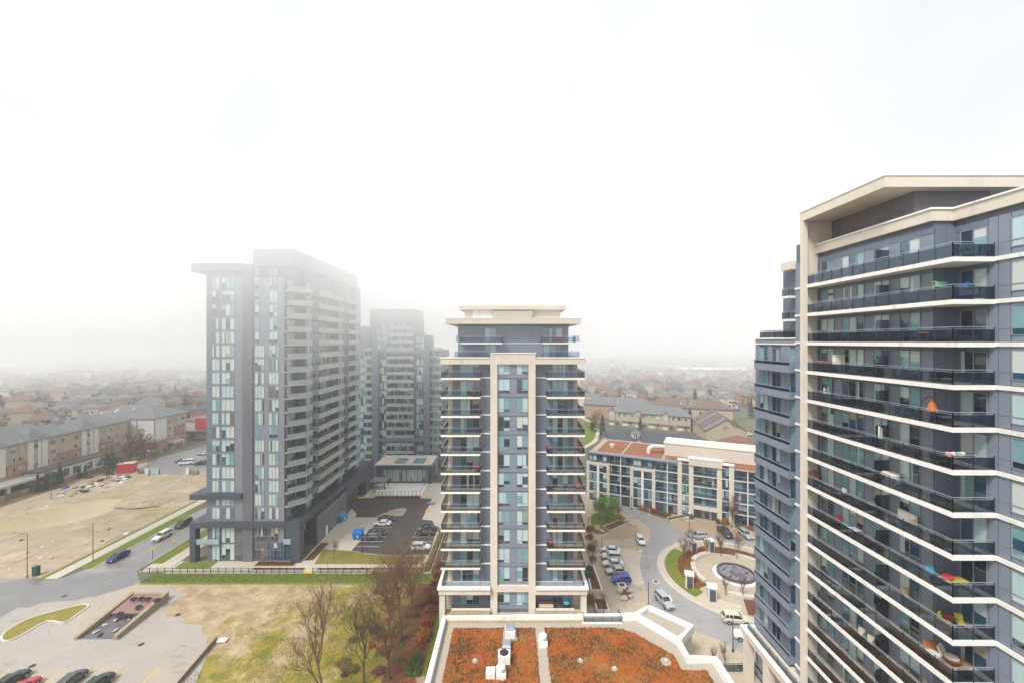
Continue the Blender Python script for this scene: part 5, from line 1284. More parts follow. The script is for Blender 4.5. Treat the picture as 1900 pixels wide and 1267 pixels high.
tyre_m = torus(0.42, 0.17).mesh('tyre', 'rubber')
for i, (px, py, z, lb) in enumerate(((222, 1140, 0.9, 'black tyre at the near left corner of the pink ramp cover'), (248, 1112, 1.25, 'leftmost black tyre on the ramp end wall'), (262, 1111, 1.25, 'second black tyre from the left on the ramp end wall'), (274, 1112, 1.25, 'third black tyre from the left on the ramp end wall'), (292, 1114, 1.25, 'rightmost pale rimmed tyre on the ramp end wall'), (257, 1127, 0.95, 'lone black tyre in the middle of the pink ramp cover'), (237, 1145, 0.2, 'black tyre among debris on the dark wet ramp floor'))):
    x, y, _ = gp(px, py, z)
    o = tag(put('tyre', tyre_m, None, (x, y, z + 0.17 if i not in (6,) else 0.25)), lb, 'tyre', 'tyres on the old ramp')
for i in range(9):
    x, y = -72.2 + rs.random() * 4.6, 70.6 + rs.random() * 4.5
    tag(MB().blob((0, 0, 0.12), (0.3 + rs.random() * 0.5, 0.25 + rs.random() * 0.3, 0.16), 6, 0.4, i).build('debris', 'rock' if i % 3 else 'metal_dark', None, (x, y, 0.05), rs.random() * 3), 'broken ' + ('pale' if i % 3 else 'dark') + ' debris lump lying on the wet ramp floor', 'debris', 'debris on the ramp')
isl = smooth_loop(gpoly([(3, 1186), (10, 1172), (50, 1149), (100, 1134), (150, 1122), (164, 1124), (150, 1135), (118, 1155), (88, 1152), (40, 1178), (15, 1189)]), 3)
MB().prism([p for p in (isl if sum(isl[i][0] * isl[(i + 1) % len(isl)][1] - isl[(i + 1) % len(isl)][0] * isl[i][1] for i in range(len(isl))) > 0 else isl[::-1])], 0, 0.12).build('traffic_island', 'lawn_dry')['kind'] = 'structure'
kerb('island_kerb', isl, 0, 0.16, 0.28, 'kerb')
M['wood'] = mat('weathered_wood', (0.24, 0.175, 0.105), (0.15, 0.105, 0.065), 0.9, 2, 0.4, stretch=(1, 1, 0.3))
t = thing('board_fence', 'low weathered board edging where the yard meets the vacant field', 'fence', (-48.0, 55, 0))
for i in range(12): panel(t, (-0.2 + (-0.10) * i, 2.4 + i * 1.0, 0), RAD(95.7), 1.0, 0.75, 'wood', name='board')
t = thing('metal_fence', 'black metal fence along the lawn before the left tower', 'fence', (-80, 89.7, 0))
for x0, x1 in ((0, 34.6), (36.9, 58.5)):
    MB().tube((x0, 0, 1.1), (x1, 0, 1.1), 0.035, n=4).tube((x0, 0, 0.25), (x1, 0, 0.25), 0.025, n=4).build('rail', 'metal_dark', t)
    k = int((x1 - x0) / 1.6)
    for i in range(k + 1): put('post', shared(('post', 'mf'), lambda: MB().box(-0.05, -0.05, 0, 0.05, 0.05, 1.2), 'metal_dark'), t, (x0 + (x1 - x0) * i / k, 0, 0))
b = MB()
for x0, x1 in ((0, 34.6), (36.9, 58.5)):
    for i in range(int((x1 - x0) / 0.16)): b.box(x0 + i * 0.16, -0.008, 0.25, x0 + i * 0.16 + 0.016, 0.008, 1.1)
o = b.build('balusters', 'metal_dark', t); o['kind'] = 'stuff'
t = thing('retaining_wall', 'low concrete wall under the black fence before the left tower', 'wall', (-80, 89.9, 0))
MB().box(2, 0.1, 0, 34.6, 0.35, 0.45).build('wall', 'kerb', t); MB().box(36.9, 0.1, 0, 58.5, 0.35, 0.45).build('wall', 'kerb', t)
t = thing('metal_fence', 'black metal fence around the white pool patio', 'fence', (-44.3, 133.9, 0))
for i in range(13): put('post', shared(('post', 'pf'), lambda: MB().box(-0.05, -0.05, 0, 0.05, 0.05, 1.9), 'metal_dark'), t, (i * 1.22, 0, 0))
MB().tube((0, 0, 1.85), (14.7, 0, 1.85), 0.04, n=4).tube((0, 0, 0.5), (14.7, 0, 0.5), 0.03, n=4).tube((14.7, 0, 1.85), (15.2, 13, 1.85), 0.04, n=4).build('rail', 'metal_dark', t)
t = thing('boundary_fence', 'long brown board fence below the brick apartment block', 'fence', (-159.8, 122, 0))
for i in range(36):
    panel(t, (0.08 * i, i * 2.1, 0), RAD(90 - 2.2), 2.1, 1.9, 'wood' if i % 3 else 'stained', name='board')
t = thing('low_hedge_wall', 'olive clipped hedge in a pale kerb between parking lot and middle tower', 'hedge', (-18.4, 89.6, 0))
rs2 = random.Random(4)
M['hedge'] = mat('hedge_olive', (0.22, 0.185, 0.035), (0.13, 0.12, 0.03), 0.95, 1.5, 0.5, bump=0.8, bscale=7)
b = MB()
for i in range(1500):
    x, y, z = rs2.uniform(-0.55, 0.55), rs2.uniform(0.2, 18.8), rs2.uniform(0.2, 1.15)
    d = Vector((rs2.uniform(-1, 1), rs2.uniform(-1, 1), rs2.uniform(-0.3, 1))).normalized() * 0.16
    e = d.orthogonal().normalized() * 0.13
    b.face([(x - e.x, y - e.y, z - e.z), (x + e.x, y + e.y, z + e.z), (x + d.x, y + d.y, z + d.z)])
b.box(-0.5, 0.2, 0, 0.5, 18.8, 0.95)
b.build('hedge', 'hedge', t); kerb('kerb', [(-0.8, 0), (-0.8, 19), (0.8, 19), (0.8, 0)], 0, 0.4, 0.2, 'kerb', t)
# ------------------------------------------------------------------ vegetation
M['bark'] = mat('bark', (0.13, 0.088, 0.060), (0.085, 0.058, 0.042), 0.95, 2.5, 0.4)
M['bark_green'] = mat('bark_mossy', (0.16, 0.13, 0.05), (0.09, 0.07, 0.035), 0.95, 2.5, 0.4)
M['twig'] = mat('twigs', (0.165, 0.088, 0.046), (0.11, 0.062, 0.036), 0.95, 2.5, 0.4)
M['twig_red'] = mat('twigs_red', (0.19, 0.085, 0.060), (0.13, 0.065, 0.05), 0.95, 0.8, 0.4)
M['twig_grey'] = mat('twigs_grey', (0.16, 0.125, 0.10), (0.12, 0.095, 0.08), 0.95, 0.8, 0.4)
M['twig_bud'] = mat('twigs_budding', (0.24, 0.20, 0.06), (0.17, 0.14, 0.05), 0.95, 0.8, 0.4)
M['leaf_lime'] = mat('leaf_lime', (0.24, 0.40, 0.035), (0.13, 0.26, 0.025), 0.85, 1.2, 0.4)
M['leaf_conifer'] = mat('leaf_conifer', (0.045, 0.075, 0.030), (0.028, 0.052, 0.026), 0.9, 0.8, 0.4)
M['leaf_spruce'] = mat('leaf_spruce', (0.060, 0.085, 0.070), (0.04, 0.062, 0.05), 0.9, 0.8, 0.4)
M['leaf_green'] = mat('leaf_green', (0.065, 0.135, 0.018), (0.10, 0.155, 0.025), 0.9, 0.8, 0.4)
M['leaf_rust'] = mat('leaf_rust', (0.38, 0.10, 0.022), (0.24, 0.065, 0.018), 0.9, 0.8, 0.4)
M['leaf_amber'] = mat('leaf_amber', (0.42, 0.20, 0.025), (0.30, 0.12, 0.02), 0.9, 0.8, 0.4)
M['leaf_maroon'] = mat('leaf_maroon', (0.22, 0.045, 0.022), (0.14, 0.035, 0.02), 0.9, 0.8, 0.4)
M['leaf_olive'] = mat('leaf_olive', (0.17, 0.135, 0.03), (0.11, 0.095, 0.03), 0.9, 0.8, 0.4)
def bare_tree(seed, H, spread=0.6, limbs=6, lv=4, r0=0.22, up=0.25, twig=0.018, kids=4):
    """Leafless tree: (trunk, branches) builders."""
    rr = random.Random(seed)
    T, C = MB(), MB()
    def grow(p, d, ln, r, lvl):
        segs = 3 if lvl < 3 else 2
        pts = [p]
        for s in range(segs):
            j = Vector((rr.gauss(0, 1), rr.gauss(0, 1), rr.gauss(0, 0.6))) * (0.10 + 0.05 * lvl)
            d = (d + j + Vector((0, 0, up * 0.35))).normalized()
            q = p + d * (ln / segs)
            ra, rb = r * (1 - 0.6 * s / segs), r * (1 - 0.6 * (s + 1) / segs)
            (T if lvl == 0 else C).tube(p, q, max(ra, twig * 0.6), max(rb, twig * 0.5), 6 if lvl == 0 else (4 if lvl < 3 else 3), cap=False)
            p = q
            pts.append((p.copy(), d.copy(), rb))
        if lvl >= lv: return
        n = limbs if lvl == 0 else kids + (rr.random() < 0.5)
        for i in range(n):
            t = rr.uniform(0.35, 1.0) if lvl else rr.uniform(0.28, 1.0)
            k = min(segs - 1, int(t * segs)); f = t * segs - k
            a = pts[k] if k == 0 else pts[k][0]
            a = a if isinstance(a, Vector) else a[0]
            base = a.lerp(pts[k + 1][0], f)
            dd = pts[k + 1][1]
            az = rr.random() * 6.283
            side = (dd.orthogonal().normalized() * math.cos(az) + dd.cross(dd.orthogonal().normalized()) * math.sin(az))
            nd = (dd * rr.uniform(0.45, 0.9) + side * spread * rr.uniform(0.7, 1.4) + Vector((0, 0, up))).normalized()
            grow(base, nd, ln * rr.uniform(0.5, 0.72), max(r * rr.uniform(0.38, 0.55), twig), lvl + 1)
    grow(Vector((0, 0, 0)), Vector((0, 0, 1)), H * 0.55, r0, 0)
    return T, C
def leaf_cloud(seed, n, fn, size, flat=0.5):
    rr = random.Random(seed); b = MB()
    for i in range(n):
        c = Vector(fn(rr))
        d = Vector((rr.gauss(0, 1), rr.gauss(0, 1), rr.gauss(0, flat))).normalized() * size * rr.uniform(0.6, 1.4)
        e = d.cross(Vector((rr.gauss(0, 1), rr.gauss(0, 1), rr.gauss(0, 1)))).normalized() * size * rr.uniform(0.35, 0.7)
        b.face([c - d * 0.6, c + e, c + d, c - e])
    return b
def conifer(seed, H, R, n=900, size=0.42):
    def f(rr):
        t = rr.random() ** 0.75
        z = H * (0.08 + 0.92 * t); tier = 0.72 + 0.28 * math.sin(t * 34)
        r = R * (1 - t) * tier * math.sqrt(rr.uniform(0.25, 1)); a = rr.random() * 6.283
        r *= 1 + 0.18 * math.sin(a * 5 + seed)
        return (r * math.cos(a), r * math.sin(a), z - 0.15 * r)
    return leaf_cloud(seed, n, f, size, 0.35)
def round_crown(seed, c, r, n, size):
    rr0 = random.Random(seed + 99)
    lumps = [(Vector((rr0.gauss(0, 0.5) * r[0], rr0.gauss(0, 0.5) * r[1], rr0.gauss(0, 0.45) * r[2])), rr0.uniform(0.3, 0.6)) for _ in range(12)]
    def f(rr):
        l0, s = rr.choice(lumps)
        d = Vector((rr.gauss(0, 1), rr.gauss(0, 1), rr.gauss(0, 1))).normalized() * s * rr.uniform(0.5, 1)
        return (c[0] + l0.x + d.x * r[0], c[1] + l0.y + d.y * r[1], max(0.05, c[2] + l0.z + d.z * r[2]))
    return leaf_cloud(seed, n, f, size, 1.0)
TREES = {}
def tree_kind(key, trunk, crown, bm='bark', cm='twig'):
    TREES[key] = (trunk.mesh('trunk', bm), crown.mesh('crown', cm))
for i in range(3): tree_kind(f'big{i}', *bare_tree(100 + i, 15, 0.66, 9, 4, 0.22, 0.22, 0.014, 5), 'bark', 'twig')
tree_kind('mossy0', *bare_tree(120, 12, 0.46, 7, 4, 0.17, 0.45, 0.014, 4), 'bark_green', 'bark_green')
tree_kind('mossy1', *bare_tree(121, 12, 0.5, 7, 4, 0.16, 0.42, 0.014, 4), 'bark_green', 'twig')
for i in range(2): tree_kind(f'street{i}', *bare_tree(140 + i, 6.0, 0.5, 9, 3, 0.08, 0.45, 0.015, 5), 'bark', 'twig_red')
tr = MB().tube((0, 0, 0), (0, 0, 3), 0.12, 0.06)
tree_kind('lime', MB().tube((0, 0, 0), (0.1, 0, 4.2), 0.11, 0.05), round_crown(3, (0, 0, 4.2), (1.9, 1.9, 2.6), 1500, 0.20), 'bark', 'leaf_lime')
tree_kind('spruce', tr, conifer(5, 11, 3.0, 1000, 0.5), 'bark', 'leaf_spruce')
tree_kind('cedar', tr, conifer(6, 8, 2.0, 900, 0.4), 'bark', 'leaf_conifer')
tree_kind('round_green', tr, round_crown(8, (0, 0, 3.4), (2.8, 2.6, 3.0), 900, 0.4), 'bark', 'leaf_conifer')
tree_kind('willow', MB().tube((0, 0, 0), (0, 0, 4), 0.3, 0.15), round_crown(9, (0, 0, 6), (4.2, 4.2, 4.6), 1600, 0.35), 'bark', 'twig_bud')
for i, m in enumerate(('twig_red', 'twig_grey', 'twig_red', 'twig_bud')):
    tree_kind(f'far{i}', MB().tube((0, 0, 0), (0, 0, 4), 0.22, 0.12), round_crown(20 + i, (0, 0, 5.6), (3.8, 3.8, 4.0), 420, 0.42), 'bark', m)
def tree(kind, x, y, s, label, group=None, name='tree', rz=None, z=0.0, sz=None):
    t = thing(name, label, 'tree', (x, y, z), RND.random() * 6.28 if rz is None else rz, group)
    t.scale = (s, s, sz or s)
    put('trunk', TREES[kind][0], t); put('crown', TREES[kind][1], t)
    return t
# big leafless trees between the vacant field and the podium
tree('big0', *gp(742, 1195)[:2], 1.12, 'largest bare brown tree between the vacant field and the middle tower', name='bare_tree', rz=0.5)
tree('big1', *gp(722, 1168)[:2], 0.9, 'bare tree just left of the largest one, leaning over the field', name='bare_tree', rz=2.2)
tree('big2', *gp(765, 1128)[:2], 0.8, 'bare tree behind the largest one beside the dry lawn', name='bare_tree', rz=4.0)
tree('mossy0', *gp(676, 1275)[:2], 1.25, 'mossy bare tree in front of the largest one, nearer the viewer', name='bare_tree', rz=1.0)
tree('mossy1', *gp(606, 1325)[:2], 1.3, 'leftmost mossy bare tree cut by the bottom edge of the photo', name='bare_tree', rz=3.1)
tree('big1', *gp(722, 1262)[:2], 0.9, 'small bare tree low at the right of the mossy ones', name='bare_tree', rz=5.0)
tree('street0', *gp(744, 1098)[:2], 1.0, 'thin reddish bare tree at the far end of the tree row', name='bare_tree')
tree('street1', *gp(620, 1036)[:2], 0.7, 'thin sapling on the dry lawn before the parking lot', name='sapling')
# roundabout and plaza trees
for i, (px, py, s, lb) in enumerate(((1268, 1042, 1.0, 'bare tree on the round lawn at the left of the roundabout'), (1280, 1030, 1.0, 'second bare tree behind the first on the round lawn'), (1338, 1032, 1.05, 'bare tree behind the fountain near the black SUV'), (1367, 1037, 1.05, 'bare tree behind the fountain at its right'), (1347, 1106, 0.75, 'low bare tree in front of the fountain on the left'), (1379, 1112, 0.75, 'low bare tree in front of the fountain on the right'), (1312, 1031, 0.8, 'slim bare tree beside the rear gate pier'),
                                     (1098, 1052, 1.0, 'bare tree along the path beside the middle tower, farther one'), (1120, 1140, 0.7, 'reddish twiggy tree near the short white planter'), (1150, 971, 0.9, 'bare tree beside the tan walled planter'), (1358, 978, 1.5, 'tall slim bare tree against the low building right of its entrance'), (1345, 1236, 0.55, 'bare bush-like tree below the lamp post near the white car'), (1325, 1232, 0.5, 'bare shrub tree next to the podium parapet'))):
    tree('street%d' % (i % 2), *gp(px, py)[:2], s, lb, name='bare_tree')
for i, (px, py, s, lb) in enumerate(((1112, 962, 1.0, 'left lime green tree on the lawn beside the middle tower'), (1126, 968, 1.1, 'middle lime green tree on the lawn beside the middle tower'), (1136, 960, 1.0, 'right lime green tree on the lawn beside the middle tower'))):
    tree('lime', *gp(px, py)[:2], s, lb, name='leafy_tree')
# shrubs
SHR = {}
for i, m in enumerate(('leaf_rust', 'leaf_amber', 'leaf_maroon', 'leaf_olive', 'leaf_green', 'twig_red')):
    SHR[m] = leaf_cloud(60 + i, 520, lambda rr: (lambda d: (lambda k: (d.x * k, d.y * k, abs(d.z) * 1.1 * k + 0.05))(0.72 + 0.75 * abs(mnoise.noise(d * 2.3 + Vector((i * 3.1, 0, 0))))))(Vector((rr.gauss(0, 1), rr.gauss(0, 1), rr.gauss(0, 1))).normalized() * rr.uniform(0.45, 1.0)), 0.14, 1.0).mesh('shrub', m)
def shrub(m, x, y, s, label, group, sz=None, z=0.0):
    o = tag(put('shrub', SHR[m], None, (x, y, z), RND.random() * 6), label, 'shrub', group)
    o.scale = (s, s, (sz or s) * RND.uniform(0.85, 1.15))
    return o
rv = random.Random(9)
for (px, py, m, s) in ((1105, 915, 'leaf_maroon', 1.9), (1112, 913, 'leaf_maroon', 1.6), (1153, 930, 'leaf_maroon', 1.6), (1162, 934, 'leaf_maroon', 1.7), (1170, 938, 'leaf_olive', 1.3), (1192, 944, 'leaf_amber', 1.5), (1202, 947, 'leaf_amber', 1.4), (1213, 948, 'leaf_rust', 1.5), (1222, 944, 'leaf_maroon', 1.8), (1228, 953, 'leaf_olive', 1.2), (1238, 957, 'leaf_olive', 1.0), (1252, 950, 'leaf_rust', 1.8), (1262, 950, 'leaf_rust', 1.6), (1345, 972, 'leaf_amber', 1.6), (1372, 978, 'leaf_olive', 1.0), (1382, 980, 'leaf_rust', 1.0), (1394, 982, 'leaf_rust', 1.0)):
    shrub(m, *gp(px, py)[:2], s, m.replace('leaf_', '') + ' coloured shrub in the bed along the front of the low building', 'shrubs along the low building')
for i in range(26):
    a = RAD(rv.uniform(102, 204)); r = rv.uniform(8.9, 11.4)
    m = rv.choice(('leaf_amber', 'leaf_amber', 'leaf_rust')) if a > RAD(140) else rv.choice(('leaf_rust', 'leaf_maroon', 'leaf_rust'))
    shrub(m, FC_[0] + r * math.cos(a), FC_[1] + r * math.sin(a), rv.uniform(0.5, 0.9), m.replace('leaf_', '') + ' coloured shrub in the curved bed left of and behind the fountain', 'shrubs on the roundabout', z=0.2)
for i in range(24):
    a = RAD(rv.uniform(251, 296)); r = rv.uniform(9.3, 13.4)
    m = rv.choice(('leaf_rust', 'leaf_maroon', 'leaf_olive')) if a < RAD(270) else rv.choice(('leaf_olive', 'leaf_olive', 'leaf_amber'))
    shrub(m, FC_[0] + r * math.cos(a), FC_[1] + r * math.sin(a), rv.uniform(0.6, 0.95), m.replace('leaf_', '') + ' coloured shrub in the bed before the fountain, right of the steps', 'shrubs in front of the fountain', z=0.2)
for (px, py, m, s) in ((797, 1137, 'leaf_rust', 1.3), (792, 1160, 'leaf_rust', 1.3), (788, 1184, 'leaf_amber', 1.5), (781, 1196, 'leaf_rust', 1.2), (803, 1105, 'leaf_rust', 1.2), (808, 1098, 'leaf_green', 1.2), (772, 1228, 'leaf_green', 1.2), (767, 1248, 'leaf_green', 1.4), (800, 1120, 'leaf_maroon', 1.3), (806, 1085, 'leaf_maroon', 1.2), (812, 1070, 'leaf_maroon', 1.2), (816, 1052, 'leaf_maroon', 1.0)):
    shrub(m, *gp(px, py)[:2], s, m.replace('leaf_', '') + ' coloured round shrub in the strip left of the middle tower', 'shrubs left of the middle tower')
for (px, py, m, s) in ((1092, 1072, 'leaf_green', 1.3), (1093, 1060, 'leaf_green', 1.1), (1095, 1118, 'leaf_amber', 1.4), (1094, 1000, 'leaf_rust', 1.2), (1096, 1020, 'leaf_rust', 1.2), (1094, 985, 'leaf_rust', 1.3), (1100, 1040, 'leaf_rust', 1.0)):
    shrub(m, *gp(px, py)[:2], s, m.replace('leaf_', '') + ' coloured shrub along the right foot of the middle tower', 'shrubs right of the middle tower', z=0.3)
for i in range(46):
    shrub(rv.choice(('twig_red', 'leaf_rust', 'twig_red', 'leaf_olive')), rv.uniform(-27, -14.4), rv.uniform(58, 84), rv.uniform(0.6, 1.5), 'low tangled brown undergrowth bush below the big bare trees', 'undergrowth below the bare trees', sz=0.6)
for (x0, x1, y, k) in ((-57.2, -49.2, 93.4, 14), (-56.7, -46, 90.8, 14), (-42.4, -31.5, 90.8, 12), (-43.6, -29.8, 133.2, 20)):
    for i in range(k):
        shrub(rv.choice(('leaf_olive', 'leaf_green', 'leaf_maroon')), x0 + (x1 - x0) * (i + 0.5) / k, y + rv.uniform(-0.3, 0.3), rv.uniform(0.28, 0.45), 'small clipped shrub in the mulch beds ' + ('of the pool patio' if y > 120 else 'before the left tower'), 'bed shrubs ' + ('of the pool patio' if y > 120 else 'before the left tower'), z=0.15)
for (px, py, s, kind, lb) in ((70, 913, 0.75, 'cedar', 'leftmost small conifer before the brick block, by the garage'), (88, 908, 0.9, 'round_green', 'broad conifer second from left before the brick block'), (111, 902, 0.95, 'cedar', 'tallest conifer before the brick block left of the white annex'), (147, 887, 0.55, 'cedar', 'small dark conifer before the annex windows, left one'), (158, 886, 0.6, 'cedar', 'small dark conifer before the annex windows, right one'), (208, 876, 1.15, 'round_green', 'round green tree beside the red container')):
    tree(kind, *gp(px, py)[:2], s, lb, name='conifer')
for (px, py, s) in ((243, 852, 1.0), (255, 848, 1.1), (268, 850, 0.95), (280, 846, 0.9)):
    tree('far0', *gp(px, py)[:2], s, 'red twigged bare tree in the corner of the brick block', 'red bare trees by the brick block', 'bare_tree')
for (px, py, kind, s, lb) in ((1118, 812, 'spruce', 1.05, 'blue green spruce left of the tan gabled terrace'), (1100, 790, 'willow', 0.9, 'yellow budding willow at the left of the lawn path'), (1188, 800, 'spruce', 0.75, 'spruce in front of the tan gabled terrace'), (1280, 797, 'cedar', 1.5, 'left dark cedar right of the tan gabled terrace'), (1300, 799, 'cedar', 1.35, 'right dark cedar beside the broad gable house'), (1340, 816, 'willow', 1.05, 'yellow budding willow before the broad gable house'), (1393, 775, 'spruce', 1.1, 'spruce near the right tower behind the parked white car'), (1290, 745, 'spruce', 1.0, 'spruce behind the brown roofed terrace, left'), (1318, 748, 'spruce', 1.05, 'spruce behind the brown roofed terrace, right'), (1100, 800, 'round_green', 0.9, 'round dark tree under the willow by the lawn path')):
    tree(kind, *gp(px, py)[:2], s, lb, name='tree')
sheet('lawn_path_green', smooth_loop(gpoly([(1086, 830), (1103, 815), (1105, 795), (1092, 785), (1078, 782), (1070, 800), (1070, 830)]), 4), Zs(3), 'lawn')
kerb('curved_footpath', smooth_loop(gpoly([(1060, 835), (1090, 826), (1107, 813), (1108, 796), (1096, 783), (1070, 775)]), 4)[:20], 0, 0.05, 2.2, 'paving_pale', closed=False)
# trees scattered among the houses
rt = random.Random(55)
FAR = []
for n_ in range(5000):
    y = 190 + 800 * rt.random() ** 1.3
    px = rt.choice((rt.uniform(-20, 392), rt.uniform(1078, 1410)))
    x = (px - 950) * y / FOC
    if px < 400 and (y < 232 or (x > -110 and y < 240)): continue
    if px > 1000 and y < 292: continue
    if any(abs(x - h_[0]) < 9.5 and abs(y - h_[1]) < 10.5 for h_ in HOUSES if abs(h_[1] - y) < 15): continue
    if any((x - a) ** 2 + (y - c) ** 2 < 30 for a, c in FAR): continue
    FAR.append((x, y))
    if len(FAR) >= 300: break
for x, y in FAR:
    q = rt.random()
    kind, word = (('far0', 'red twigged bare'), ('far1', 'grey bare'), ('far2', 'red twigged bare'), ('spruce', 'dark spruce'), ('far3', 'yellow budding'), ('cedar', 'dark cedar'))[0 if q < .3 else 1 if q < .58 else 2 if q < .72 else 3 if q < .84 else 4 if q < .92 else 5]
    side = 'on the right' if x > 0 else 'on the left'
    d = 'nearer' if y < 420 else 'fog-dimmed'
    tree(kind, x, y, rt.uniform(0.75, 1.35), f'{d} {word} tree among the houses {side}', f'{d} {word} trees {side}')
# far wood that melts into the fog as one mass
far = MB(); rf = random.Random(12)
for i in range(2600):
    y = rf.uniform(900, 1700); x = rf.uniform(-1.15, 1.1) * y * 1.05
    if abs(x / y + 0.0) < 0.08: pass
    r = rf.uniform(5, 11)
    far.blob((x, y, r * 0.45), (r, r, r * rf.uniform(0.6, 0.9)), 6, 0.35, i)
o = far.build('distant_wood', 'twig_grey'); o['kind'] = 'stuff'; o['label'] = 'distant bare woods and gardens dissolving into fog'
# grass on the lawns and the vacant field: uncountable tufts
gb = [MB(), MB(), MB()]; rr_ = random.Random(6)
for i in range(34000):
    if i < 9000: x, y, j, h = rr_.uniform(-77, -14), rr_.uniform(86.1, 89.3), 0, rr_.uniform(0.08, 0.2)
    else:
        x, y = rr_.uniform(-70, -13), rr_.uniform(54, 85.5)
        v = mnoise.noise(Vector((x * 0.13, y * 0.13, 2.0))) + 0.4 * mnoise.noise(Vector((x * 0.6, y * 0.6, 7)))
        if (x < -48 and y < 68) or x * 0.016 - y * 0.010 + 1.8 + v * 0.5 < 0.42: continue
        j, h = (1 if rr_.random() < 0.62 else 2), rr_.uniform(0.08, 0.26)
    a = rr_.random() * 3.14; w = rr_.uniform(0.03, 0.09)
    ox, oy = rr_.gauss(0, 0.06), rr_.gauss(0, 0.06); z0 = 0.08 if j == 0 else 0.0
    gb[j].face([(x - w * math.cos(a), y - w * math.sin(a), z0), (x + w * math.cos(a), y + w * math.sin(a), z0), (x + ox, y + oy, z0 + h)])
M['grass_green'] = mat('grass_green', (0.085, 0.145, 0.014), (0.15, 0.165, 0.02), 0.95, 0.5, 0.4)
M['grass_yellow'] = mat('grass_yellow', (0.30, 0.235, 0.03), (0.19, 0.17, 0.02), 0.95, 0.5, 0.4)
M['grass_brown'] = mat('grass_brown', (0.26, 0.145, 0.055), (0.17, 0.10, 0.04), 0.95, 0.5, 0.4)
for q, m, lb in zip(gb, ('grass_green', 'grass_yellow', 'grass_brown'), ('green grass blades of the lawn strip before the left tower', 'yellowish dry grass tufts across the vacant field', 'brown dead grass tufts across the vacant field')):
    o = q.build('grass', m); o['kind'] = 'stuff'; o['label'] = lb

# ------------------------------------------------------------------ cars
M['c_white'] = mat('car_white', (0.74, 0.74, 0.73), (0.70, 0.70, 0.69), 0.25, 2, 0.3, spec=0.5)
M['c_silver'] = mat('car_silver', (0.50, 0.50, 0.51), (0.46, 0.46, 0.47), 0.25, 2, 0.3, metal=0.4)
M['c_dark'] = mat('car_black', (0.018, 0.019, 0.024), (0.026, 0.027, 0.032), 0.18, 2, 0.3, spec=0.6)
M['c_grey'] = mat('car_grey', (0.10, 0.105, 0.12), (0.085, 0.09, 0.10), 0.22, 2, 0.3, metal=0.3)
M['c_navy'] = mat('car_navy', (0.012, 0.020, 0.105), (0.015, 0.025, 0.12), 0.2, 2, 0.3, spec=0.6)
M['c_blue'] = mat('car_blue', (0.015, 0.045, 0.36), (0.02, 0.05, 0.40), 0.2, 2, 0.3, spec=0.6)
M['c_red'] = mat('car_red', (0.50, 0.025, 0.03), None, 0.2, 2, 0.3, spec=0.6)
M['c_beige'] = mat('car_champagne', (0.60, 0.55, 0.44), (0.55, 0.50, 0.40), 0.25, 2, 0.3)
M['c_green'] = mat('car_dark_green', (0.02, 0.045, 0.035), None, 0.2, 2, 0.3)
M['car_glass'] = mat('car_glass', (0.012, 0.018, 0.022), (0.02, 0.03, 0.036), 0.04, 1, 0.3, spec=0.5, ior=1.7)
M['rim'] = mat('rim_metal', (0.45, 0.46, 0.48), None, 0.3, 3, metal=0.7)
M['lamp_red'] = mat('lamp_red', (0.42, 0.02, 0.015), None, 0.2, 3)
M['lamp_clear'] = mat('lamp_clear', (0.62, 0.65, 0.68), None, 0.12, 3)
KINDS = {   # length, half width, bonnet z, belt z, roof z, cabin base x (rear, front), roof x (rear, front), boot z, wheelbase half
    'sedan': (4.7, 0.92, 0.92, 0.98, 1.45, (-1.75, 1.05), (-0.95, 0.25), 1.02, 1.38),
    'suv': (4.7, 0.95, 1.10, 1.15, 1.72, (-2.22, 1.1), (-1.85, 0.35), 1.15, 1.38),
    'hatch': (4.1, 0.88, 0.98, 1.02, 1.52, (-1.95, 1.0), (-1.45, 0.25), 1.05, 1.25),
    'pickup': (5.5, 1.0, 1.2, 1.25, 1.88, (-0.8, 1.3), (-0.6, 0.6), 1.25, 1.75),
    'van': (5.4, 1.0, 1.25, 1.35, 2.2, (-2.6, 2.0), (-2.5, 1.1), 1.35, 1.7)}
def car_body(k):
    L, hw, zb, zbelt, zr, cb, ct, zt, wb = KINDS[k]
    st = [(-L / 2, 0.48, zt - 0.22, hw * 0.80), (-L / 2 + 0.12, 0.30, zt - 0.03, hw * 0.93), (-L / 2 + 0.6, 0.26, zt, hw), (cb[0] + 0.5, 0.24, zbelt, hw), (0, 0.24, zbelt, hw), (cb[1], 0.24, zbelt, hw), (cb[1] + 0.3, 0.25, zb, hw * 0.99), (L / 2 - 0.45, 0.26, zb - 0.10, hw * 0.96), (L / 2 - 0.1, 0.30, zb - 0.24, hw * 0.86), (L / 2, 0.42, zb - 0.38, hw * 0.70)]
    b, rings = MB(), []
    for x, zl, zt_, w in st:
        zm = (zl + zt_) / 2
        half = [(0.0, zt_ + 0.03), (w * 0.55, zt_ + 0.02), (w * 0.90, zt_ - 0.03), (w * 0.99, zt_ - 0.14), (w, zm), (w * 0.97, zl + 0.1), (w * 0.85, zl)]
        ring = [(x, y, z) for y, z in half] + [(x, -y, z) for y, z in half[::-1][:-1]]
        rings.append(ring)
    for r, s in zip(rings, rings[1:]):
        n = len(r)
        i0 = len(b.v); b.v.extend(r + s)
        for i in range(n):
            j = (i + 1) % n
            b.f.append((i0 + i, i0 + j, i0 + n + j, i0 + n + i)); b.mi.append(0)
    b.face(rings[0]); b.face(rings[-1][::-1])
    for sx in (-wb, wb):
        for sy in (-1, 1):
            b.tube((sx, sy * (hw - 0.22), 0.36), (sx, sy * (hw + 0.012), 0.36), 0.41, n=14, mi=1)
    return b
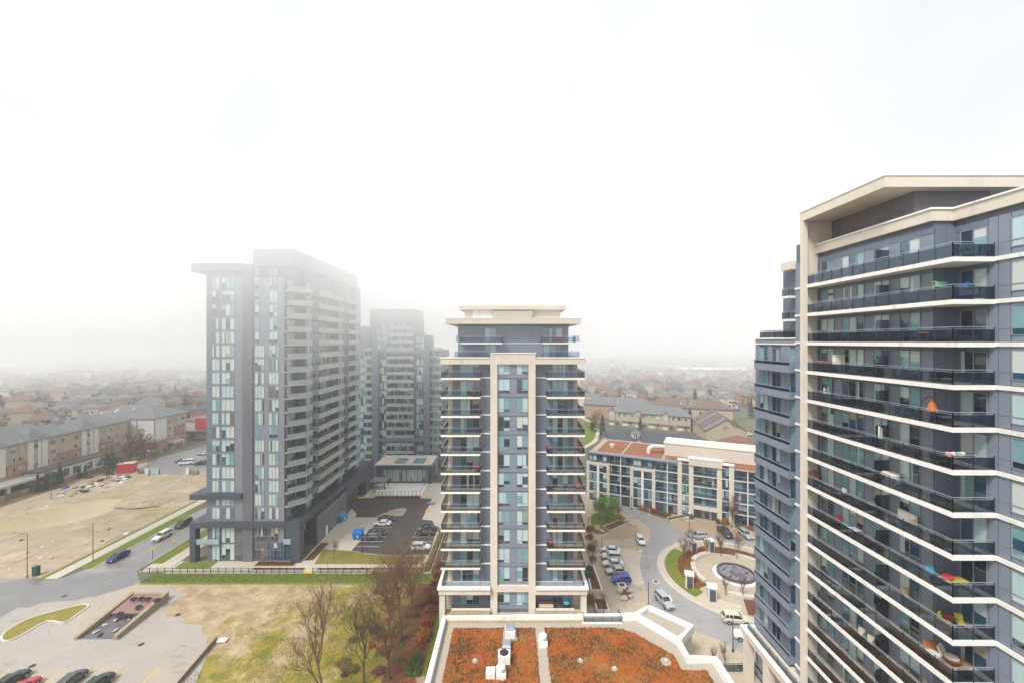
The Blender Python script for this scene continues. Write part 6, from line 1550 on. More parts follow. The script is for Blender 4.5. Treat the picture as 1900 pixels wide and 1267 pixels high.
def car_top(k):
    L, hw, zb, zbelt, zr, cb, ct, zt, wb = KINDS[k]
    b = MB(); wb_, wt = hw * 0.90, hw * 0.74
    B = lambda x, s: Vector((x, s * wb_, zbelt - 0.03)); T = lambda x, s: Vector((x, s * wt, zr - 0.05))
    n = 5
    xs = [ct[0] - 0.12 + (ct[1] - ct[0] + 0.24) * i / n for i in range(n + 1)]
    for i in range(n):
        za, zc = (zr - 0.04 * abs(2 * i / n - 1) ** 2 for i in (i, i + 1))
        b.hexa([(xs[i], -wt - .02, za - 0.07), (xs[i + 1], -wt - .02, zc - 0.07), (xs[i + 1], wt + .02, zc - 0.07), (xs[i], wt + .02, za - 0.07)], [(xs[i], -wt * .93, za), (xs[i + 1], -wt * .93, zc), (xs[i + 1], wt * .93, zc), (xs[i], wt * .93, za)])
    for s in (-1, 1):
        b.tube(B(cb[1], s), T(ct[1], s), 0.055, n=5); b.tube(B(cb[0], s), T(ct[0], s), 0.085, n=5)
        xm = (ct[0] + ct[1]) / 2 + 0.1; b.tube(B(xm, s), T(xm, s), 0.045, n=4)
        if k in ('suv', 'van'): xm = ct[0] + 0.55; b.tube(B(xm - 0.1, s), T(xm, s), 0.07, n=4)
    if k == 'pickup':
        b.box(-2.7, -0.98, 1.15, -0.85, -0.88, 1.32); b.box(-2.7, 0.88, 1.15, -0.85, 0.98, 1.32)
    return b
def car_glass(k, which):
    L, hw, zb, zbelt, zr, cb, ct, zt, wb = KINDS[k]
    wb_, wt, b = hw * 0.89, hw * 0.735, MB()
    z0, z1 = zbelt - 0.02, zr - 0.07
    if which == 'front': b.face([(cb[1], -wb_, z0), (cb[1], wb_, z0), (ct[1], wt, z1), (ct[1], -wt, z1)])
    if which == 'rear': b.face([(cb[0], wb_, z0), (cb[0], -wb_, z0), (ct[0], -wt, z1), (ct[0], wt, z1)])
    if which in ('left', 'right'):
        s = 1 if which == 'left' else -1
        q = [(cb[0], s * wb_, z0), (ct[0], s * wt, z1), (ct[1], s * wt, z1), (cb[1], s * wb_, z0)]
        b.face(q if s > 0 else q[::-1])
    return b
def car(kind, color, x, y, rz, label, group=None, name='parked_car', z=0.012):
    L, hw, zb, zbelt, zr, cb, ct, zt, wb = KINDS[kind]
    t = thing(name, label, 'car' if kind not in ('van',) else 'van', (x, y, z), rz, group)
    put('body', shared(('body', kind, color), lambda: car_body(kind), [color, 'rubber'], True), t)
    put('roof', shared(('roof', kind, color), lambda: car_top(kind), color), t)
    for nm, w in (('windshield', 'front'), ('rear_window', 'rear'), ('side_window', 'left'), ('side_window', 'right')):
        put(nm, shared((nm, kind, w), lambda: car_glass(kind, w), 'car_glass'), t)
    for sx in (-wb, wb):
        for sy in (-1, 1):
            o = put('wheel', shared(('wheel',), lambda: MB().tube((0, -0.11, 0), (0, 0.11, 0), 0.34, n=16), 'rubber'), t, (sx, sy * (hw - 0.07), 0.34))
            put('rim', shared(('rim',), lambda: MB().tube((0, -0.125, 0), (0, 0.125, 0), 0.21, n=10), 'rim'), o)
    for sy in (-1, 1):
        put('headlight', shared(('headlight', kind), lambda: MB().box(-0.16, -0.2, -0.07, 0.05, 0.2, 0.07), 'lamp_clear'), t, (L / 2 - 0.1, sy * hw * 0.66, zb - 0.30))
        put('taillight', shared(('taillight', kind), lambda: MB().box(-0.05, -0.16, -0.1, 0.12, 0.16, 0.1), 'lamp_red'), t, (-L / 2 + 0.05, sy * hw * 0.74, zt - 0.22))
        put('mirror', shared(('mirror', color), lambda: MB().box(-0.09, -0.1, -0.06, 0.06, 0.1, 0.08), color), t, (cb[1] - 0.25, sy * (hw + 0.06), zbelt + 0.02))
    put('licence_plate', shared(('licence_plate',), lambda: MB().box(-0.02, -0.22, -0.07, 0.02, 0.22, 0.07), 'paint_white'), t, (-L / 2 - 0.02, 0, zt - 0.45))
    put('grille', shared(('grille', kind), lambda: MB().box(-0.05, -hw * 0.42, -0.1, 0.03, hw * 0.42, 0.09), 'metal_dark'), t, (L / 2 - 0.02, 0, zb - 0.52))
    return t
PI = math.pi
car('sedan', 'c_navy', *gp(219, 1036)[:2], RAD(-92), 'navy blue sedan driving toward the viewer on the wet street', name='moving_car')
car('suv', 'c_white', *gp(301, 998)[:2], RAD(-91), 'white SUV parked on the street behind the navy sedan')
car('suv', 'c_dark', *gp(340, 975)[:2], RAD(-91), 'black SUV farthest back on the street by the left tower')
car('sedan', 'c_dark', -73.2, 60.4, RAD(90), 'dark sedan in the bottom left corner of the photo')
car('sedan', 'c_red', -70.0, 59.0, RAD(90), 'red car barely showing at the bottom left edge')
car('hatch', 'c_grey', -64.4, 60.6, RAD(92), 'grey hatchback cut by the bottom edge, third from the left')
car('suv', 'c_green', -59.8, 59.6, RAD(90), 'dark green SUV cut by the bottom edge, rightmost of the four')
car('sedan', 'c_dark', -35.0, 115.9, RAD(4), 'black sedan farthest back in the left row of the parking lot')
car('sedan', 'c_white', -35.3, 113.0, PI, 'white sedan in the left row of the parking lot')
car('sedan', 'c_dark', -35.1, 107.9, RAD(2), 'black sedan in the left row, behind the grey SUV')
car('suv', 'c_grey', -35.5, 105.2, PI, 'dark grey SUV next to the blue dumpster')
car('sedan', 'c_dark', -21.8, 110.1, 0, 'black sedan farther back in the right row of the parking lot')
car('sedan', 'c_dark', -22.6, 107.5, PI, 'black sedan nearer in the right row of the parking lot')
car('suv', 'c_white', -21.9, 99.9, 0, 'white SUV alone in the right row of the parking lot')
car('hatch', 'c_blue', 22.7, 86.4, RAD(180), 'bright blue hatchback in the row of parked cars by the middle tower')
car('sedan', 'c_silver', 22.6, 89.6, RAD(182), 'silver sedan parked next to the bright blue hatchback')
car('sedan', 'c_white', 22.5, 92.6, RAD(178), 'white sedan third from the front in the row by the middle tower')
car('suv', 'c_white', 22.8, 95.5, RAD(176), 'white SUV fourth from the front in the row by the middle tower')
car('sedan', 'c_white', 23.4, 98.6, RAD(168), 'white sedan last in the row by the middle tower')
car('hatch', 'c_white', 32.0, 103.4, RAD(-92), 'white hatchback facing the viewer at the ring road junction', name='moving_car')
car('suv', 'c_silver', 47.3, 105.6, RAD(186), 'silver SUV on the ring road behind the fountain', name='moving_car')
car('pickup', 'c_dark', 55.2, 107.4, RAD(-88), 'black pickup facing the viewer by the low building')
car('suv', 'c_silver', 60.0, 106.5, RAD(-88), 'grey SUV half hidden by the right tower')
car('suv', 'c_silver', 29.1, 79.2, RAD(-78), 'silver crossover driving down the ring road past the podium', name='moving_car')
car('suv', 'c_beige', 39.9, 74.0, RAD(-8), 'champagne SUV turning near the right tower', name='moving_car')
car('suv', 'c_white', 39.7, 69.6, RAD(160), 'white SUV parked under the right tower terrace')
for (px, py, k, c, rz, lb) in ((346, 861, 'van', 'c_white', 200, 'white van in the gravel yard behind the dirt lot'), (336, 857, 'sedan', 'c_grey', 200, 'grey car half hidden behind the white van'), (373, 861, 'suv', 'c_dark', 205, 'dark SUV in the gravel yard beside the grey tower'), (378, 843, 'sedan', 'c_silver', 190, 'silver car farther back in the gravel yard'), (1387, 807, 'sedan', 'c_white', 170, 'white car parked beside the broad gable house'), (1366, 762, 'suv', 'c_blue', 180, 'blue car parked far off among the houses')):
    x, y, _ = gp(px, py); car(k, c, x, y, RAD(rz), lb)

# ------------------------------------------------------------------ street furniture and yard things
def lamp_post(x, y, h, label, arm=None, globe=True, m='metal_dark'):
    t = thing('street_lamp', label, 'lamp post', (x, y, 0))
    MB().tube((0, 0, 0), (0, 0, h), 0.09, 0.06, 8).build('pole', m, t)
    MB().lathe([(0.2, 0), (0.18, 0.35), (0.1, 0.4)], 8).build('base', m, t)
    if arm:
        MB().tube((0, 0, h), (arm, 0, h + 0.35), 0.05, n=6).build('arm', m, t); MB().box(min(arm, arm * 1.35), -0.14, h + 0.28, max(arm, arm * 1.35), 0.14, h + 0.42).build('lamp_head', 'frame_grey', t)
    elif globe:
        MB().lathe([(0.08, h), (0.26, h + 0.15), (0.28, h + 0.35), (0.05, h + 0.55)], 10).build('globe', 'paint_white', t)
    return t
for px, py, h, kw, lb in ((50.5, 1070, 9.2, dict(arm=-2.6, m='wood'), 'wooden street lamp with a long arm at the left edge of the dirt lot'), (172.5, 1043, 9.0, dict(globe=False, m='wood'), 'bare wooden pole on the grass verge by the navy sedan'), (718, 950, 5.2, {}, 'globe lamp on the tan island of the parking lot'), (672, 1024, 6.0, dict(globe=False), 'thin dark pole at the near left corner of the parking lot'), (401, 1040, 3.4, {}, 'globe lamp before the left tower entrance'), (276, 882, 9, {}, 'lamp post above the red container yard'), (95, 925, 8.5, dict(globe=False, m='wood'), 'wooden pole among the conifers before the brick block'), (198, 890, 7, dict(globe=False), 'dark pole beside the round green tree'),
                          (1117, 1042, 5.6, dict(globe=False), 'dark lamp post left of the row of parked cars'), (1203, 1124, 4.8, dict(globe=False), 'dark lamp post at the podium corner by the ring road'), (1279, 985, 4.6, {}, 'globe lamp before the low building entrance by the silver SUV'), (1172, 944, 4, {}, 'globe lamp in front of the low building left of its amber shrubs'), (1366, 977, 3.8, {}, 'globe lamp right of the low building entrance'), (1092, 984, 3.6, {}, 'globe lamp beside the middle tower path'), (1360, 1208, 5.6, dict(globe=False), 'tall dark pole near the white car under the right tower'), (1205, 955, 2.0, dict(globe=False, m='paint_white'), 'short white post at the side road junction')):
    x, y, _ = gp(px, py); lamp_post(x, y, h, lb, **kw)
for i, (px, py, c, lb) in enumerate(((283, 1038, 'paint_yellow', 'yellow diamond warning sign on the verge by the street'), (323, 1012, 'paint_yellow', 'yellow fire hydrant marker farther along the verge'), (1181, 1020, 'paint_yellow', 'yellow bollard beside the white hatchback'))):
    x, y, _ = gp(px, py); t = thing('road_sign', lb, 'sign', (x, y, 0))
    MB().tube((0, 0, 0), (0, 0, 2.6 if i < 1 else 1.3), 0.05, n=6).build('post', 'metal_dark' if i < 2 else c, t)
    if i < 2: b = MB(); z = 2.6 if i < 1 else 1.3; b.hexa([(-0.5, -0.03, z), (0, -0.03, z - 0.5), (0, 0.03, z - 0.5), (-0.5, 0.03, z)], [(0, -0.03, z + 0.5), (0.5, -0.03, z), (0.5, 0.03, z), (0, 0.03, z + 0.5)]); b.build('plate', c, t)
    else: MB().lathe([(0.14, 0), (0.14, 1.2), (0.05, 1.3)], 8).build('sleeve', c, t)
M['blue_bin'] = mat('dumpster_blue', (0.01, 0.17, 0.55), None, 0.5, 3); M['blue_light'] = mat('dumpster_cyan', (0.03, 0.28, 0.46), None, 0.5, 3)
def dumpster(x, y, rz, m, label, s=1.0):
    t = thing('dumpster', label, 'dumpster', (x, y, 0), rz); t.scale = (s, s, s)
    MB().hexa([(-0.9, -0.7, 0.15), (0.9, -0.7, 0.15), (0.9, 0.7, 0.15), (-0.9, 0.7, 0.15)], [(-1.05, -0.9, 1.35), (1.05, -0.9, 1.35), (1.05, 0.75, 1.6), (-1.05, 0.75, 1.6)]).build('bin', m, t)
    MB().hexa([(-1.1, -0.95, 1.36), (1.1, -0.95, 1.36), (1.1, 0.8, 1.62), (-1.1, 0.8, 1.62)], [(-1.05, -0.9, 1.46), (1.05, -0.9, 1.46), (1.05, 0.75, 1.72), (-1.05, 0.75, 1.72)]).build('lid', m, t)
    for sx in (-0.7, 0.7): MB().tube((sx, -0.5, 0.12), (sx, -0.4, 0.12), 0.12, n=8).tube((sx, 0.5, 0.12), (sx, 0.6, 0.12), 0.12, n=8).build('wheel', 'rubber', t)
    MB().box(-0.15, -0.84, 0.5, 0.15, -0.78, 1.0).build('label_plate', 'paint_white', t)
dumpster(*gp(665, 998)[:2], 0.1, 'blue_bin', 'blue dumpster beside the grey SUV in the parking lot', 1.2)
dumpster(*gp(634, 966)[:2], 1.3, 'blue_light', 'light blue dumpster against the garage wall of the left tower', 1.25)
t = thing('shipping_container', 'red open topped container with pale cover by the round green tree', 'container', (*gp(236, 876)[:2], 0), RAD(18))
M['cont_red'] = mat('container_red', (0.55, 0.02, 0.03), (0.45, 0.02, 0.03), 0.5, 0.6)
MB().box(-2.6, -1.2, 0.1, 2.6, 1.2, 3.6).build('box', 'cont_red', t); MB().box(-2.7, -1.3, 3.6, 2.7, 1.3, 3.85).build('cover', 'stucco_cream', t)
for i in range(10): MB().box(-2.5 + i * 0.52, -1.26, 0.2, -2.3 + i * 0.52, -1.2, 3.5).build('rib', 'cont_red', t)
for i, (px, py, w, h, m, lb) in enumerate(((273, 880, 1.6, 2.4, 'c_white', 'narrow white board standing in the dirt lot'), (287, 880, 2.6, 2.6, 'g_pale', 'pale blue board standing beside the white one'), (249, 874, 2.2, 1.2, 'stucco_cream', 'cream crate by the red container'), (348, 880, 1.2, 2.6, 'c_white', 'white board leaning at the pile near the grey tower'), (360, 880, 2.6, 1.7, 'stained', 'tan bale beside the leaning white board'), (262, 878, 2.4, 1.1, 'wood', 'brown timber stack left of the white boards'))):
    x, y, _ = gp(px, py); t = thing('yard_board', lb, 'board', (x, y, 0), rv.uniform(-0.3, 0.3))
    MB().box(-w / 2, -0.12, 0.1, w / 2, 0.12, h).build('board', m, t); MB().box(-w / 2, 0.12, 0, -w / 2 + 0.1, 0.9, h * 0.7).box(w / 2 - 0.1, 0.12, 0, w / 2, 0.9, h * 0.7).build('brace', 'wood', t)
DEB = [('rock', 'pale rubble lump'), ('stained', 'tan rubble lump'), ('metal_dark', 'dark scrap heap'), ('c_white', 'white sheet of rubbish'), ('c_blue', 'blue tarpaulin scrap'), ('c_red', 'red scrap piece')]
for i in range(64):
    px = rv.uniform(110, 245); py = 917 - (px - 110) * 0.27 + rv.gauss(0, 6)
    m, w = DEB[(0, 1, 1, 2, 0, 3, 1, 2)[i % 8] if i > 3 else 4 + (i % 2)]
    x, y, _ = gp(px, py); r = rv.uniform(0.4, 1.3)
    tag(MB().blob((0, 0, r * 0.2), (r, r * rv.uniform(0.5, 0.9), r * 0.45), 7, 0.4, i).build('concrete_lump', m, None, (x, y, 0), rv.random() * 3), f'{w} in the long debris heap across the dirt lot', 'rubble', 'debris heap in the dirt lot')
for i in range(44):
    x, y, _ = gp(rv.uniform(10, 360), rv.uniform(930, 1060)); r = rv.uniform(0.2, 0.6)
    if x > -100 or x < -150: continue
    m, w = DEB[rv.choice((0, 1, 1, 3, 2))]
    tag(MB().blob((0, 0, r * 0.15), (r, r * 0.7, r * 0.35), 6, 0.4, i + 90).build('concrete_lump', m, None, (x, y, 0), rv.random() * 3), f'{w} scattered on the open dirt near the puddle', 'rubble', 'scattered stones on the dirt')
hp = MB(); hp.blob((0, 0, 0.4), (6.5, 2.6, 1.5), 12, 0.15, 3); o = tag(hp.build('soil_heap', 'dirt', None, gp(255, 938)), 'low brown soil heap right of the puddle', 'soil heap')
tag(MB().box(-0.5, -0.4, 0, 0.5, 0.4, 1.9).box(-0.55, -0.45, 1.9, 0.55, 0.45, 2.0).build('utility_box', mat('box_green', (0.02, 0.06, 0.035), None, 0.6), None, gp(67, 1067)), 'dark green utility box beside the wooden lamp post', 'utility box')
tag(MB().box(-0.7, -0.5, 0.25, 0.7, 0.5, 0.35).box(-0.6, -0.4, 0, -0.5, 0.4, 0.25).box(0.5, -0.4, 0, 0.6, 0.4, 0.25).build('discarded_board', 'c_white', None, gp(413, 1190)), 'white board lying at the edge of the yellow grass', 'board')
for i in range(14):
    x, y = -17.5 + 4.0 * rv.random(), 108 + i * 1.6
    tag(MB().lathe([(0.09, 0), (0.09, 0.95), (0.03, 1.05)], 6).build('bollard', 'metal_dark', None, (x, y, 0)), 'slim dark bollard on the pale walkway behind the hedge', 'bollard', 'bollards on the walkway')
for i, (px, py, lb) in enumerate(((1258, 964, 'grey stone bench by the planter before the low building'), (800, 935, 'grey bench on the walkway by the middle tower'))):
    x, y, _ = gp(px, py); t = thing('bench', lb, 'bench', (x, y, 0), RAD(-20 if i == 0 else 0))
    MB().box(-1.3, -0.4, 0.42, 1.3, 0.4, 0.56).build('seat', 'frame_grey', t); MB().box(-1.2, -0.35, 0, -0.8, 0.35, 0.42).build('leg', 'frame_grey', t); MB().box(0.8, -0.35, 0, 1.2, 0.35, 0.42).build('leg', 'frame_grey', t)
for i, (px, py) in enumerate(((1283, 962), (1332, 971))):
    x, y, _ = gp(px, py); t = thing('plant_pot', ('left', 'right')[i] + ' dark plant pot flanking the low building entrance', 'plant pot', (x, y, 0))
    MB().lathe([(0.4, 0), (0.6, 0.9), (0.5, 0.9)], 10).build('pot', 'panel_dark', t); o = put('plant', SHR['leaf_green'], t, (0, 0, 0.8)); o.scale = (0.55, 0.55, 0.7)
# pool loungers
for i in range(7):
    t = thing('sun_lounger', 'white sun lounger in the row on the pool patio', 'lounger', (-44.4 + (i % 4) * 1.5, 137 + (i // 4) * 4.5, 0.02), 0.4, 'loungers on the pool patio')
    MB().box(-0.35, -0.95, 0.3, 0.35, 0.4, 0.4).build('seat', 'c_white', t); MB().hexa([(-0.35, 0.4, 0.3), (0.35, 0.4, 0.3), (0.35, 0.5, 0.3), (-0.35, 0.5, 0.3)], [(-0.35, 0.95, 0.85), (0.35, 0.95, 0.85), (0.35, 1.05, 0.85), (-0.35, 1.05, 0.85)]).build('backrest', 'c_white', t)
    for sx, sy in ((-0.3, -0.9), (0.3, -0.9), (-0.3, 0.35), (0.3, 0.35)): MB().box(sx - 0.03, sy - 0.03, 0, sx + 0.03, sy + 0.03, 0.3).build('leg', 'metal', t)

# ------------------------------------------------------------------ things kept on the balconies
M['o_green'] = mat('cloth_green', (0.22, 0.50, 0.34), None, 0.9, 4); M['o_blue'] = mat('tarp_blue', (0.012, 0.09, 0.36), (0.01, 0.06, 0.26), 0.6, 2); M['o_red'] = mat('fabric_red', (0.42, 0.025, 0.035), None, 0.7, 4)
M['o_orange'] = mat('fabric_orange', (0.52, 0.13, 0.035), None, 0.8, 4); M['o_yellow'] = mat('fabric_yellow', (0.46, 0.42, 0.07), None, 0.8, 4); M['o_wicker'] = mat('wicker', (0.38, 0.12, 0.035), (0.27, 0.08, 0.025), 0.8, 8); M['o_white'] = mat('fabric_white', (0.72, 0.68, 0.62), (0.6, 0.56, 0.5), 0.9, 3); M['o_brown'] = mat('furniture_brown', (0.13, 0.06, 0.035), None, 0.7, 3); M['o_pink'] = mat('fabric_pink', (0.62, 0.28, 0.32), None, 0.8, 3)
def fl(k): return FD[k] + 0.125
def chair(x, y, z, rz, m, label, leg='metal_dark', s=1.0):
    t = thing('balcony_chair', label, 'chair', (x, y, z), rz); t.scale = (s, s, s)
    MB().box(-0.27, -0.27, 0.4, 0.27, 0.27, 0.47).build('seat', m, t); MB().hexa([(-0.27, 0.22, 0.47), (0.27, 0.22, 0.47), (0.27, 0.28, 0.47), (-0.27, 0.28, 0.47)], [(-0.25, 0.34, 1.0), (0.25, 0.34, 1.0), (0.25, 0.40, 1.0), (-0.25, 0.40, 1.0)]).build('backrest', m, t)
    for sx in (-0.24, 0.24):
        for sy in (-0.24, 0.24): MB().box(sx - 0.02, sy - 0.02, 0, sx + 0.02, sy + 0.02, 0.4).build('leg', leg, t)
        MB().box(sx - 0.03, -0.26, 0.62, sx + 0.03, 0.28, 0.66).build('armrest', leg, t)
def table(x, y, z, w, d, h, m, label, legm='metal_dark'):
    t = thing('balcony_table', label, 'table', (x, y, z)); MB().box(-w / 2, -d / 2, h - 0.05, w / 2, d / 2, h).build('tabletop', m, t)
    for sx in (-1, 1):
        for sy in (-1, 1): MB().box(sx * (w / 2 - 0.06) - 0.025, sy * (d / 2 - 0.06) - 0.025, 0, sx * (w / 2 - 0.06) + 0.025, sy * (d / 2 - 0.06) + 0.025, h - 0.05).build('leg', legm, t)
t = thing('drying_rack', 'wooden drying rack with a mint green towel on the second balcony from the top', 'rack', (33.2, 32.2, fl(1)))
for sx in (-0.35, 0.35): MB().tube((sx, -0.3, 0), (sx, 0.1, 1.5), 0.03, n=4).tube((sx, 0.3, 0), (sx, -0.1, 1.5), 0.03, n=4).build('frame', 'o_orange', t)
MB().box(-0.45, -0.14, 1.1, 0.4, -0.08, 1.55).box(-0.5, -0.14, 1.5, 0.45, 0.16, 1.56).box(-0.4, 0.1, 0.95, 0.45, 0.16, 1.52).build('towel', 'o_green', t)
tag(MB().blob((0, 0, 0.6), (0.55, 0.4, 0.62), 9, 0.25, 5).blob((0.25, 0, 1.2), (0.25, 0.2, 0.22), 7, 0.3, 6).build('covered_bundle', 'o_blue', None, (34.0, 31.2, fl(1))), 'bundle under a bright blue tarpaulin on the second balcony from the top', 'bundle')
chair(32.9, 37.3, fl(2), -1.2, 'stucco_cream', 'cream folding chair on the third balcony from the top'); table(33.0, 32.6, fl(2), 1.5, 0.7, 0.75, 'o_orange', 'small orange wood table in the corner of the third balcony')
chair(32.9, 44.6, fl(3), -1.4, 'o_red', 'red armchair at the far left end of the fourth balcony', s=1.15); chair(32.9, 43.4, fl(3), -1.6, 'o_red', 'second red armchair next to the first on the fourth balcony', s=1.15)
tag(MB().box(-0.5, -0.2, 0, 0.5, 0.2, 1.75).box(-0.55, -0.25, 1.75, 0.55, 0.25, 1.82).build('cabinet', 'o_white', None, (33.2, 42.2, fl(3))), 'tall cream cabinet on the fourth balcony beside the red armchairs', 'cabinet')
t = thing('step_ladder', 'white step ladder at the left end of the fifth balcony', 'ladder', (33.0, 43.6, fl(4)))
for s in (-0.2, 0.2): MB().tube((s, -0.35, 0), (s, 0, 1.5), 0.03, n=4).tube((s, 0.35, 0), (s, 0, 1.5), 0.03, n=4).build('side_rail', 'c_white', t)
for k in range(4): MB().box(-0.2, -0.3 + k * 0.08, 0.3 + k * 0.32, 0.2, -0.15 + k * 0.08, 0.34 + k * 0.32).build('step', 'c_white', t)
t = thing('hanging_chair', 'orange hanging chair on a bent black stand, fifth balcony from the top', 'chair', (33.0, 32.6, fl(4)))
b = MB(); pts = [(-0.2, 0.6, 0), (-0.2, 0.75, 0.8), (-0.2, 0.6, 1.6), (-0.1, 0.2, 2.0), (0, -0.05, 1.9)]
for p_, q in zip(pts, pts[1:]): b.tube(p_, q, 0.04, n=6)
b.tube((-0.5, 0.6, 0.03), (0.5, 0.6, 0.03), 0.04).tube((0, 0.6, 0.03), (0, -0.6, 0.03), 0.04); b.build('stand', 'metal_dark', t)
MB().lathe([(0.05, 0.5), (0.33, 0.58), (0.4, 0.85), (0.24, 1.35), (0.04, 1.75)], 10).build('seat_pod', 'o_orange', t)
tag(MB().box(-0.25, -0.05, 0, 0.0, 0.05, 1.9).box(0.1, -0.04, 0, 0.3, 0.06, 1.7).build('board_pair', 'o_white', None, (32.85, 37.0, fl(5)), 0.4), 'pair of cream boards leaning upright on the sixth balcony', 'board')
for i, (y, m) in enumerate(((36.3, 'leaf_green'), (35.9, 'leaf_amber'), (35.5, 'leaf_olive'))):
    t = thing('potted_plant', ('left', 'middle', 'right')[i] + ' potted plant beside the upright boards on the sixth balcony', 'plant', (32.95, y, fl(5)))
    MB().lathe([(0.15, 0), (0.22, 0.4)], 8).build('pot', 'o_brown', t); o = put('plant', SHR[m], t, (0, 0, 0.35)); o.scale = (0.4, 0.4, 0.5)
table(33.0, 34.3, fl(5), 0.8, 1.6, 0.6, 'o_red', 'long dark red table in the middle of the sixth balcony'); table(33.5, 31.4, fl(5), 1.6, 0.8, 0.75, 'o_orange', 'cluttered orange table at the corner of the sixth balcony')
for i, (dx, m) in enumerate(((-0.5, 'o_pink'), (-0.1, 'o_white'), (0.3, 'o_green'), (0.6, 'o_white'))):
    tag(MB().blob((0, 0, 0.18), (0.2, 0.2, 0.2), 7, 0.3, i).build('toy', m, None, (33.5 + dx, 31.4, fl(5) + 0.75)), ('pink', 'leftmost white', 'green', 'rightmost white')[i] + ' soft bundle on the cluttered orange table', 'bundle', 'bundles on the table')
MB_ = MB().box(-0.6, -0.6, 0, 1.6, 0.6, 0.03); tag(MB_.build('rug', 'o_red', None, (33.3, 31.4, fl(5) + 0.004)), 'red rug under the cluttered table on the sixth balcony', 'rug')
tag(MB().lathe([(0.55, 0), (0.66, 0.25), (0.62, 0.75), (0.66, 1.0), (0.6, 1.1), (0.35, 1.05)], 12).build('storage_bag', 'o_white', None, (33.1, 36.3, fl(6))), 'big crumpled white storage bag on the seventh balcony', 'bag')
tag(MB().box(-0.35, -0.3, 0, 0.35, 0.3, 1.5).box(-0.4, -0.34, 1.5, 0.4, 0.34, 1.56).build('cabinet', 'o_brown', None, (32.95, 45.3, fl(7))), 'dark brown cabinet at the far left end of the eighth balcony', 'cabinet')
chair(33.0, 41.6, fl(7), -1.5, 'o_white', 'white lounge chair on the eighth balcony from the top'); chair(33.0, 42.4, fl(8), -1.5, 'o_red', 'red framed chair with white cushion on the ninth balcony', s=1.1); table(33.2, 40.2, fl(8), 0.9, 0.9, 0.7, 'c_white', 'white round-edged table on the ninth balcony')
tag(MB().box(-0.12, -0.75, 0, 0.12, 0.75, 0.85).build('window_cover', 'o_white', None, (33.45, 35.1, fl(7) + 0.45)), 'white cloth hung over the rail of the eighth balcony', 'cloth')
table(33.6, 31.6, fl(8), 1.7, 0.8, 0.75, 'o_yellow', 'orange yellow topped table at the corner of the ninth balcony'); tag(MB().blob((0, 0, 0.15), (0.5, 0.35, 0.2), 8, 0.3, 3).build('cushion', 'o_red', None, (33.2, 31.6, fl(8) + 0.75)), 'red cushion on the orange yellow table', 'cushion'); chair(32.9, 32.6, fl(8), -0.6, 'blue_light', 'light blue chair beside the orange yellow table')
chair(33.4, 32.0, fl(9), 0.5, 'o_yellow', 'left yellow garden chair on the tenth balcony corner', s=0.95); chair(34.4, 31.8, fl(9), -0.4, 'o_yellow', 'right yellow garden chair on the tenth balcony corner', s=0.95); table(33.9, 32.4, fl(9), 0.7, 0.7, 0.65, 'o_red', 'small red table between the yellow garden chairs')
for i in range(3):
    t = thing('potted_plant', ('left', 'middle', 'right')[i] + ' flowering pot by the yellow chairs on the tenth balcony', 'plant', (32.85 + i * 0.45, 32.8 - 0.1 * i, fl(9))); MB().lathe([(0.15, 0), (0.22, 0.4)], 8).build('pot', 'o_red', t); o = put('plant', SHR['leaf_green'], t, (0, 0, 0.4)); o.scale = (0.35, 0.35, 0.5)
for i, (x, y, s) in enumerate(((33.1, 32.6, 1.0), (34.1, 32.2, 1.0))):
    t = thing('wicker_chair', ('left', 'right')[i] + ' round orange wicker chair with white cushion on the eleventh balcony', 'chair', (x, y, fl(10)), -0.5 + i)
    MB().lathe([(0.25, 0), (0.3, 0.3), (0.62, 0.5), (0.68, 0.62), (0.5, 0.55)], 14).build('seat', 'o_wicker', t); MB().hexa([(-0.5, 0.35, 0.5), (0.5, 0.35, 0.5), (0.5, 0.45, 0.5), (-0.5, 0.45, 0.5)], [(-0.4, 0.65, 1.15), (0.4, 0.65, 1.15), (0.4, 0.75, 1.15), (-0.4, 0.75, 1.15)]).build('backrest', 'o_wicker' if i == 0 else 'o_white', t); MB().lathe([(0.45, 0.58), (0.45, 0.68), (0.3, 0.72)], 12).build('cushion', 'o_white', t)
tag(MB().lathe([(0.35, 0), (0.42, 0.25), (0.35, 0.5), (0.1, 0.52)], 12).build('wicker_pouf', 'o_wicker', None, (34.0, 31.1, fl(10))), 'orange wicker pouf in front of the wicker chairs', 'pouf')
chair(33.0, 39.3, fl(11), -1.0, 'stucco_cream', 'left cream chair on the twelfth balcony'); chair(33.0, 38.3, fl(11), -1.0, 'stucco_cream', 'right cream chair on the twelfth balcony')
for (x, y, k, m, lb) in ((-6.4, 68.4, 10, 'o_red', 'red chair on the left balcony second below the cornice'), (6.2, 68.3, 7, 'o_red', 'red chair at the inner end of a right upper balcony'), (11.3, 68.6, 7, 'o_red', 'red chair at the outer corner of a right upper balcony'), (-5.8, 68.3, 6, 'o_red', 'red bag chair at the inner end of the left sixth balcony'), (6.3, 68.4, 5, 'o_brown', 'brown chair with plants on the right fifth balcony'), (6.4, 68.5, 2, 'o_red', 'red chair on the second lowest right balcony'), (11.0, 69.0, 5, 'o_pink', 'pinkish bundle chair at the corner of the right fifth balcony')):
    if k < len(FC): chair(x, y, FC[k] + 0.1, 0.2, m, lb, s=1.1)
chair(7.4, 70.0, 49.8, 0.2, 'o_red', 'left red chair on the top set-back balcony'); chair(8.5, 70.0, 49.8, -0.2, 'o_red', 'right red chair on the top set-back balcony')
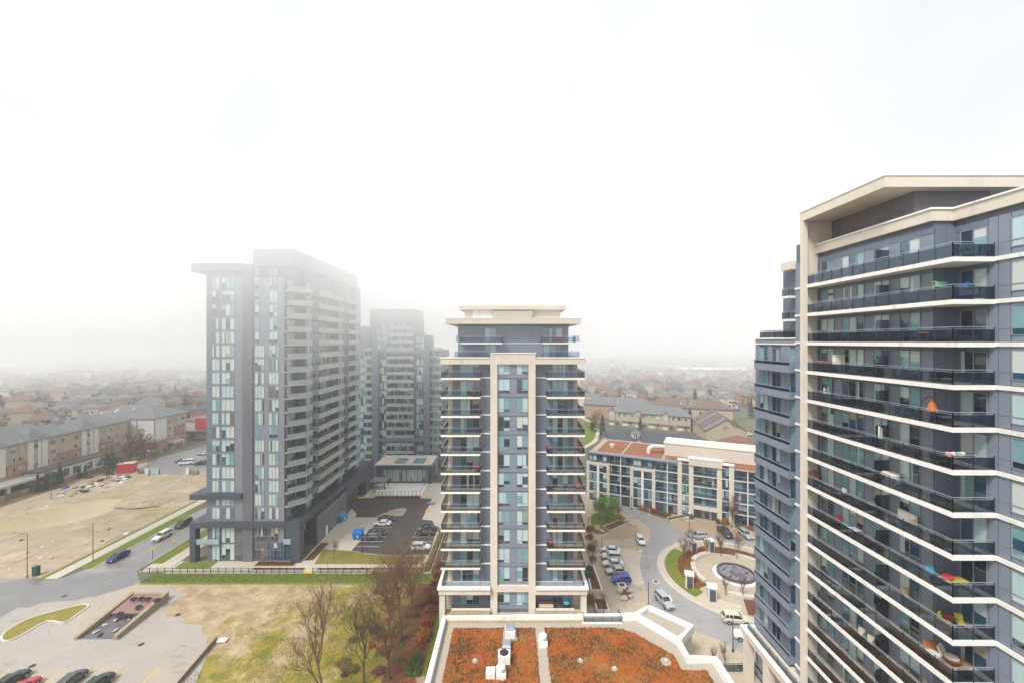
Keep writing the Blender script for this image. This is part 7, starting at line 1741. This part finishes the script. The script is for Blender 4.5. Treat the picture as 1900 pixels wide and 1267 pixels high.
t = thing('garden_sofa', 'tan outdoor sofa on the lower right terrace of the middle tower', 'sofa', (5.6, 68.6, 6.0)); MB().box(-1.2, -0.4, 0.15, 1.2, 0.4, 0.5).build('seat', 'stucco_cream', t); MB().box(-1.2, 0.3, 0.5, 1.2, 0.5, 1.0).build('backrest', 'o_brown', t); MB().box(-1.35, -0.4, 0, -1.2, 0.5, 0.75).build('armrest', 'o_brown', t); MB().box(1.2, -0.4, 0, 1.35, 0.5, 0.75).build('armrest', 'o_brown', t)
t = thing('barbecue', 'teal covered barbecue on the lower right terrace of the middle tower', 'barbecue', (9.0, 68.7, 6.0)); MB().box(-0.5, -0.3, 0, 0.5, 0.3, 0.8).build('cart', 'metal_dark', t); MB().lathe([(0.55, 0.8), (0.5, 1.05), (0.2, 1.2)], 10).build('cover', mat('teal_cover', (0.05, 0.38, 0.38), None, 0.6), t)

# quieter clutter: grey chairs, small tables, boxes, planters and bicycles on many floors of the near tower
ORD = ('top', 'second', 'third', 'fourth', 'fifth', 'sixth', 'seventh', 'eighth', 'ninth', 'tenth', 'eleventh', 'twelfth', 'thirteenth', 'fourteenth', 'fifteenth')
M['o_grey'] = mat('fabric_grey', (0.20, 0.20, 0.20), None, 0.8, 4); M['o_tan'] = mat('fabric_tan', (0.38, 0.30, 0.20), None, 0.8, 4)
def bicycle(x, y, z, label):
    t = thing('bicycle', label, 'bicycle', (x, y, z), RAD(90))
    for sx in (-0.5, 0.5): put('wheel', shared(('bike_wheel',), lambda: torus(0.32, 0.025, 14, 4), 'rubber'), t, (sx, 0, 0.34)).rotation_euler = (RAD(90), 0, 0)
    b = MB()
    for p_, q in (((-0.5, 0, 0.34), (-0.15, 0, 0.75)), ((-0.5, 0, 0.34), (0, 0, 0.3)), ((0, 0, 0.3), (-0.15, 0, 0.75)), ((0, 0, 0.3), (0.38, 0, 0.72)), ((-0.15, 0, 0.75), (0.38, 0, 0.72)), ((0.5, 0, 0.34), (0.36, 0, 0.9))): b.tube(p_, q, 0.025, n=5)
    b.build('frame', 'o_grey', t); MB().box(-0.28, -0.06, 0.82, -0.04, 0.06, 0.88).tube((-0.16, 0, 0.7), (-0.16, 0, 0.84), 0.02).build('saddle', 'rubber', t); MB().tube((0.36, -0.25, 0.95), (0.36, 0.25, 0.95), 0.02).build('handlebar', 'metal', t)
SPOT = (44.4, 41.0, 39.2, 37.7, 35.2, 33.9)
WHERE = ('near its far left end', 'left of its middle', 'at its middle', 'just right of its middle', 'towards its right end', 'close to its right corner')
rq = random.Random(19)
BUSY = {(1, 5), (2, 4), (2, 5), (3, 0), (3, 1), (4, 0), (4, 5), (5, 3), (5, 4), (5, 5), (6, 3), (7, 0), (7, 1), (7, 4), (8, 0), (8, 1), (8, 5), (9, 5), (10, 5), (11, 2)}
for k in range(14):
    for i in range(6):
        if (k, i) in BUSY or rq.random() < 0.45: continue
        x, y, z, w = 33.0 + rq.uniform(0, 0.4), SPOT[i] + rq.uniform(-0.4, 0.4), fl(k), f'on the {ORD[k]} balcony from the top, {WHERE[i]}'
        q = rq.randrange(6)
        if q < 2:
            m = rq.choice(('o_grey', 'o_brown', 'o_tan', 'frame_dark')); chair(x, y, z, rq.uniform(-2.4, 0), m, {'o_grey': 'grey', 'o_brown': 'brown', 'o_tan': 'tan', 'frame_dark': 'black'}[m] + ' chair ' + w)
        elif q == 2: table(x, y, z, 0.6, 0.7, 0.6, rq.choice(('o_white', 'o_brown')), 'small low table ' + w)
        elif q == 3:
            t = thing('potted_plant', 'potted plant ' + w, 'plant', (x, y, z)); MB().lathe([(0.14, 0), (0.2, 0.35)], 8).build('pot', rq.choice(('o_brown', 'o_grey')), t); o = put('plant', SHR[rq.choice(('leaf_green', 'leaf_olive'))], t, (0, 0, 0.3)); o.scale = (0.3, 0.3, 0.5)
        elif q == 4:
            t = thing('storage_box', 'lidded storage box ' + w, 'box', (x, y, z)); MB().box(-0.3, -0.5, 0, 0.3, 0.5, 0.5).build('box', rq.choice(('o_grey', 'o_tan')), t); MB().box(-0.33, -0.53, 0.5, 0.33, 0.53, 0.56).build('lid', 'o_brown', t)
        else: bicycle(x, y, z, 'parked bicycle ' + w)
# yellow bay lines and drains in the near yard
for x in (-76.8, -73.0, -68.4, -63.6, -58.8, -54.2):
    sheet('bay_line', [(x, 57), (x + 0.14, 57), (x + 0.14, 63.6), (x, 63.6)], Zs(4), 'paint_yellow')
for px, py in ((120, 1105), (262, 1195), (330, 1140), (60, 1235)):
    sheet('drain_grate', circ(0.45, 14, gp(px, py)[:2]), Zs(5), 'metal_dark')
# ------------------------------------------------------------------ the air: even haze, and the low cloud the left towers reach into
def volume(name, dens, col, aniso=0.0):
    m = bpy.data.materials.new(name)
    m.use_nodes = True
    n, l = m.node_tree.nodes, m.node_tree.links
    n.clear()
    v = n.new('ShaderNodeVolumePrincipled')
    v.inputs['Density'].default_value = dens
    v.inputs['Color'].default_value = (*col, 1)
    v.inputs['Anisotropy'].default_value = aniso
    o = n.new('ShaderNodeOutputMaterial')
    l.new(v.outputs[0], o.inputs['Volume'])
    return m
o = MB().box(-2500, -400, -1.0, 2500, 2700, 72.0).build('haze', volume('haze_air', 0.00046, (0.95, 0.96, 0.975)))
o['kind'] = 'stuff'
o['label'] = 'pale even haze filling the air over the whole suburb'

# a bank of low cloud hangs over the site, denser with height and thickest on the left, and swallows the tops of the two grey towers
def cloud_bank(x0=-430, x1=430, y0=54, y1=430, z0=22.0, z1=84.0, n=24, m=24):
    b = MB()
    def pt(i, j, top):
        x, y = x0 + (x1 - x0) * i / n, y0 + (y1 - y0) * (j / m) ** 1.6
        e = 14 * mnoise.noise(Vector((x * 0.03, 1.3, y * 0.03)))
        if i in (0, n): x += e
        if j in (0, m): y += e * (0.3 if j == 0 else 1)
        return (x, y, z1 + 5 * mnoise.noise(Vector((x * 0.02, y * 0.02, 3.9))) if top else z0)
    for i in range(n):
        for j in range(m):
            b.face([pt(i, j, 1), pt(i + 1, j, 1), pt(i + 1, j + 1, 1), pt(i, j + 1, 1)])
            b.face([pt(i, j, 0), pt(i, j + 1, 0), pt(i + 1, j + 1, 0), pt(i + 1, j, 0)])
        b.face([pt(i, 0, 0), pt(i + 1, 0, 0), pt(i + 1, 0, 1), pt(i, 0, 1)])
        b.face([pt(i + 1, m, 0), pt(i, m, 0), pt(i, m, 1), pt(i + 1, m, 1)])
        b.face([pt(0, i + 1, 0), pt(0, i, 0), pt(0, i, 1), pt(0, i + 1, 1)])
        b.face([pt(n, i, 0), pt(n, i + 1, 0), pt(n, i + 1, 1), pt(n, i, 1)])
    m_ = volume('cloud_air', 0.01, (0.995, 0.997, 0.999))
    nn, ll = m_.node_tree.nodes, m_.node_tree.links
    g = nn.new('ShaderNodeNewGeometry'); sp = nn.new('ShaderNodeSeparateXYZ'); ll.new(g.outputs['Position'], sp.inputs[0])
    fz = nn.new('ShaderNodeMapRange'); fz.inputs['From Min'].default_value, fz.inputs['From Max'].default_value = 24.0, 74.0; ll.new(sp.outputs['Z'], fz.inputs['Value'])
    pw = nn.new('ShaderNodeMath'); pw.operation = 'POWER'; pw.inputs[1].default_value = 2.9; ll.new(fz.outputs[0], pw.inputs[0])
    fx = nn.new('ShaderNodeMapRange'); fx.inputs['From Min'].default_value, fx.inputs['From Max'].default_value = 30.0, -45.0; fx.inputs['To Min'].default_value = 0.42; ll.new(sp.outputs['X'], fx.inputs['Value'])
    fx.interpolation_type = 'SMOOTHSTEP'
    mu = nn.new('ShaderNodeMath'); mu.operation = 'MULTIPLY'; ll.new(pw.outputs[0], mu.inputs[0]); ll.new(fx.outputs[0], mu.inputs[1])
    ft = nn.new('ShaderNodeMapRange'); ft.interpolation_type = 'SMOOTHSTEP'; ft.inputs['From Min'].default_value, ft.inputs['From Max'].default_value = 81.0, 69.0; ll.new(sp.outputs['Z'], ft.inputs['Value'])
    mt = nn.new('ShaderNodeMath'); mt.operation = 'MULTIPLY'; ll.new(mu.outputs[0], mt.inputs[0]); ll.new(ft.outputs[0], mt.inputs[1])
    mu2 = nn.new('ShaderNodeMath'); mu2.operation = 'MULTIPLY'; mu2.inputs[1].default_value = 0.044; ll.new(mt.outputs[0], mu2.inputs[0])
    ll.new(mu2.outputs[0], next(x for x in nn if x.type == 'PRINCIPLED_VOLUME').inputs['Density'])
    o = b.build('low_cloud', m_)
    o['kind'] = 'stuff'
    o['label'] = 'low cloud swallowing the tops of the two grey towers on the left'
cloud_bank()
# the thicker fog that swallows the far suburb
o = MB().box(-2450, 330, -0.5, 2450, 2650, 71.5).build('fog_bank', volume('fog_air', 0.0023, (0.985, 0.99, 0.995)))
o['kind'] = 'stuff'
o['label'] = 'thick pale fog in which the far suburb dissolves'
